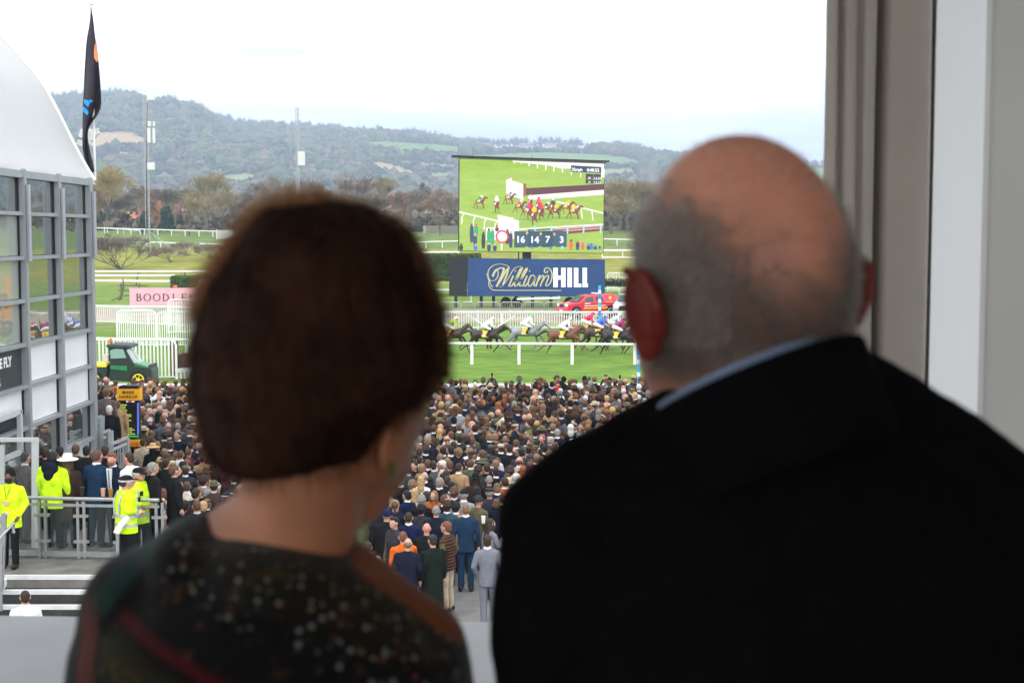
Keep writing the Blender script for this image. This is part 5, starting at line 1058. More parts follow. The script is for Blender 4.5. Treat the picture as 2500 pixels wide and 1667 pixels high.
# ------------------------------------------------------------------ racegoers
SK = {'fair': mat('fair_skin', (.52, .29, .21), .55, .08, 20), 'pink': mat('pink_skin', (.56, .26, .20), .5, .08, 20), 'tan': mat('tanned_skin', (.38, .20, .13), .55, .08, 20), 'brown': mat('brown_skin', (.16, .08, .05), .55, .08, 20)}
HR = {'black': (.012, .010, .009), 'dark brown': (.036, .020, .012), 'brown': (.095, .050, .028), 'light brown': (.19, .11, .06), 'ginger': (.15, .06, .03), 'blond': (.42, .28, .13), 'grey': (.22, .21, .20), 'white': (.55, .54, .52)}
HR = {k: mat(k.replace(' ', '_') + '_hair', c, .7, .3, 30) for k, c in HR.items()}
CO = {'navy': (.011, .014, .028), 'black': (.012, .012, .014), 'charcoal': (.035, .036, .042), 'grey': (.10, .103, .115), 'light grey': (.24, .25, .28), 'tweed green': (.095, .10, .06), 'olive': (.10, .095, .055), 'brown': (.075, .048, .032), 'tan': (.34, .22, .12),
      'beige': (.46, .37, .27), 'cream': (.66, .58, .48), 'white': (.78, .78, .78), 'bright blue': (.014, .035, .075), 'royal blue': (.011, .016, .055), 'burgundy': (.12, .015, .03), 'rust': (.33, .10, .03), 'pink': (.62, .30, .32), 'dark green': (.010, .015, .012), 'orange': (.68, .13, .02),
      'red': (.6, .02, .03), 'hi-vis yellow': (.62, .95, .02), 'teal': (.03, .07, .09), 'dark brown': (.035, .022, .018), 'mauve grey': (.13, .095, .095), 'check grey': (.17, .175, .21), 'quilted brown': (.085, .04, .03), 'straw': (.58, .37, .20), 'dark red': (.10, .012, .025)}
def cm(k):
    if isinstance(CO[k], tuple):
        CO[k] = mat(k.replace(' ', '_').replace('-', '_') + '_cloth', CO[k], .9, .22, 9 if k != 'check grey' else 60, spec=.08)
        if k == 'quilted brown':
            nt = CO[k].node_tree; t = nt.nodes.new('ShaderNodeTexCoord'); wv = nt.nodes.new('ShaderNodeTexWave'); wv.bands_direction = 'Z'; wv.inputs['Scale'].default_value = 5.2; wv.inputs['Distortion'].default_value = .6; bp = nt.nodes.new('ShaderNodeBump'); bp.inputs['Strength'].default_value = 1; bp.inputs['Distance'].default_value = .03
            nt.links.new(t.outputs['Object'], wv.inputs[0]); nt.links.new(wv.outputs[0], bp.inputs['Height']); nt.links.new(bp.outputs[0], nt.nodes['Principled BSDF'].inputs['Normal'])
    return CO[k]
SHO = mat('dark_shoe_leather', (.02, .015, .012), .4, .2, 10); SHIRT = mat('shirt_collar_white', (.75, .76, .8), .8, .04, 10)
ARMS = {'down': ([(.245, -.02, 1.15), (.25, .05, .90)],) * 2, 'front': ([(.25, -.05, 1.17), (.10, .16, 1.10)],) * 2, 'pocket': ([(.265, -.06, 1.17), (.19, .06, .95)],) * 2,
        'phone': ([(.24, .14, 1.38), (.07, .32, 1.70)],) * 2, 'cup': ([(.24, -.02, 1.15), (.24, .06, .90)], [(.25, .06, 1.19), (.12, .27, 1.38)]), 'hip': ([(.33, -.06, 1.20), (.20, .02, 1.02)], [(.25, -.02, 1.15), (.24, .05, .90)])}
def sgn(p, s): return (p[0] * s, p[1], p[2])
_cache = {}
def body_mesh(pose):
    k = ('b', pose)
    if k in _cache: return _cache[k]
    m = MB(); m.ell((0, .012, 1.655), (.076, .098, .103), n=16, m=12); m.ell((0, .045, 1.595), (.056, .07, .07)); m.ell((0, .117, 1.635), (.014, .022, .024), n=8, m=6); m.ell((0, .105, 1.585), (.026, .018, .010), n=8, m=5)
    for s in (-1, 1): m.ell((s * .079, .01, 1.64), (.014, .026, .036), n=8, m=6); m.ell((s * .03, .096, 1.655), (.016, .012, .011), n=8, m=5)
    m.cap((0, -.01, 1.46), (0, 0, 1.60), .060, .056); m.loft([(0, 0, .88, .15, .10), (0, 0, 1.05, .135, .09), (0, 0, 1.3, .16, .10), (0, -.01, 1.43, .15, .075), (0, -.01, 1.49, .07, .06)])
    for i, s in enumerate((-1, 1)):
        e, w_ = (sgn(q, s) for q in ARMS[pose][i]); sh = (s * .175, -.01, 1.42); m.cap(sh, e, .048, .038); m.cap(e, w_, .038, .028); d = (Vector(w_) - Vector(e)).normalized(); w_ = Vector(w_); x = Vector((s, 0, 0)) - d * d.x * s; x = x.normalized() if x.length > .2 else Vector((0, 1, 0)); y = d.cross(x)
        m.cap(w_ + d * .02, w_ + d * .07, .030, .034, 8)
        for q, ln in ((-1.5, .055), (-.5, .068), (.5, .064), (1.5, .05)): b0 = w_ + d * .085 + y * q * .017; b1 = b0 + d * ln * .6 - x * .008; m.cap(b0, b1, .011, .010, 6, 2); m.cap(b1, b1 + d * ln * .3 - x * .022, .010, .008, 6, 2)
        m.cap(w_ + d * .035 + y * .02, w_ + d * .08 + y * .055, .013, .010, 6, 2)
        m.cap((s * .085, 0, .92), (s * .095, .015, .49), .082, .055); m.cap((s * .095, .015, .49), (s * .10, -.01, .08), .055, .038); m.cap((s * .10, -.03, .05), (s * .115, .13, .04), .042, .034)
    _cache[k] = fuse(m, .011, 2, .22, 'body'); return _cache[k]
def top_mesh(pose, kind):
    k = ('t', pose, kind)
    if k in _cache: return _cache[k]
    m = MB(); hem = {'jacket': .80, 'coat': .52, 'gilet': .84, 'long': .38, 'hivis': .74}[kind]; g = 1.12 if kind in ('hivis', 'gilet', 'coat', 'long') else 1.0
    m.loft([(0, 0, hem, .185 * g, .135 * g), (0, 0, .96, .175 * g, .125 * g), (0, .0, 1.10, .160 * g, .118 * g), (0, 0, 1.28, .185 * g, .128 * g), (0, -.005, 1.39, .19 * g, .112), (0, -.01, 1.45, .150, .092), (0, -.01, 1.50, .078, .072), (0, -.01, 1.52, .070, .066)], 24, p=2.3)
    for i, s in enumerate((-1, 1)):
        e, w_ = (sgn(q, s) for q in ARMS[pose][i]); sh = Vector((s * .178 * (1 + (g - 1) * .5), -.01, 1.405)); m.cap((s * .07, -.01, 1.455), sh, .052, .066)
        if kind == 'gilet': continue
        w_ = Vector(w_); e = Vector(e); m.cap(sh, e, .070 * g, .054 * g); m.cap(e, e + (w_ - e) * .9, .054 * g, .040 * g)
    _cache[k] = fuse(m, .012, 3, .25, 'jacket'); return _cache[k]
def sleeves_mesh(pose):
    k = ('s', pose)
    if k in _cache: return _cache[k]
    m = MB()
    for i, s in enumerate((-1, 1)):
        e, w_ = (Vector(sgn(q, s)) for q in ARMS[pose][i]); sh = Vector((s * .19, -.01, 1.40)); m.cap(sh, e, .060, .050); m.cap(e, e + (w_ - e) * .9, .050, .038)
    _cache[k] = fuse(m, .012, 2, .3, 'sleeves'); return _cache[k]
def simple(name, fn):
    if name not in _cache: _cache[name] = fn()
    return _cache[name]
def legs_():
    m = MB(); m.loft([(0, 0, .80, .175, .12), (0, 0, .92, .168, .118), (0, 0, 1.02, .150, .11)], 18)
    for s in (-1, 1): m.cap((s * .088, 0, .88), (s * .095, .015, .50), .095, .072); m.cap((s * .095, .015, .50), (s * .10, -.005, .09), .072, .062)
    return fuse(m, .013, 2, .25, 'trousers')
def skirt_():
    m = MB(); m.loft([(0, 0, .45, .24, .2), (0, 0, .8, .19, .15), (0, 0, 1.02, .145, .11)], 18); return fuse(m, .02, 2, .4, 'skirt')
def shoes_():
    m = MB()
    for s in (-1, 1): m.ell((s * .112, .05, .045), (.05, .14, .05)); m.ell((s * .102, -.03, .07), (.045, .06, .06))
    return fuse(m, .012, 1, .4, 'shoes')
def hair_(k):
    m = MB(); rr = random.Random(hash(k) % 7 if 0 else len(k))
    if k == 'short': m.ell((0, -.008, 1.672), (.086, .106, .100)); m.ell((0, -.05, 1.625), (.074, .062, .075))
    if k == 'crop': m.ell((0, -.004, 1.667), (.080, .102, .098)); m.ell((0, -.045, 1.63), (.070, .06, .07))
    if k == 'ring': m.ell((0, -.045, 1.640), (.081, .062, .060)); m.ell((0, -.01, 1.645), (.084, .075, .038))
    if k == 'quiff': m.ell((0, -.008, 1.675), (.083, .102, .10)); m.ell((0, -.05, 1.625), (.072, .06, .07)); m.ell((0, .05, 1.745), (.06, .06, .035))
    if k == 'curly':
        m.ell((0, -.01, 1.675), (.09, .105, .105)); m.ell((0, -.05, 1.62), (.082, .07, .08))
        for i in range(60): a, b_ = rr.uniform(0, 6.28), rr.uniform(-.3, 1.4); m.ell((.088 * math.cos(a) * math.cos(b_), -.02 + .1 * math.sin(a) * math.cos(b_), 1.67 + .1 * math.sin(b_)), (.024,) * 3, n=6, m=5)
    if k == 'long': m.ell((0, -.008, 1.672), (.088, .106, .102)); m.ell((0, -.055, 1.58), (.092, .065, .14)); m.ell((0, -.085, 1.43), (.10, .045, .16)); m.ell((.075, .02, 1.55), (.03, .05, .12)); m.ell((-.075, .02, 1.55), (.03, .05, .12))
    if k == 'bob': m.ell((0, -.008, 1.672), (.09, .107, .102)); m.ell((0, -.045, 1.60), (.10, .08, .10))
    if k == 'tied': m.ell((0, -.006, 1.67), (.083, .103, .10)); m.ell((0, -.11, 1.66), (.035, .04, .04)); m.ell((0, -.12, 1.55), (.03, .03, .11))
    me = fuse(m, .010, 1, .45 if k != 'curly' else .6, 'hair')
    # open the face side
    bm = bmesh.new(); bm.from_mesh(me); zc = 1.70
    ds = [f for f in bm.faces if f.calc_center_median().y > .055 and f.calc_center_median().z < 1.715 and abs(f.calc_center_median().x) < .065]; bmesh.ops.delete(bm, geom=ds, context='FACES'); bm.to_mesh(me); bm.free(); return me
def hat_(k):
    m = MB()
    if k == 'flat cap': m.ell((0, .0, 1.725), (.098, .118, .048), rotm(0, -.12)); m.ell((0, .095, 1.70), (.07, .06, .012), rotm(0, -.2)); m.ell((0, -.01, 1.70), (.089, .105, .035))
    if k == 'beanie': m.ell((0, -.01, 1.70), (.090, .108, .092)); m.cap((0, -.01, 1.66), (0, -.01, 1.665), .01, .01); m.loft([(0, -.008, 1.645, .092, .108), (0, -.008, 1.69, .093, .11)], 18)
    if k == 'cap': m.ell((0, -.004, 1.70), (.086, .106, .078)); m.ell((0, .125, 1.69), (.068, .07, .010), rotm(0, -.15))
    if k in ('fedora', 'straw hat'): r = .17 if k == 'fedora' else .20; m.loft([(0, 0, 1.68, r, r * 1.1), (0, 0, 1.70, r * .98, r * 1.08)], 24); m.loft([(0, 0, 1.68, .094, .112), (0, 0, 1.75, .088, .105), (0, 0, 1.80, .074, .092), (0, 0, 1.805, .04, .05)], 20)
    if k == 'hood': m.ell((0, -.03, 1.66), (.115, .13, .135)); m.ell((0, -.07, 1.5), (.13, .1, .08))
    return fuse(m, .009 if k != 'hood' else .012, 1, .5, 'hat')
def collar_(): m = MB(); m.loft([(0, -.012, 1.49, .078, .074), (0, -.010, 1.535, .068, .066)], 20); return m.mesh('collar', smooth=True)
def person(loc, yaw=0, pose='down', kind='jacket', coat='navy', legs='charcoal', hair='short', hc='brown', hat=None, hatc=None, skin='fair', sc_=1.0, wd=1.0, label='', group=None, collar=True, sleeves=None, lean=None, skirt=False, full=True):
    if len(label.split()) > 16: print('LONG', label)
    o = obj('person', body_mesh(pose), SK[skin], None, loc, (lean if lean is not None else rnd.gauss(-.02, .03), rnd.gauss(0, .02), yaw), (sc_ * wd, sc_ * wd, sc_)); tag(o, label, 'person', group)
    obj('hoodie' if kind == 'x' else {'gilet': 'gilet', 'coat': 'coat', 'long': 'coat', 'hivis': 'hi_vis_jacket'}.get(kind, 'jacket'), top_mesh(pose, kind), cm(coat), o)
    if kind == 'gilet': obj('sleeves', sleeves_mesh(pose), cm(sleeves or 'grey'), o)
    if full:
        if skirt: obj('skirt', simple('skirt', skirt_), cm(legs), o)
        else: obj('trousers', simple('legs', legs_), cm(legs), o)
        obj('shoes', simple('shoes', shoes_), SHO, o)
    if hair: obj('hair', simple('h' + hair, lambda: hair_(hair)), HR[hc], o)
    if hat: obj({'flat cap': 'flat_cap', 'straw hat': 'straw_hat'}.get(hat, hat), simple('a' + hat, lambda: hat_(hat)), cm(hatc or coat), o)
    if collar: obj('collar', simple('collar', collar_), SHIRT, o)
    return o
def stand(u, vtop, ht, z=0.0):          # where someone ht tall, whose crown shows at (u, vtop), stands on level z
    return onz(u, vtop, z + ht) - Vector((0, 0, ht))
placed = []
GR_ = 'racegoers packed on the viewing lawn'
def P_(u, v, label, ht=1.78, z=0, **k):
    p = stand(u, v, ht, z); placed.append((p.x, p.y)); return person(p, label=label, sc_=ht / 1.758, **k)
# yaw 0 = looking to the racecourse (back to us); positive turns the face to the left
P_(964, 1262, 'bearded man in sunglasses, black gilet and mauve sleeves, looking down', yaw=2.4, kind='gilet', coat='charcoal', sleeves='mauve grey', hair='quiff', hc='black', collar=False)
P_(1000, 1250, 'man with shaved dark hair in royal navy suit at the front of the crowd', coat='royal blue', hair='crop', hc='dark brown', legs='navy')
P_(989, 1298, 'man in bright orange jacket with raised hand at the front of the crowd', coat='orange', kind='coat', pose='cup', hair='crop', hc='ginger', collar=False, yaw=.3)
P_(988, 1315, 'balding man in dark navy coat right behind the orange jacket', coat='navy', kind='coat', hair='ring', hc='light brown', pose='front', z=0, ht=1.74, collar=False)
P_(1042, 1277, 'bald-headed man in black coat between navy suit and brown gilet', coat='black', kind='coat', hair=None, skin='pink', collar=False, ht=1.76)
P_(1059, 1308, 'man in dark baseball cap and long black-green coat beside the brown gilet', coat='dark green', kind='long', hair='crop', hc='dark brown', hat='cap', hatc='charcoal', collar=False, yaw=.5, ht=1.75)
P_(1094, 1270, 'man in glasses, brown quilted gilet, khaki sleeves and beige chinos', kind='gilet', coat='quilted brown', sleeves='olive', legs='beige', hair='short', hc='ginger', yaw=1.1, collar=False, ht=1.84, pose='pocket')
P_(1137, 1231, 'tall man in bright blue suit behind the brown gilet', coat='bright blue', legs='bright blue', hair='crop', hc='light brown', ht=1.85)
P_(1194, 1303, 'man in pale grey checked suit standing alone at the back of the crowd', coat='check grey', legs='check grey', hair='short', hc='dark brown', pose='pocket', ht=1.8)
P_(1065, 1236, 'grey-haired man in navy padded jacket before the woman in rust coat', coat='navy', kind='coat', hair='crop', hc='grey', collar=False)
P_(1130, 1197, 'man in dark cap and light grey blazer, hand on hip', coat='light grey', pose='hip', hair='crop', hc='grey', hat='cap', hatc='navy', skin='pink', ht=1.84)
P_(1165, 1211, 'man in charcoal beanie and khaki jacket looking right', coat='olive', hair=None, hat='beanie', hatc='charcoal', yaw=-.6, skin='pink', collar=False)
P_(1060, 1198, 'woman with long light brown hair and rust coat facing the camera', coat='rust', kind='coat', hair='long', hc='light brown', yaw=2.7, ht=1.7, collar=False, pose='front')
P_(1107, 1175, 'man with black hair in mid grey blazer behind the light grey one', coat='grey', hair='short', hc='black', yaw=-.2, ht=1.83)
P_(1201, 1190, 'man in charcoal flat cap and grey tweed coat beside the dark suited shoulder', coat='charcoal', kind='coat', hair='crop', hc='grey', hat='flat cap', hatc='charcoal', collar=False)
P_(1159, 1157, 'person in wide dark green fedora and dark coat', coat='dark brown', kind='coat', hair='long', hc='dark brown', hat='fedora', hatc='dark green', collar=False)
P_(994, 1197, 'dark-haired man in royal blue suit turned left', coat='royal blue', hair='short', hc='black', yaw=.9)
P_(945, 1245, 'person in royal blue cap and bulky black coat at the woman\'s chin', coat='black', kind='coat', hair=None, hat='beanie', hatc='royal blue', collar=False, wd=1.25)
P_(1196, 1268, 'dark-haired woman in black and white houndstooth jacket holding a cup', coat='check grey', hair='long', hc='dark brown', yaw=-1.0, ht=1.68, pose='cup', collar=False)
P_(1092, 1148, 'man in pale green tweed jacket', coat='tweed green', kind='coat', hair='short', hc='dark brown', collar=False)
P_(1194, 1162, 'grey-haired man in black jumper and dark jacket', coat='black', hair='crop', hc='grey', yaw=.2, collar=False)
P_(1240, 1170, 'woman in wide beige hat at the edge of the dark suited shoulder', coat='beige', hair='long', hc='blond', hat='straw hat', hatc='beige', yaw=.6, ht=1.72, collar=False)
P_(1008, 1172, 'man with curly sandy hair in navy suit', coat='navy', hair='curly', hc='light brown', yaw=-.5)
P_(1022, 1162, 'woman with long pale blond hair in white top', coat='white', hair='long', hc='blond', ht=1.7, collar=False)
P_(1029, 1208, 'person with curly grey hair in black jacket', coat='black', hair='curly', hc='grey', ht=1.76, collar=False)
P_(898, 1322, 'person in cream furry coat at the woman\'s shoulder', coat='cream', kind='coat', hair='short', hc='dark brown', collar=False, ht=1.68)
P_(1033, 1165 - 12, 'bald man with pink scalp in black coat', coat='black', hair='ring', hc='grey', skin='pink', yaw=.3)
P_(1160, 1160 + 28, 'woman with straight black hair beside the beanie man', coat='black', kind='coat', hair='long', hc='black', ht=1.68, collar=False)
P_(912, 1352, 'bearded man with tanned face below the woman\'s jaw', coat='charcoal', hair='short', hc='dark brown', yaw=2.5, ht=1.7, collar=False)
# left side, terrace level (z 1.5)
GT = 'people drinking on the pavilion terrace'
T = 1.5
P_(50, 1104, 'dark-haired man in brown tweed suit behind the glass door', z=T, coat='mauve grey', hair='crop', hc='dark brown', yaw=-.5, legs='mauve grey')
o = P_(128, 1102, 'large steward in yellow hi-vis coat with navy hood, back to us', z=T, kind='hivis', coat='hi-vis yellow', hair='crop', hc='black', skin='brown', collar=False, wd=1.2, ht=1.86, yaw=-.3, hat=None, legs='black')
o = P_(19, 1147, 'bearded steward in black beanie and yellow hi-vis coat facing us on the terrace', z=T, kind='hivis', coat='hi-vis yellow', hair=None, hat='beanie', hatc='black', skin='brown', yaw=math.pi - .15, collar=False, legs='black', ht=1.78, pose='pocket')
bm_ = MB(); bm_.ell((0, .06, 1.585), (.064, .075, .062)); obj('beard', bm_, HR['black'], o)
obj('lanyard', MB().tube([(-.06, .10, 1.48), (0, .155, 1.25), (.06, .10, 1.48)], .006, 5), BLACK, o); obj('badge', MB().box((0, .17, 1.19), (.09, .01, .07)), mat('pink_badge', (.7, .35, .3), .5), o)
hd = MB(); hd.ell((0, -.09, 1.47), (.15, .07, .13)); hd.ell((0, -.12, 1.36), (.09, .05, .12))
for q in C.objects:
    if q.get('label', '').startswith('large steward'): obj('hood', fuse(hd, .012, 2, .5, 'hood'), cm('navy'), q); obj('scarf', MB().ell((0, -.01, 1.53), (.085, .085, .06)), cm('navy'), q)
P_(163, 1112, 'woman with long chestnut hair and white wide hat on the terrace', z=T, coat='dark brown', kind='coat', hair='long', hc='brown', hat='straw hat', hatc='white', ht=1.78, collar=False)
P_(229, 1100, 'man with cropped reddish hair in slate blue suit on the terrace', z=T, coat='bright blue', hair='crop', hc='brown', ht=1.86, yaw=-.35, wd=1.1, skin='pink', legs='navy')
o = P_(282, 1104, 'ginger bearded man in blue suit and pale tie facing us', z=T, coat='navy', hair='quiff', hc='ginger', yaw=2.85, ht=1.82, skin='pink'); obj('shirt_front', MB().prism([(-.05, 1.50), (.05, 1.50), (.03, 1.05), (-.03, 1.05)], 'y', .1, .142), SHIRT, o); obj('tie', MB().prism([(-.014, 1.48), (.014, 1.48), (.02, 1.1), (-.02, 1.1)], 'y', .142, .15), cm('light grey'), o)
bb = MB(); bb.ell((0, .065, 1.58), (.06, .07, .05)); obj('beard', bb, HR['ginger'], o)
P_(322, 1104, 'man in white shirt with dark cropped hair facing left on the terrace', z=T, coat='white', hair='crop', hc='dark brown', yaw=1.1, skin='pink', ht=1.82, collar=False)
NAVC = cm('navy'); REFL = mat('silver_reflective_tape', (.50, .52, .54), .4, .05, 8, metal=.3); CHK = mat('checkered_cap_band', (.45, .45, .46), .6, .5, 90)
for (u, v, lb, z, yw) in ((303, 1158, 'police officer in hi-vis jacket leaning on the terrace rail, lower of the two', 1.5, -1.0), (341, 1137, 'police officer in hi-vis jacket, upper of the two, arms on the rail', 1.5, -2.3)):
    p = onz(u, v, z + 1.78 - (.12 if u == 303 else 0)); p.y = 25.6 if u == 303 else 26.5; p = at(u, v, p.y); p.z -= 1.79 * 1.0
    p.z = max(p.z, 1.2); o = person(p, label=lb, yaw=yw, kind='hivis', coat='hi-vis yellow', hair='crop', hc='dark brown', hat='cap', hatc='black', collar=False, pose='front', legs='black', wd=1.3, skin='pink')
    obj('cap_band', MB().loft([(0, -.004, 1.665, .0885, .108), (0, -.004, 1.695, .0885, .1085)], 24), CHK, o)
    for zz in (.86, 1.02): obj('reflective_band', MB().loft([(0, 0, zz, .205, .148), (0, 0, zz + .06, .202, .146)], 24, p=2.3), REFL, o)
    for s in (-1, 1): obj('reflective_band', MB().tube([(s * .10, -.135, 1.05), (s * .12, -.14, 1.3), (s * .11, -.09, 1.475), (s * .10, .10, 1.40), (s * .10, .145, 1.2)], .014, 6), REFL, o)
    for s in (-1, 1):
        e_, w__ = Vector(sgn(ARMS['front'][0][0], s)), Vector(sgn(ARMS['front'][0][1], s)); q0 = e_ + (w__ - e_) * .45; obj('reflective_band', MB().bar(q0, q0 + (w__ - e_).normalized() * .07, .11, .11), REFL, o)
    obj('radio', bevelled(MB().box((.07, .16, 1.33), (.05, .03, .09)).mesh('r'), .008), BLACK, o)
P_(374, 1128, 'grey-haired man in black coat leaning at the end of the terrace', z=T, coat='black', kind='coat', hair='short', hc='grey', yaw=-.9, ht=1.72, collar=False)
P_(424, 1135, 'man in black jacket with pale grey hood bending over the rail end', z=T, coat='black', kind='coat', hair='short', hc='brown', yaw=-1.1, ht=1.62, collar=False, wd=1.15)
P_(402, 1120, 'person in dark green coat beside the black jackets', z=.6, coat='dark green', hair='short', hc='dark brown', yaw=-.4, ht=1.7, collar=False)
for k, (u, v, ct) in enumerate(((88, 1088, 'navy'), (108, 1092, 'black'), (186, 1086, 'charcoal'), (206, 1090, 'black'), (256, 1088, 'black'), (146, 1090, 'dark brown'))):
    P_(u, v, ['person in navy coat in the doorway behind the stewards', 'person in black coat half hidden by the large steward', 'person in charcoal suit behind the white-hatted woman', 'person in black coat left of the slate blue suit', 'person in black dress between the two blue suits', 'person in dark brown coat between steward and white-hatted woman'][k], z=T, coat=ct, kind='coat', hc=['black', 'dark brown', 'brown', 'black', 'dark brown', 'black'][k], hair='short', collar=False, ht=1.7, legs='black')
P_(60, 1440, 'dark-haired man in white shirt at the foot of the steps, lower left', z=-.02, coat='white', hair='crop', hc='dark brown', yaw=.35, ht=1.74)
# side stand
for a in ((232, 940, 'person in black coat high on the side stand', 1.9, 'black', 'dark brown'), (256, 950, 'person in long pale grey coat on the side stand', 1.9, 'mauve grey', 'brown'), (268, 990, 'pink-faced balding man in black coat on the side stand', 1.5, 'black', 'white'), (285, 980, 'brown-haired person in camel coat on the side stand', 1.5, 'tan', 'brown')):
    P_(a[0], a[1], a[2], z=a[3] - .3, coat=a[4], kind='coat', hc=a[5], hair='short', collar=False)
# crowd, left of the woman
for a in ((371, 1085, 'woman in broad straw hat and black coat', dict(hat='straw hat', hatc='straw', coat='black', hair='bob', hc='black', ht=1.72)), (465, 1122, 'woman in dark red wide hat and floral dress', dict(hat='fedora', hatc='dark red', coat='tan', hair='short', hc='dark brown', ht=1.72)),
          (501, 1146, 'red-haired woman in brown hat and camel coat with strap', dict(hat='fedora', hatc='brown', coat='tan', kind='coat', hair='long', hc='ginger', ht=1.72)), (484, 1178, 'child in navy and white bobble hat', dict(hat='beanie', hatc='navy', coat='black', hair=None, ht=1.5)),
          (532, 1180, 'white-haired person nearly hidden by the woman\'s shoulder', dict(coat='brown', hair='curly', hc='white', ht=1.6)), (475, 1065, 'man in light tan cap and camel coat', dict(hat='flat cap', hatc='tan', coat='tan', kind='coat', hair='crop', hc='light brown')),
          (410, 1032, 'bald man in brown jacket right of the bookmaker\'s board', dict(coat='brown', hair='ring', hc='grey', skin='pink')), (357, 1038, 'blond-haired woman in dark hat and black coat beside the board', dict(hat='cap', hatc='dark brown', coat='black', kind='coat', hair='long', hc='blond', ht=1.72)),
          (436, 1032, 'grey-cropped man in grey jacket', dict(coat='grey', hair='crop', hc='grey')), (468, 1038, 'black-haired man in green-grey checked jacket', dict(coat='charcoal', hair='short', hc='black')), (442, 1200 - 100, 'cropped-haired man in white shirt', dict(coat='white', hair='crop', hc='brown')),
          (367, 1018, 'bald pink-headed man beside the amber sign', dict(coat='navy', hair='ring', hc='white', skin='pink')), (348, 1010, 'bald man in blue jacket touching the bookmaker\'s board', dict(coat='royal blue', hair='ring', hc='grey', skin='pink')), (432, 968, 'long-haired man in profile in the left crowd', dict(coat='navy', hair='bob', hc='light brown', yaw=-1.2)),
          (442, 990, 'woman with long ginger hair in the left crowd', dict(coat='beige', hair='long', hc='ginger', ht=1.72)), (412, 935, 'bald man standing tall before the white gate', dict(coat='navy', hair=None, skin='pink', ht=1.86)), (395, 1130, 'person with curly dark hair in charcoal coat', dict(coat='charcoal', hair='curly', hc='dark brown')),
          (345, 1072, 'short-haired man in beige coat below the board', dict(coat='beige', hair='short', hc='dark brown')), (383, 1078, 'sandy-haired man in navy suit below the board', dict(coat='navy', hair='short', hc='light brown')), (416, 975, 'auburn-haired person in blue jacket', dict(coat='bright blue', hair='short', hc='ginger'))):
    k = dict(a[3]); ht = k.pop('ht', 1.76); P_(a[0], a[1], a[2], ht=ht, **{**dict(collar=False), **k})
for (u, v, c_, lb) in ((1314, 941, 'red', 'person in red woolly hat at the front rail, left of two'), (1361, 942, 'red', 'person in red woolly hat at the front rail, right of two'), (1290, 936, 'white', 'person in white woolly hat at the front rail')): P_(u, v + 2, lb, ht=1.74, hat='beanie', hatc=c_, hair=None, coat='charcoal', collar=False)
P_(1397, 1072, 'woman in fluffy white hat and coat in mid crowd', ht=1.72, hat='beanie', hatc='white', hair='bob', hc='blond', coat='white', kind='coat', collar=False); P_(1386, 1002, 'person in white bonnet and rust coat', ht=1.7, hat='beanie', hatc='white', hair=None, coat='rust', collar=False)
P_(1424, 973, 'person in grey hood in mid crowd', ht=1.8, hat='hood', hatc='grey', hair=None, coat='grey', collar=False); P_(1480, 965, 'person in pink jacket in the right crowd', coat='pink', hc='blond', hair='short', collar=False)
P_(1250, 975, 'person in denim blue puffer near the rail', coat='bright blue', hair='short', hc='dark brown', collar=False); P_(1150, 1090, 'man in white shirt sitting high in mid crowd', coat='white', hair='short', hc='black')
P_(1112, 1025, 'man in navy jacket and white shirt back, left of mid crowd', coat='navy', hair='short', hc='black'); P_(1122, 1035, 'balding man in pale green tweed in mid crowd', coat='tweed green', hair='crop', hc='brown')
# phones held up along the rail
PH = MB().box((0, 0, 0), (.075, .012, .15)); phm = bevelled(PH.mesh('phone'), .006)
for k, (u, v, lb) in enumerate(((1201, 928, 'man filming with a raised phone near the rail'), (1480, 932, 'person with both arms raised filming, left of the striped pole'), (1515, 934, 'person holding a phone overhead just left of the striped pole'), (1596, 938, 'person filming with a phone right of the striped pole'), (1440, 946, 'person with raised phone below the rail posts'))):
    p = at(u, v + 12, 56.5 - k * .4); q = person(Vector((p.x, p.y, p.z - 1.80)) if 0 else Vector((p.x, p.y, 0)), pose='phone', coat=['charcoal', 'navy', 'black', 'royal blue', 'olive'][k], hair='short', hc=['black', 'brown', 'light brown', 'dark brown', 'grey'][k], label=lb, sc_=1.03, collar=False); placed.append((p.x, p.y))
    tag(obj('phone', phm, BLACK, None, (p.x, p.y + .36, 1.88), (0, R(90) if k % 2 else 0, 0)), 'black phone held up by the ' + lb.split(' ', 1)[1].replace('filming with a raised phone', 'filming spectator').replace('holding a phone', 'reaching spectator') if 0 else ['black phone raised highest, left part of the rail', 'black phone between two raised arms left of the striped pole', 'black phone held overhead nearest the striped pole', 'black phone raised right of the striped pole', 'black phone raised below the rail posts'][k], 'phone')
# the packed lawn: nearest ones are people of their own, the rest one mass
pts = []; yy = 30.0
rc = random.Random(21)
while yy < 57.0:
    x = -19.0 + rc.uniform(0, .4)
    while x < 10.5:
        px, py = x + rc.gauss(0, .14), yy + rc.gauss(0, .18); pts.append((px, py)); x += .50 if yy > 36 else .56
    yy += .60
def blocked(x, y):
    if x < -5.4 and y < 29.6: return True
    if x < -9.3 and y < 38.6: return True
    if -11.9 < x < -9.9 and y < 41.0: return True
    if x < -10.3 and y < 43 and x < -10.3 - (43 - y) * .0 and y < 41.5: return True
    if y < 31.0 and x > -1.0: return rc.random() < .35
    return False
def seen(u, v): return (222 < u < 500 and v < 1255) or (1000 < u < 1660 and v < 1010) or (990 < u < 1500 and v < 1120) or (930 < u < 1260 and v < 1330) or (880 < u < 1010 and v > 1230)
def nearp(x, y, d): return any((x - a) ** 2 + (y - b_) ** 2 < d * d for a, b_ in placed)
cand, rest = [], []
for x, y in pts:
    if blocked(x, y) or nearp(x, y, .38): continue
    u, v = proj((x, y, 1.75)); (cand if seen(u, v) else rest).append((y, x, u, v))
cand.sort(); NI = 205
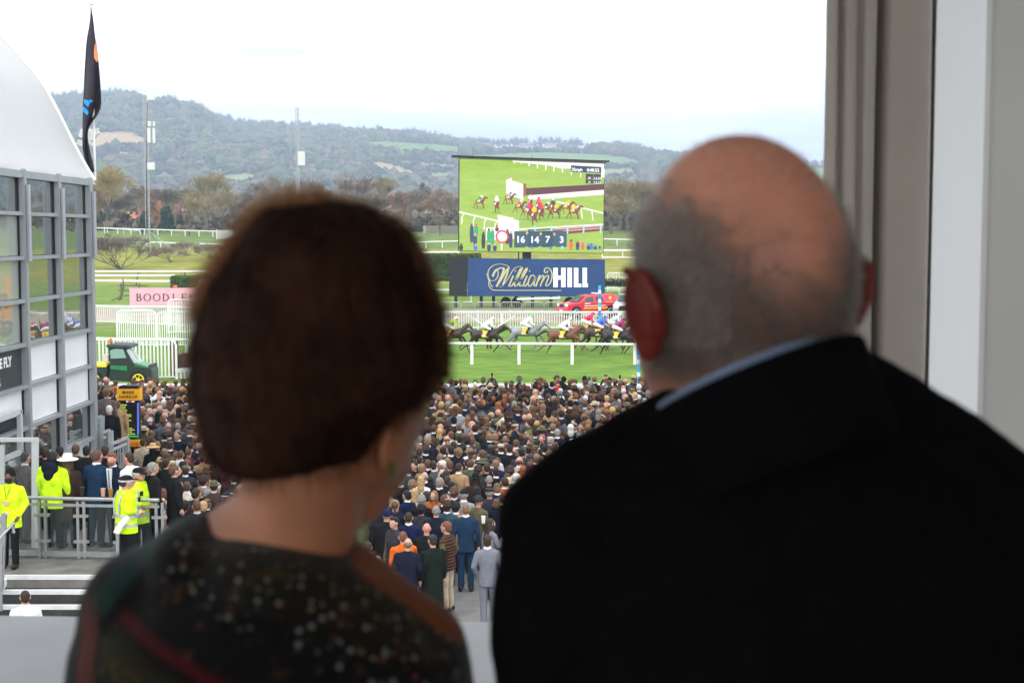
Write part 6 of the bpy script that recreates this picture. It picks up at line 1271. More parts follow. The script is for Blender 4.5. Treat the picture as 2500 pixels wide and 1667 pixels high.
hairs = ['dark brown'] * 7 + ['brown'] * 7 + ['black'] * 5 + ['light brown'] * 4 + ['grey'] * 2 + ['blond'] * 2 + ['ginger', 'white']
coats = ['navy'] * 11 + ['black'] * 10 + ['charcoal'] * 5 + ['grey'] * 4 + ['light grey'] * 2 + ['brown'] * 3 + ['tweed green'] * 2 + ['olive'] * 2 + ['beige'] * 2 + ['tan'] * 2 + ['white', 'royal blue', 'bright blue', 'burgundy', 'dark green', 'rust', 'cream', 'dark brown', 'dark brown', 'teal']
for y, x, u, v in cand[:NI]:
    fem = rc.random() < .24; hc = rc.choice(hairs); ct = rc.choice(coats); hs = rc.choice(['long', 'long', 'bob', 'tied']) if fem else rc.choice(['short', 'short', 'crop', 'short', 'quiff', 'curly', 'ring' if hc in ('grey', 'white', 'brown') else 'crop'])
    hat = None; hatc = None
    if rc.random() < .17: hat = rc.choice(['flat cap', 'flat cap', 'cap', 'fedora', 'beanie']); hatc = rc.choice(['charcoal', 'tweed green', 'brown', 'navy', 'olive', 'beige'])
    if hc == 'blond' and not fem: hc = 'light brown'
    kind = rc.choice(['jacket', 'jacket', 'coat']); ht = rc.uniform(1.62, 1.72) if fem else rc.uniform(1.70, 1.88); yaw = rc.gauss(0, .28) + math.atan2(x, 60) * 0
    if rc.random() < .14: yaw += rc.choice((-1.4, 1.4, 2.6))
    hd_ = {'long': 'long-haired woman', 'bob': 'woman with bobbed hair', 'tied': 'woman with tied-back hair', 'short': 'man', 'crop': 'crop-haired man', 'quiff': 'man with swept-up hair', 'curly': 'curly-haired man', 'ring': 'balding man'}[hs]
    zone = ('left crowd' if u < 560 else 'centre crowd' if u < 1300 else 'right crowd') + (', at the back' if y < 35.5 else ', middle rows' if y < 42 else ', towards the rail')
    ct_ = {'mauve grey': 'mauve'}.get(ct, ct)
    lb = f"{hc}-haired {hd_.replace('haired ', '') if hd_.startswith(('long', 'curly', 'crop')) else hd_} in {ct} {kind}" .replace('long-woman', 'woman with long hair').replace('curly-man', 'man with curls').replace('crop-man', 'man')
    if hat: lb += f" and {hatc} {hat}"
    if len((lb + ', ' + zone).split()) > 16: lb = lb.replace(' with bobbed hair', '').replace(' with tied-back hair', '').replace(' with long hair', '').replace(' with swept-up hair', '').replace(' with curls', '')
    person((x, y, 0), yaw, rc.choice(['down', 'front', 'pocket', 'front', 'down']), kind, ct, rc.choice(['charcoal', 'navy', 'black', 'grey', 'beige', 'brown']), hs, hc, hat, hatc, rc.choice(['fair', 'fair', 'pink', 'pink', 'tan', 'brown' if hc == 'black' else 'fair']), ht / 1.758, rc.uniform(.97, 1.12), lb + ', ' + zone, GR_, collar=(not fem and kind == 'jacket'), full=(y < 38), lean=rc.gauss(-.03, .06))
# the mass behind and beside them
def lowperson(seed):
    rr = random.Random(seed); V, Fc, K = [], [], []
    def add(mb, key): b_ = len(V); V.extend(mb.v); Fc.extend([tuple(i + b_ for i in f) for f in mb.f]); K.extend([key] * len(mb.v))
    fem = seed % 4 == 0
    add(MB().ell((0, .015, 1.645), (.080, .10, .115), n=10, m=7), 's'); add(MB().ell((0, -.012, 1.675), (.095, .114, .112), n=10, m=7), 'h')
    if fem: add(MB().ell((0, -.06, 1.52), (.095, .06, .18), n=8, m=6), 'h')
    elif seed % 4 == 1: pass
    add(MB().loft([(0, 0, .5, .19, .14), (0, 0, 1.08, .175, .125), (0, 0, 1.3, .205, .13), (0, 0, 1.40, .225, .115), (0, -.01, 1.465, .15, .09), (0, -.01, 1.53, .062, .06)], 10), 'c')
    if seed % 4 != 0: add(MB().loft([(0, -.01, 1.50, .073, .07), (0, -.01, 1.55, .062, .062)], 8), 'w')
    for s in (-1, 1): add(MB().loft([(s * .25, .05, .88, .05, .055), (s * .265, -.01, 1.15, .058, .06), (s * .235, -.01, 1.42, .05, .06)], 6), 'c')
    if seed % 8 == 3: add(MB().ell((0, .01, 1.725), (.1, .125, .04), n=10, m=5), 'k')
    if seed % 8 == 6: add(MB().ell((0, 0, 1.70), (.17, .185, .015), n=12, m=4), 'k'); add(MB().ell((0, 0, 1.74), (.09, .105, .07), n=10, m=6), 'k')
    return np.array(V), Fc, K
LP = [lowperson(s) for s in range(8)]
hv = {'d': [(.036, .020, .012)] * 4 + [(.10, .052, .03)] * 6 + [(.012, .01, .009)] * 3 + [(.19, .11, .06)] * 4 + [(.22, .19, .16)] + [(.42, .28, .13), (.25, .09, .03), (.5, .27, .2), (.5, .27, .2), (.55, .54, .52)]}
cv = [(.011, .014, .028)] * 11 + [(.012, .012, .014)] * 10 + [(.035, .036, .042)] * 5 + [(.10, .103, .115)] * 3 + [(.24, .25, .28)] + [(.11, .12, .065)] * 2 + [(.075, .048, .032)] * 3 + [(.34, .22, .12)] * 2 + [(.46, .37, .27), (.7, .7, .7), (.014, .035, .075), (.011, .016, .055), (.07, .012, .02), (.15, .06, .03)]
AV, AF, AC = [], [], []; base = 0
for y, x, u, v in cand[NI:] + rest:
    if blocked(x, y): continue
    V0, F0, K0 = LP[rc.randrange(8)]; s = rc.uniform(.90, 1.09); a = rc.gauss(0, .35) if rc.random() < .8 else rc.uniform(-3, 3); ca, sa = math.cos(a), math.sin(a)
    W = V0.copy() * s; X_ = W[:, 0] * ca - W[:, 1] * sa + x; Y_ = W[:, 0] * sa + W[:, 1] * ca + y; W[:, 0] = X_; W[:, 1] = Y_
    pal_ = {'s': rc.choice([(.52, .29, .21), (.56, .26, .20), (.38, .2, .13)]), 'h': rc.choice(hv['d']), 'c': rc.choice(cv), 'w': (.7, .7, .74) if rc.random() < .5 else (.03, .03, .04), 'k': rc.choice([(.035, .036, .042), (.11, .12, .065), (.075, .05, .03), (.02, .03, .05), (.45, .37, .27)])}
    AV.append(W); AF += [tuple(i + base for i in f) for f in F0]; AC += [pal_[k] for k in K0]; base += len(V0)
crm = attr_mat('crowd_clothing', .85, .15, 9, 3); co_ = bulk('crowd', np.concatenate(AV), AF, np.array(AC), crm, 'stuff'); co_.data.polygons.foreach_set('use_smooth', [True] * len(co_.data.polygons))

# cups on the terrace rail
CUP = MB().loft([(0, 0, 0, .033, .033), (0, 0, .15, .045, .045)], 14).mesh('cup')
for (u, v, m, lb) in ((252, 1211, mat('pink_drink_cup', (.60, .33, .28), .4), 'pink plastic cup standing on the terrace rail'), (270, 1213, mat('lager_cup', (.35, .16, .03), .3), 'cup of lager on the terrace rail by the officers'), (201, 1208, mat('stout_glass', (.03, .02, .02), .3), 'dark pint glass on the terrace rail'), (1180, 1265, WHITE, 'white plastic cup held up by the houndstooth woman')):
    p = at(u, v, 26.15 if u < 300 else 29.2); tag(obj('cup', CUP, m, None, p - Vector((0, 0, .0 if u < 300 else .1))), lb, 'cup')

# ------------------------------------------------------------------ horses and jockeys
def horse_mesh(ph):
    m = MB(); m.cap((-.62, 0, 1.22), (0, 0, 1.16), .27, .25, 14, 4); m.cap((0, 0, 1.16), (.50, 0, 1.18), .25, .26, 14, 4); m.ell((-.72, 0, 1.26), (.27, .24, .25)); m.ell((.52, 0, 1.28), (.24, .20, .25))
    m.cap((.60, 0, 1.32), (.92, 0, 1.58), .19, .13); m.cap((.92, 0, 1.58), (1.12, 0, 1.70), .13, .10); m.cap((1.13, 0, 1.70), (1.30, 0, 1.56), .10, .085); m.cap((1.28, 0, 1.57), (1.46, 0, 1.38), .085, .058)
    for s in (-1, 1): m.cap((1.10, s * .05, 1.76), (1.13, s * .06, 1.86), .028, .008, 6)
    leg = {0: (((.85, 1.0), (1.10, .62), (1.36, .38), (1.46, .30)), ((.60, .92), (.72, .52), (.50, .24), (.42, .16)), ((-.85, .85), (-1.12, .60), (-1.42, .36), (-1.54, .28)), ((-.55, .82), (-.78, .52), (-.95, .20), (-1.0, .10))),
           1: (((.66, .95), (.92, .70), (.78, .40), (.68, .36)), ((.62, .90), (.60, .50), (.55, .16), (.60, .07)), ((-.50, .80), (-.62, .50), (-.36, .20), (-.28, .10)), ((-.55, .82), (-.82, .56), (-.70, .22), (-.62, .12))),
           2: (((.80, .98), (1.02, .60), (1.10, .22), (1.20, .10)), ((.58, .90), (.80, .62), (.62, .42), (.55, .34)), ((-.80, .85), (-1.05, .55), (-1.2, .20), (-1.24, .1)), ((-.6, .82), (-.88, .60), (-1.12, .42), (-1.22, .36)))}[ph]
    for i, L_ in enumerate(leg):
        s = (-1, 1)[i % 2] * .13; top = (.55, s * .9, 1.10) if i < 2 else (-.70, s, 1.15); pts_ = [top] + [(a, s, b_) for a, b_ in L_]; rr = (.14, .085, .052, .036, .045) if i < 2 else (.19, .11, .062, .038, .045)
        for k in range(4): m.cap(pts_[k], pts_[k + 1], rr[k], rr[k + 1], 9)
    return fuse(m, .028, 2, .5, 'horse')
HM = [horse_mesh(i) for i in range(3)]
def tail_mane():
    t = MB(); t.tube([(-.93, 0, 1.38), (-1.12, 0, 1.42), (-1.35, 0, 1.30), (-1.62, 0, 1.10)], [.05, .08, .085, .02], 8); q = MB(); q.tube([(.62, 0, 1.50), (.85, 0, 1.66), (1.05, 0, 1.80)], [.03, .045, .03], 8); return t.mesh('tail', True), q.mesh('mane', True)
TLM, MNM = tail_mane(); rr = random.Random(9)
def saddle_(): m = MB(); m.loft([(-.06, 0, 1.02, .24, .272), (-.06, 0, 1.30, .24, .25), (-.05, 0, 1.43, .22, .12)], 20, p=3.5); return m.mesh('saddle_cloth', True)
SDM = saddle_()
def jockey_meshes():
    b_ = MB(); b_.ell((.40, 0, 2.10), (.10, .08, .11)); b_.cap((.33, 0, 2.0), (.38, 0, 2.06), .055, .05); b_.cap((-.12, 0, 1.72), (.28, 0, 1.96), .12, .12)
    for s in (-1, 1):
        b_.cap((.28, s * .13, 1.93), (.34, s * .2, 1.70), .045, .035); b_.cap((.34, s * .2, 1.70), (.55, s * .1, 1.60), .035, .028); b_.ell((.60, s * .08, 1.59), (.05, .035, .035)); b_.cap((-.12, s * .14, 1.68), (.22, s * .24, 1.52), .09, .06); b_.cap((.22, s * .24, 1.52), (.02, s * .27, 1.18), .055, .04); b_.cap((.02, s * .27, 1.14), (.14, s * .27, 1.10), .04, .035)
    t = MB(); t.cap((-.05, 0, 1.78), (.28, 0, 1.97), .15, .145)
    for s in (-1, 1): t.cap((.28, s * .13, 1.94), (.34, s * .21, 1.72), .075, .055); t.cap((.34, s * .21, 1.70), (.50, s * .12, 1.61), .055, .04)
    l = MB(); l.ell((-.16, 0, 1.70), (.17, .17, .15))
    for s in (-1, 1): l.cap((-.12, s * .13, 1.69), (.22, s * .24, 1.53), .115, .075)
    bt = MB()
    for s in (-1, 1): bt.cap((.21, s * .245, 1.48), (.03, s * .275, 1.18), .062, .05); bt.cap((.02, s * .275, 1.14), (.15, s * .275, 1.10), .048, .04)
    c = MB(); c.ell((.39, 0, 2.15), (.115, .098, .09)); c.ell((.49, 0, 2.13), (.06, .07, .012)); return [fuse(q, .018, 1, .5, n) for q, n in ((b_, 'jockey'), (t, 'silks'), (l, 'breeches'), (bt, 'boots'), (c, 'helmet'))]
JM = jockey_meshes()
def coatm(n, c, c2=None): return mat(n, c, .45, .2, 2.5, spec=.4, col2=c2)
HC = {'dark bay': coatm('dark_bay_coat', (.030, .014, .009)), 'brown': coatm('brown_horse_coat', (.055, .024, .014)), 'bay': coatm('bay_coat', (.15, .052, .022)), 'grey': coatm('dapple_grey_coat', (.10, .10, .11), (.34, .34, .36)), 'black': coatm('black_horse_coat', (.014, .010, .009)), 'chestnut': coatm('chestnut_coat', (.20, .085, .035))}
CLOTH = mat('amber_saddle_cloth', (.90, .52, .02), .7, .05, 5)
def silk(n, c, c2=None, sc_=9): return mat(n, c, .5, .03 if not c2 else .0, sc_, col2=c2)
S_ = {'white': silk('white_silks', (.78, .78, .82)), 'green': silk('green_silks', (.02, .40, .12)), 'gy': silk('green_gold_hoops', (.03, .32, .08), (.80, .62, .05), 7), 'red': silk('red_silks', (.72, .02, .09)), 'blue': silk('blue_silks', (.05, .14, .62)), 'wb': silk('white_blue_striped_silks', (.12, .2, .6), (.85, .85, .9), 16), 'mar': silk('maroon_silks', (.30, .01, .09)), 'lime': silk('lime_cap', (.08, .75, .03)), 'pk': silk('white_pink_silks', (.80, .68, .68)), 'dk': silk('navy_cap', (.02, .03, .1))}
def runner(u, Y, coat, ph, js, cap_, hl, jl, sc_=1.0, dv=0):
    x = (u - 1250) / F * Y; mt = HC[coat]; sc_ *= 1.05; h = obj('horse', HM[ph], mt, None, (x, Y, 0.02), None, sc_); tag(h, hl, 'horse'); dk = HC['black'] if coat != 'grey' else mt
    obj('tail', TLM, HC['black'], h); obj('mane', MNM, dk, h); obj('saddle_cloth', SDM, CLOTH, h); obj('number_panel', MB().box((-.1, -.262, 1.14), (.34, .03, .13)), mat('pale_number_panel', (.75, .68, .55), .7), h); obj('bridle', MB().tube([(1.36, -.075, 1.40), (1.38, -.08, 1.52), (1.22, -.10, 1.66), (1.12, -.1, 1.74)], .014, 5), mat('pale_bridle', (.4, .3, .15), .6) if coat != 'grey' else WHITE, h)
    j = obj('person', JM[0], SK['fair'], None, (x, Y, .02), None, sc_); tag(j, jl, 'person'); obj('silks', JM[1], S_[js], j); obj('breeches', JM[2], S_['white'], j); obj('boots', JM[3], BLACK, j); obj('helmet', JM[4], S_[cap_], j); obj('goggles', MB().ell((.475, 0, 2.10), (.03, .07, .025)), BLACK, j)
runner(1098, 89, 'brown', 2, 'gy', 'white', 'dark brown horse half hidden by the woman\'s hair, last of the runners', 'jockey in green and gold hoops with white cap')
runner(1187, 88.5, 'dark bay', 0, 'white', 'white', 'dark bay horse second from the back of the field', 'jockey all in white on the dark bay horse')
runner(1284, 90.5, 'grey', 0, 'white', 'lime', 'dappled grey horse in the middle of the field', 'jockey in pale silks and bright green cap on the grey', 1.02)
runner(1376, 88, 'bay', 0, 'pk', 'white', 'reddish bay horse directly ahead of the grey', 'jockey in white and pale pink silks on the reddish bay')
runner(1432, 92.5, 'chestnut', 1, 'red', 'red', 'chestnut horse running beyond the reddish bay', 'jockey in red silks and red cap beyond the pack', 1.04)
runner(1462, 90, 'brown', 0, 'blue', 'blue', 'brown horse under the blue jockey', 'jockey in bright blue silks and pale blue cap', 1.0)
runner(1497, 91.5, 'dark bay', 1, 'wb', 'white', 'dark bay horse beyond the maroon jockey\'s mount', 'jockey in white and blue striped silks', 1.03)
runner(1508, 87.5, 'black', 0, 'mar', 'mar', 'near-black horse nearest the bald man\'s ear', 'jockey in maroon silks on the near-black horse', 1.0)
runner(1570, 88.5, 'bay', 2, 'red', 'white', 'leading bay horse hidden behind the bald man\'s head', 'leading jockey hidden behind the bald man\'s head')
# someone on foot by the second horse
p = stand(1194, 771, 1.78, gz(100)); p = gpt(1194, 109.3) if 0 else Vector(((1194 - 1250) / F * 93, 93, 0)); person(p, label='person in black coat standing on the track beyond the second horse', coat='black', kind='coat', legs='burgundy', hair='short', hc='black', collar=False)
# sandwiches of small things on the far grass
for (u, v, lb) in ((428, 699, 'orange marker on top of the pink board, left'), (484, 700, 'yellow marker on top of the pink board, right')):
    p = at(u, v, 131.1); tag(obj('marker', MB().box(p, (.35, .1, .22)), CONE if u < 440 else YEL), lb, 'marker')
# ------------------------------------------------------------------ the couple at the window
def skin(name, c, rough=.5):
    m = mat(name, c, rough, .12, 22, spec=.35, sss=.25); m.node_tree.nodes['Principled BSDF'].inputs['Subsurface Scale'].default_value = .02; m.node_tree.nodes['Principled BSDF'].inputs['Subsurface Radius'].default_value = (1, .35, .2); return m
MSK = skin('weathered_skin', (.55, .235, .155)); WSK = skin('warm_tanned_skin', (.34, .135, .07)); EAR = skin('ear_skin', (.14, .016, .010)); EAR.node_tree.nodes['Principled BSDF'].inputs['Subsurface Weight'].default_value = .4
BLKS = mat('black_wool_suit', (.0035, .0035, .0042), .95, .2, 60, spec=.04); BLUEC = mat('pale_blue_shirt', (.20, .26, .38), .8, .05, 30)
MY = 1.17; k_ = MY / F
# man: body first, one continuous figure down to the floor
cx_ = at(1900, 1300, 1.17); fl = FZ
hc_ = at(1808, 668, MY); yw = R(24); Rm = rotm(yw, 0, R(-4))
def hl(x, y, z): return hc_ + Rm @ Vector((x, y, z))
def man_body():
    m = MB(); m.ell(hc_, (.0835, .102, .114), Rm, 28, 20); m.ell(hl(0, .03, -.06), (.072, .085, .085), Rm, 20, 14); m.ell(hl(0, .075, -.10), (.045, .045, .04), Rm)
    m.ell(hl(0, .112, -.03), (.015, .022, .03), Rm, 10, 8); m.ell(hl(0, .10, -.075), (.028, .015, .012), Rm, 10, 8); [m.ell(hl(s * .032, .095, 0), (.018, .012, .012), Rm, 10, 8) for s in (-1, 1)]
    nb = at(1880, 960, MY + .0); m.cap(nb, hl(0, -.03, -.085), .072, .068, 20, 5); m.cap(at(1900, 1180, MY), nb, .085, .072, 20, 4)
    m.loft([(cx_.x, MY, fl + .85, .16, .11), (cx_.x, MY, fl + 1.1, .16, .11), (cx_.x, MY, fl + 1.35, .18, .11), (cx_.x, MY, fl + 1.42, .12, .08)], 24)
    for s in (-1, 1):
        m.cap((cx_.x + s * .15, MY - .0, fl + 1.34), (cx_.x + s * .168, MY - .03, fl + 1.08), .042, .036); m.cap((cx_.x + s * .168, MY - .03, fl + 1.08), (cx_.x + s * .20, MY + .14, fl + .92), .034, .030); w_ = Vector((cx_.x + s * .19, MY + .18, fl + .90)); m.ell(w_, (.04, .05, .03))
        for q in range(4): m.cap(w_ + Vector(((q - 1.5) * .018, .04, -.005)), w_ + Vector(((q - 1.5) * .018, .085, -.035)), .010, .008, 6, 2)
        m.cap(w_ + Vector((-s * .035, 0, 0)), w_ + Vector((-s * .06, .04, -.02)), .012, .009, 6, 2)
        m.cap((cx_.x + s * .09, MY, fl + .88), (cx_.x + s * .10, MY + .01, fl + .48), .085, .058); m.cap((cx_.x + s * .10, MY + .01, fl + .48), (cx_.x + s * .11, MY - .01, fl + .08), .055, .04); m.cap((cx_.x + s * .11, MY - .03, fl + .05), (cx_.x + s * .12, MY + .13, fl + .045), .044, .035)
    return fuse(m, .0066, 4, None, 'body')
man = tag(obj('person', man_body(), MSK), 'bald man with close-cropped grey hair in a black suit, seen from behind', 'person')
# close-cropped grey hair: stubble tint of the scalp plus bristles, bare at the crown
Ri = Rm.inverted()
def tint(m, dark):
    nt = m.node_tree; N, L = nt.nodes, nt.links; b = N['Principled BSDF']; src = b.inputs['Base Color'].links[0].from_socket
    def n(t, **k):
        q = N.new(t)
        for a_, v in k.items(): setattr(q, a_, v)
        return q
    tc = n('ShaderNodeTexCoord'); sb = n('ShaderNodeVectorMath', operation='SUBTRACT'); L.new(tc.outputs['Object'], sb.inputs[0]); sb.inputs[1].default_value = hc_
    def ax(i):
        d = n('ShaderNodeVectorMath', operation='DOT_PRODUCT'); L.new(sb.outputs[0], d.inputs[0]); d.inputs[1].default_value = Rm.col[i]; return d.outputs['Value']
    def mth(op, a_, b_=None):
        q = n('ShaderNodeMath', operation=op)
        for i, v in enumerate((a_, b_)):
            if v is None: continue
            if isinstance(v, (int, float)): q.inputs[i].default_value = v
            else: L.new(v, q.inputs[i])
        return q.outputs[0]
    def ss(v, lo, hi):
        r = n('ShaderNodeMapRange', interpolation_type='SMOOTHSTEP'); L.new(v, r.inputs[0]); r.inputs[1].default_value = lo; r.inputs[2].default_value = hi; return r.outputs[0]
    x, y, z = ax(0), ax(1), ax(2); nz = n('ShaderNodeTexNoise'); nz.inputs['Scale'].default_value = 28; nz.inputs['Detail'].default_value = 4; L.new(tc.outputs['Object'], nz.inputs[0])
    hgt = mth('ADD', mth('SUBTRACT', mth('MULTIPLY', mth('POWER', mth('DIVIDE', mth('ABSOLUTE', x), .08), 2.4), .080), z), mth('MULTIPLY', mth('SUBTRACT', nz.outputs[0], .5), .05))
    f = mth('MULTIPLY', mth('MULTIPLY', ss(hgt, -.045, .045), ss(y, .06, .03)), mth('MULTIPLY', ss(z, -.105, -.065), .88))
    mx = n('ShaderNodeMix', data_type='RGBA'); L.new(f, mx.inputs[0]); L.new(src, mx.inputs[6]); mx.inputs[7].default_value = (*dark, 1); L.new(mx.outputs[2], b.inputs['Base Color'])
tint(MSK, (.055, .042, .034))
me = man.data
def hairy(c):
    p = Ri @ (c - hc_)
    if p.length > .135 or p.y > .045 or p.z < -.082: return False
    return (.080 * (abs(p.x) / .08) ** 2.4 - p.z) + .025 * noise.noise(c * 30) > -.006 + .060 * (((math.sin(c.x * 12911.7 + c.z * 78233.3 + c.y * 3719.1) * 43758.5) % 1) - .5)
HGR = mat('grey_cropped_hair', (.075, .060, .050), .85, .35, 30, col2=(.15, .125, .105), sheen=.25); 
# short bristles soften the outline
def strands(parent, seeds, nr, ln, wdt, m, name, jit=.5, down=0, steps=2, rs_=5):
    rr = random.Random(rs_); vs, fs = [], []
    for p, n_ in zip(seeds, nr):
        d = (n_ + Vector((rr.gauss(0, jit), rr.gauss(0, jit), rr.gauss(0, jit) - down))).normalized(); l = ln * rr.uniform(.5, 1.2); s = d.cross(Vector((rr.gauss(0, 1), rr.gauss(0, 1), rr.gauss(0, 1)))).normalized() * wdt; b_ = len(vs); q = p.copy(); vs += [q - s, q + s]
        for k in range(steps): d = (d + Vector((0, 0, -down * .6 - .02))).normalized(); q = q + d * l / steps; t = 1 - (k + 1) / steps * .8; vs += [q - s * t, q + s * t]
        fs += [(b_ + 2 * k, b_ + 2 * k + 1, b_ + 2 * k + 3, b_ + 2 * k + 2) for k in range(steps)]
    me = bpy.data.meshes.new(name); me.from_pydata(vs, [], fs); return tag(obj(name, me, m, parent), kind='stuff')
def surf(me, n, sd=1, cond=None):
    rr = random.Random(sd); me.update(); P = [f for f in me.polygons if not cond or cond(f.center)]; out, nr = [], []
    while len(out) < n:
        f = rr.choice(P)
        out.append(f.center + Vector((rr.gauss(0, .002), rr.gauss(0, .002), rr.gauss(0, .002)))); nr.append(f.normal.copy())
    return out, nr
def backlit(name, c, tr, mix=.6):
    m = bpy.data.materials.new(name); m.use_nodes = True; nt = m.node_tree; b = nt.nodes['Principled BSDF']; b.inputs['Base Color'].default_value = (*c, 1); b.inputs['Roughness'].default_value = .6; b.inputs['Specular IOR Level'].default_value = .12; o = nt.nodes['Material Output']
    t = nt.nodes.new('ShaderNodeBsdfTranslucent'); t.inputs[0].default_value = (*tr, 1); x = nt.nodes.new('ShaderNodeMixShader'); x.inputs[0].default_value = mix; nt.links.new(b.outputs[0], x.inputs[1]); nt.links.new(t.outputs[0], x.inputs[2]); nt.links.new(x.outputs[0], o.inputs[0]); return m
BRS = backlit('silver_bristles', (.11, .09, .08), (.80, .75, .70), .5); sd_, nn_ = surf(me, 16000, 2, hairy); strands(man, sd_, nn_, .0075, .00030, BRS, 'hair', .5, .3)
SIL = backlit('rim_lit_silver_hair', (.42, .38, .35), (.85, .82, .78), .55); sd_, nn_ = surf(me, 14000, 12, lambda c: hairy(c) and abs((Ri @ (c - hc_)).x) > .055 and (Ri @ (c - hc_)).z > -.05); strands(man, sd_, nn_, .009, .0003, SIL, 'hair', .6, .15)  # grey side hair coloured paler than the back, with rim light painted in
# fine white down round the crown catches the window light
WHT = backlit('fine_white_hair', (.5, .46, .42), (.8, .76, .7))
sd_, nn_ = surf(man.data, 2200, 3, lambda c: (c - hc_).length < .135 and (Ri @ (c - hc_)).z > .02 and (Ri @ (c - hc_)).y < .085); strands(man, sd_, nn_, .007, .00022, WHT, 'downy_hair', .6, .2)
for s, nm in ((-1, 'ear'), (1, 'ear')):
    m = MB(); m.ell((0, 0, 0), (.010, .021, .036), None, 16, 12); m.ell((0, .002, -.026), (.008, .013, .016)); m.tube([(s * .004, -.018, -.018), (s * .011, -.023, .005), (s * .011, -.014, .03), (s * .008, .008, .035)], .0055, 8); me2 = fuse(m, .0022, 2, None, 'ear')
    o = obj('ear', me2, EAR, man); o.matrix_world = Matrix.Translation(hl(s * (.094 if s < 0 else .103), -.004, -.022 if s < 0 else -.030)) @ (Rm @ rotm(R(-s * 22), 0, R(s * 8))).to_4x4()
# shirt collar and suit
def ring(c, rx, ry, tilt, z0, z1, th, yaw=0, n=40):
    m = MB(); Rr = rotm(yaw, tilt[0], tilt[1]); vs = []
    for (r, z) in ((0, z0), (0, z1), (th, z1), (th, z0)):
        for k in range(n): a = 2 * math.pi * k / n; vs.append(Vector(c) + Rr @ Vector(((rx + r) * math.cos(a), (ry + r) * math.sin(a), z)))
    fs = [(j * n + k, j * n + (k + 1) % n, ((j + 1) % 4) * n + (k + 1) % n, ((j + 1) % 4) * n + k) for j in range(4) for k in range(n)]; return m.add(vs, fs)
cc = at(1860, 985, MY - .014)
obj('shirt_collar', ring(cc, .080, .091, (R(-16), R(-21)), -.03, .026, .004).mesh('c', True), BLUEC, man)
m = MB(); cs = at(1880, 1010, MY)
obj('jacket_collar', bevelled(ring(at(1862, 993, MY - .014), .086, .097, (R(-16), R(-21)), -.06, .0225, .010, n=64).mesh('jc', True), .003), BLKS, man)
N0 = at(1880, 1075, MY); m.ell(N0 + Vector((0, 0, -.03)), (.105, .095, .07), rotm(0, 0, R(-12)), 20, 14)
LS, RS = at(1398, 1290, MY - .02), at(2420, 1255, MY + .02)
m.cap(at(1770, 1085, MY), at(1480, 1215, MY - .01), .062, .062, 18, 5); m.cap(at(2010, 1010, MY), at(2330, 1180, MY + .01), .062, .062, 18, 5); m.cap(LS, at(1480, 1215, MY - .01), .060, .062, 18, 5); m.cap(RS, at(2330, 1180, MY + .01), .060, .062, 18, 5)
m.cap(LS, at(1375, 1560, MY - .03), .062, .060, 18, 5); m.cap(at(1375, 1560, MY - .03), at(1385, 2050, MY - .02), .060, .05, 18, 5); m.cap(at(1400, 2050, MY - .02), (cx_.x - .20, MY + .12, fl + .93), .05, .04, 16); m.cap(RS, at(2440, 1560, MY - .01), .062, .058, 18, 5); m.cap(at(2440, 1560, MY), at(2440, 2050, MY), .058, .05, 18, 5); m.cap(at(2440, 2050, MY), (cx_.x + .20, MY + .12, fl + .93), .05, .04, 16)
z_ = lambda v: at(1900, v, MY).z
m.loft([(cx_.x, MY, fl + .78, .20, .135), (cx_.x, MY, fl + 1.05, .185, .125), (cx_.x, MY, z_(1700), .20, .13), (cx_.x, MY, z_(1350), .20, .122), (cx_.x - .005, MY, z_(1180), .165, .105), (N0.x, MY, z_(1060), .10, .09)], 40, p=2.3)
jme = fuse(m, .009, 5, None, 'suit_jacket')
for v in jme.vertices:
    p = v.co; v.co = p + v.normal * (.006 * noise.noise(Vector((p.x * 9 + p.z * 5, p.y * 6, p.z * 14 - p.x * 6))) + .0025 * noise.noise(p * 38))
sj = obj('suit_jacket', jme, BLKS, man); sm_ = MB(); sm_.tube([at(1890 + 4 * math.sin(v / 60), v, MY - .135) for v in range(1120, 1700, 40)], .0016, 5); obj('back_seam', sm_, BLKS, sj)
m = MB()
for s in (-1, 1): m.cap((cx_.x + s * .09, MY, fl + .9), (cx_.x + s * .10, MY + .01, fl + .48), .105, .08); m.cap((cx_.x + s * .10, MY + .01, fl + .48), (cx_.x + s * .11, MY - .01, fl + .10), .08, .068)
obj('suit_trousers', fuse(m, .012, 2, .3, 'suit_trousers'), BLKS, man)
m = MB(); [m.ell((cx_.x + s * .118, MY + .05, fl + .05), (.055, .15, .052)) for s in (-1, 1)]; obj('shoes', m.mesh('shoes', True), SHO, man)

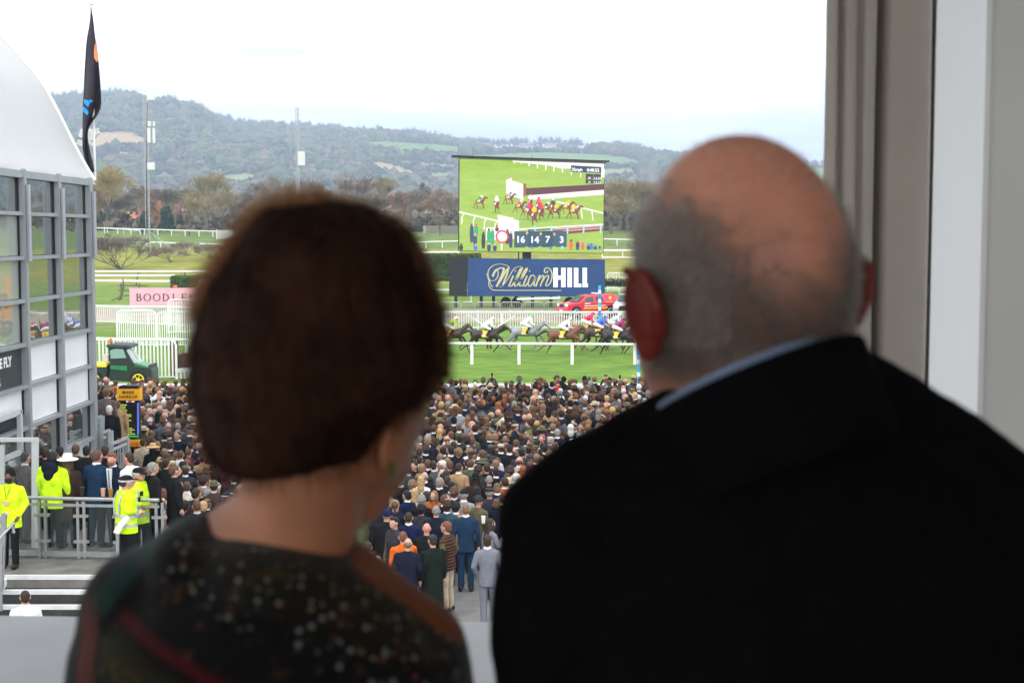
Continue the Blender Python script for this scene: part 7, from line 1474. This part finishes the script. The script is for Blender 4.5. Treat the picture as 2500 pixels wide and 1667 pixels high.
# ---- woman
WY = 1.17
def wp(u, v, dy=0): return at(u, v, WY + dy)
def px(n): return n * WY / F
wb = wp(660, 1500)
Rw = rotm(R(-42))
def woman_body():
    m = MB(); hcw = wp(840, 880, .01); m.ell(wp(800, 850, .01), (.072, .086, .100), Rw, 24, 18); m.ell(wp(893, 1000, .03), (px(140), .075, px(215)), rotm(0, 0, R(4)), 24, 18); m.cap(wp(945, 1130, .05), wp(870, 1225, .03), px(70), px(72), 16, 5); m.ell(wp(985, 1015, .06), (px(62), .04, px(85)), None, 16, 12)
    m.cap(wp(735, 1060, -.02), wp(735, 1260, -.01), px(148), px(150), 22, 5); m.cap(wp(735, 1250, -.01), wp(670, 1360, 0), px(150), px(185), 22, 5); m.cap(wp(560, 1280, 0), wp(450, 1400, 0), px(60), px(60), 12)
    m.loft([(wb.x, WY, fl + .8, .16, .11), (wb.x, WY, fl + 1.0, .14, .10), (wb.x, WY, fl + 1.25, .15, .10), (wb.x, WY, fl + 1.36, .12, .08)], 24)
    for s in (-1, 1):
        sx_ = wb.x + s * .105; m.cap((sx_ - s * .02, WY, fl + 1.26), (sx_ + s * .004, WY - .01, fl + 1.04), .038, .034); m.cap((sx_ + s * .004, WY - .01, fl + 1.04), (sx_, WY + .16, fl + .96), .033, .028); w_ = Vector((sx_, WY + .2, fl + .95)); m.ell(w_, (.035, .045, .025))
        for q in range(4): m.cap(w_ + Vector(((q - 1.5) * .016, .035, 0)), w_ + Vector(((q - 1.5) * .016, .08, -.03)), .009, .007, 6, 2)
        m.cap(w_ + Vector((-s * .03, 0, 0)), w_ + Vector((-s * .055, .035, -.02)), .010, .008, 6, 2)
        m.cap((wb.x + s * .08, WY, fl + .85), (wb.x + s * .09, WY, fl + .46), .08, .052); m.cap((wb.x + s * .09, WY, fl + .46), (wb.x + s * .09, WY - .01, fl + .07), .05, .036); m.cap((wb.x + s * .09, WY - .03, fl + .045), (wb.x + s * .10, WY + .12, fl + .04), .038, .03)
    return fuse(m, .0068, 5, None, 'body')
wom = tag(obj('person', woman_body(), WSK), 'woman with short brown bobbed hair and patterned knit jumper, seen from behind', 'person')
m = MB()
rws = [(492, 740, 840, .03), (505, 680, 890, .06), (525, 635, 935, .085), (560, 602, 990, .10), (607, 575, 1020, .112), (667, 530, 1045, .118), (720, 500, 1063, .120), (775, 482, 1077, .120), (840, 470, 1090, .116), (900, 463, 1092, .110), (950, 470, 1055, .104), (992, 487, 1012, .098), (1030, 498, 955, .092), (1090, 514, 925, .082), (1125, 545, 850, .066), (1146, 590, 760, .04)]
m.loft([((wp(l, v).x + wp(r, v).x) / 2, WY + .005 - .02 * max(0, (v - 900) / 250), wp(700, v).z, (wp(r, v).x - wp(l, v).x) / 2, ry) for v, l, r, ry in rws[::-1]], 48)
hme = fuse(m, .0056, 5, None, 'hair')
for v in hme.vertices:
    p = v.co; n_ = noise.noise(Vector((p.x * 40, p.y * 40, p.z * 7))); v.co = p + v.normal * (.0038 * n_ + .0026 * noise.noise(Vector((p.x * 160, p.y * 160, p.z * 14))))
HBR = mat('chestnut_brown_hair', (.008, .0035, .002), .8, .5, 14, spec=.08, col2=(.040, .015, .008)); t_ = HBR.node_tree
hw_ = obj('hair', hme, HBR, wom); HST = backlit('dark_brown_strands', (.006, .0025, .0015), (.10, .03, .012), .25); HSL = backlit('backlit_tan_strands', (.07, .028, .014), (.60, .27, .13), .5)
sd_, nn_ = surf(hme, 9000, 4); strands(hw_, sd_, nn_, .017, .00030, HST, 'loose_strands', .5, .6, 3)
sd_, nn_ = surf(hme, 5000, 6, lambda c: c.z > wp(0, 760).z and c.x < wp(780, 0).x and c.y > WY - .05); strands(hw_, sd_, nn_, .020, .0004, backlit('lit_sandy_strands', (.15, .07, .038), (.70, .38, .20), .5), 'loose_strands', .45, .3, 3)  # paler strands paint the window's glow onto the upper left hair
sd_, nn_ = surf(hme, 9000, 8, lambda c: c.y > WY - .04); strands(hw_, sd_, nn_, .012, .0003, HSL, 'loose_strands', .45, .4, 3)  # tan strands carry the backlight of the outline in their colour
m = MB(); m.ell((0, 0, 0), (.006, .016, .024), None, 12, 10); m.tube([(.002, -.012, -.012), (.007, -.015, .006), (.006, -.006, .022)], .004, 6); o = obj('ear', fuse(m, .002, 2, None, 'ear'), WSK, wom); o.scale = (.75, .75, .75); o.location = wp(950, 1098, -.040); o.rotation_euler = (0, 0, R(-40))
er = obj('earring', MB().ell(wp(955, 1140, -.05), (.0030, .0030, .0050), None, 10, 8).ell(wp(956, 1155, -.05), (.002, .002, .0035), None, 8, 6), mat('green_gold_earring', (.10, .11, .03), .3, .2, 60, metal=.7), wom)
# knit jumper: one garment, pattern in bands
def knit():
    m = bpy.data.materials.new('patterned_knit'); m.use_nodes = True; nt = m.node_tree; b = nt.nodes['Principled BSDF']; b.inputs['Roughness'].default_value = .95; b.inputs['Specular IOR Level'].default_value = .1; b.inputs['Sheen Weight'].default_value = .12
    N, L = nt.nodes, nt.links
    def n(t, **k):
        q = N.new(t)
        for a, v in k.items(): setattr(q, a, v)
        return q
    tc = n('ShaderNodeTexCoord'); O = tc.outputs['Object']
    def lin(cx, cy_, cz, off=0):      # plane distance in metres
        d = n('ShaderNodeVectorMath', operation='DOT_PRODUCT'); d.inputs[1].default_value = (cx, cy_, cz); L.new(O, d.inputs[0]); a = n('ShaderNodeMath', operation='SUBTRACT'); L.new(d.outputs['Value'], a.inputs[0]); a.inputs[1].default_value = off; return a.outputs[0]
    def ramp(src, stops, lo, hi, inter='LINEAR'):
        mr = n('ShaderNodeMapRange'); mr.inputs[1].default_value = lo; mr.inputs[2].default_value = hi; L.new(src, mr.inputs[0]); r = n('ShaderNodeValToRGB'); r.color_ramp.interpolation = inter; e = r.color_ramp.elements
        e[0].position = stops[0][0]; e[0].color = (*stops[0][1], 1); e[1].position = stops[1][0]; e[1].color = (*stops[1][1], 1)
        for p, c in stops[2:]: q = e.new(p); q.color = (*c, 1)
        L.new(mr.outputs[0], r.inputs[0]); return r.outputs[0]
    def mix(f, a, b_):
        q = n('ShaderNodeMix', data_type='RGBA'); L.new(f, q.inputs[0]) if not isinstance(f, float) else None
        for s, i in ((a, 6), (b_, 7)):
            if isinstance(s, tuple): q.inputs[i].default_value = (*s, 1)
            else: L.new(s, q.inputs[i])
        return q.outputs[2]
    def mul(a, b_): q = n('ShaderNodeMath', operation='MULTIPLY'); L.new(a, q.inputs[0]); L.new(b_, q.inputs[1]); return q.outputs[0]
    a0, a1 = wp(500, 1330), wp(1080, 1590); d = (a1 - a0); d.y = 0; d.normalize(); nrm_ = (-d.z, 0, d.x); off = a0.x * nrm_[0] + a0.z * nrm_[2]
    s = lin(*nrm_, off)
    K = (.006, .006, .007)
    base = ramp(s, [(0, (.05, .01, .006)), (.12, K), (.20, (.035, .03, .012)), (.26, K), (.38, (.045, .04, .014)), (.45, K), (.47, (.12, .006, .009)), (.50, K), (.66, K), (.90, (.05, .035, .012)), (.96, K)], -.20, .09)
    vo = n('ShaderNodeTexVoronoi'); vo.inputs['Scale'].default_value = 125; vo.inputs['Randomness'].default_value = .7; L.new(O, vo.inputs['Vector'])
    dot = ramp(vo.outputs['Distance'], [(0, (1, 1, 1)), (.26, (1, 1, 1)), (.38, (0, 0, 0))], 0, 1)
    band = ramp(s, [(0, (.0, .0, .0)), (.10, (.25, .25, .25)), (.20, (0, 0, 0)), (.30, (.45, .45, .45)), (.40, (0, 0, 0)), (.60, (0, 0, 0)), (.63, (1, 1, 1)), (.80, (1, 1, 1)), (.84, (0, 0, 0))], -.20, .09)
    vr = n('ShaderNodeSeparateColor'); L.new(vo.outputs['Color'], vr.inputs[0]); keep = ramp(vr.outputs[0], [(0, (0, 0, 0)), (.35, (0, 0, 0)), (.55, (1, 1, 1))], 0, 1)
    tintc = ramp(vr.outputs[1], [(0, (.30, .29, .28)), (.5, (.26, .25, .24)), (.7, (.30, .20, .11)), (.82, (.22, .05, .03)), (.92, (.12, .13, .06))], 0, 1, 'CONSTANT')
    col = mix(mul(mul(dot, band), keep), base, tintc)
    nz = n('ShaderNodeTexNoise'); nz.inputs['Scale'].default_value = 45; L.new(O, nz.inputs[0]); sp_ = ramp(nz.outputs[0], [(0, (0, 0, 0)), (.58, (0, 0, 0)), (.66, (1, 1, 1))], 0, 1); col = mix(mul(sp_, ramp(s, [(0, (.3, .3, .3)), (1, (.3, .3, .3))], 0, 1)), col, (.20, .09, .03))
    # left shoulder: tan edge, teal stripe, rust column ; right shoulder: orange edge then cream
    l = wp(330, 1330); x_ = lin(-.80, 0, .60, (l.x * -.80 + l.z * .60))
    ls = ramp(x_, [(0, (0, 0, 0)), (.30, (0, 0, 0)), (.33, (1, 1, 1)), (1, (1, 1, 1))], -.06, .04); lc = ramp(x_, [(0, K), (.40, K), (.44, (.015, .055, .045)), (.58, (.015, .06, .048)), (.62, K), (.74, K), (.78, (.30, .19, .10)), (.9, (.34, .30, .22)), (1, (.34, .30, .22))], -.06, .04)
    lmask = ramp(lin(1, 0, 0, wp(430, 0).x), [(0, (1, 1, 1)), (1, (0, 0, 0))], -.005, .02); col = mix(mul(ls, lmask), col, lc)
    c3 = lin(1, 0, .12, wp(265, 1600).x + wp(265, 1600).z * .12); rc_ = ramp(c3, [(0, (.28, .27, .22)), (.18, (.22, .20, .15)), (.24, K), (.40, K), (.46, (.17, .035, .02)), (.60, (.15, .04, .025)), (.66, K), (1, K)], -.045, .045); m3 = ramp(c3, [(0, (1, 1, 1)), (.66, (1, 1, 1)), (.7, (0, 0, 0))], -.045, .045); m4 = ramp(lin(0, 0, 1, wp(0, 1440).z), [(0, (1, 1, 1)), (1, (0, 0, 0))], -.02, .01); col = mix(mul(m3, m4), col, rc_)
    r0 = wp(940, 1370); x2 = lin(.62, 0, .78, r0.x * .62 + r0.z * .78); rs2 = ramp(x2, [(0, (0, 0, 0)), (.30, (0, 0, 0)), (.36, (1, 1, 1)), (1, (1, 1, 1))], -.03, .03); rmask = ramp(lin(1, 0, 0, wp(850, 0).x), [(0, (0, 0, 0)), (1, (1, 1, 1))], -.01, .01); rcc = ramp(x2, [(0, (.42, .10, .012)), (.72, (.42, .10, .012)), (.86, (.34, .22, .12)), (1, (.34, .22, .12))], -.03, .03); col = mix(mul(rs2, rmask), col, rcc)
    dk = n('ShaderNodeVectorMath', operation='SCALE'); dk.inputs[3].default_value = .40; L.new(col, dk.inputs[0]); L.new(dk.outputs[0], b.inputs['Base Color'])
    wv = n('ShaderNodeTexNoise'); wv.inputs['Scale'].default_value = 260; L.new(O, wv.inputs[0]); bp = n('ShaderNodeBump'); bp.inputs['Strength'].default_value = .5; bp.inputs['Distance'].default_value = .004; L.new(wv.outputs[0], bp.inputs['Height']); L.new(bp.outputs[0], b.inputs['Normal']); return m
m = MB()
m.cap(wp(505, 1330), wp(360, 1500), px(85), px(170), 20, 6); m.cap(wp(360, 1500), wp(345, 1850), px(172), px(180), 20, 6); m.cap(wp(345, 1850), wp(340, 2300), px(180), px(140), 18, 5); m.cap(wp(850, 1400), wp(985, 1610), px(85), px(168), 20, 6); m.cap(wp(985, 1610), wp(1010, 1900), px(170), px(165), 20, 6); m.cap(wp(1040, 1560, .02), wp(1085, 1900, .02), px(100), px(110), 18, 5); m.cap(wp(1010, 1900), wp(1010, 2300), px(165), px(130), 18, 5)
m.ell(wp(660, 1420), (px(250), .085, px(125)), rotm(0, 0, R(11)), 28, 18); m.ell(wp(690, 1392, -.012), (px(215), .086, px(112)), rotm(0, 0, R(12)), 28, 18); m.ell(wp(480, 1370), (px(120), .07, px(115)), rotm(0, 0, R(20)), 20, 14); m.ell(wp(870, 1440), (px(130), .07, px(95)), rotm(0, 0, R(25)), 20, 14)
m.loft([(wb.x, WY, fl + .82, .18, .125), (wb.x, WY, fl + 1.0, .16, .115), (wb.x, WY, wp(0, 1900).z, .185, .12), (wb.x, WY, wp(0, 1560).z, .165, .11), (wb.x, WY, wp(0, 1430).z, .11, .085)], 36, p=2.3)
jm = obj('jumper', fuse(m, .0085, 5, None, 'jumper'), knit(), wom)
m = MB(); 
for s in (-1, 1): m.cap((wb.x + s * .08, WY, fl + .86), (wb.x + s * .09, WY, fl + .46), .10, .07); m.cap((wb.x + s * .09, WY, fl + .46), (wb.x + s * .09, WY, fl + .08), .07, .055)
obj('trousers', fuse(m, .012, 2, .3, 'trousers'), BLKS, wom); m = MB(); [m.ell((wb.x + s * .095, WY + .05, fl + .045), (.045, .13, .046)) for s in (-1, 1)]; obj('shoes', m.mesh('shoes', True), SHO, wom)
# dark jacket shoulder of a third guest between the two
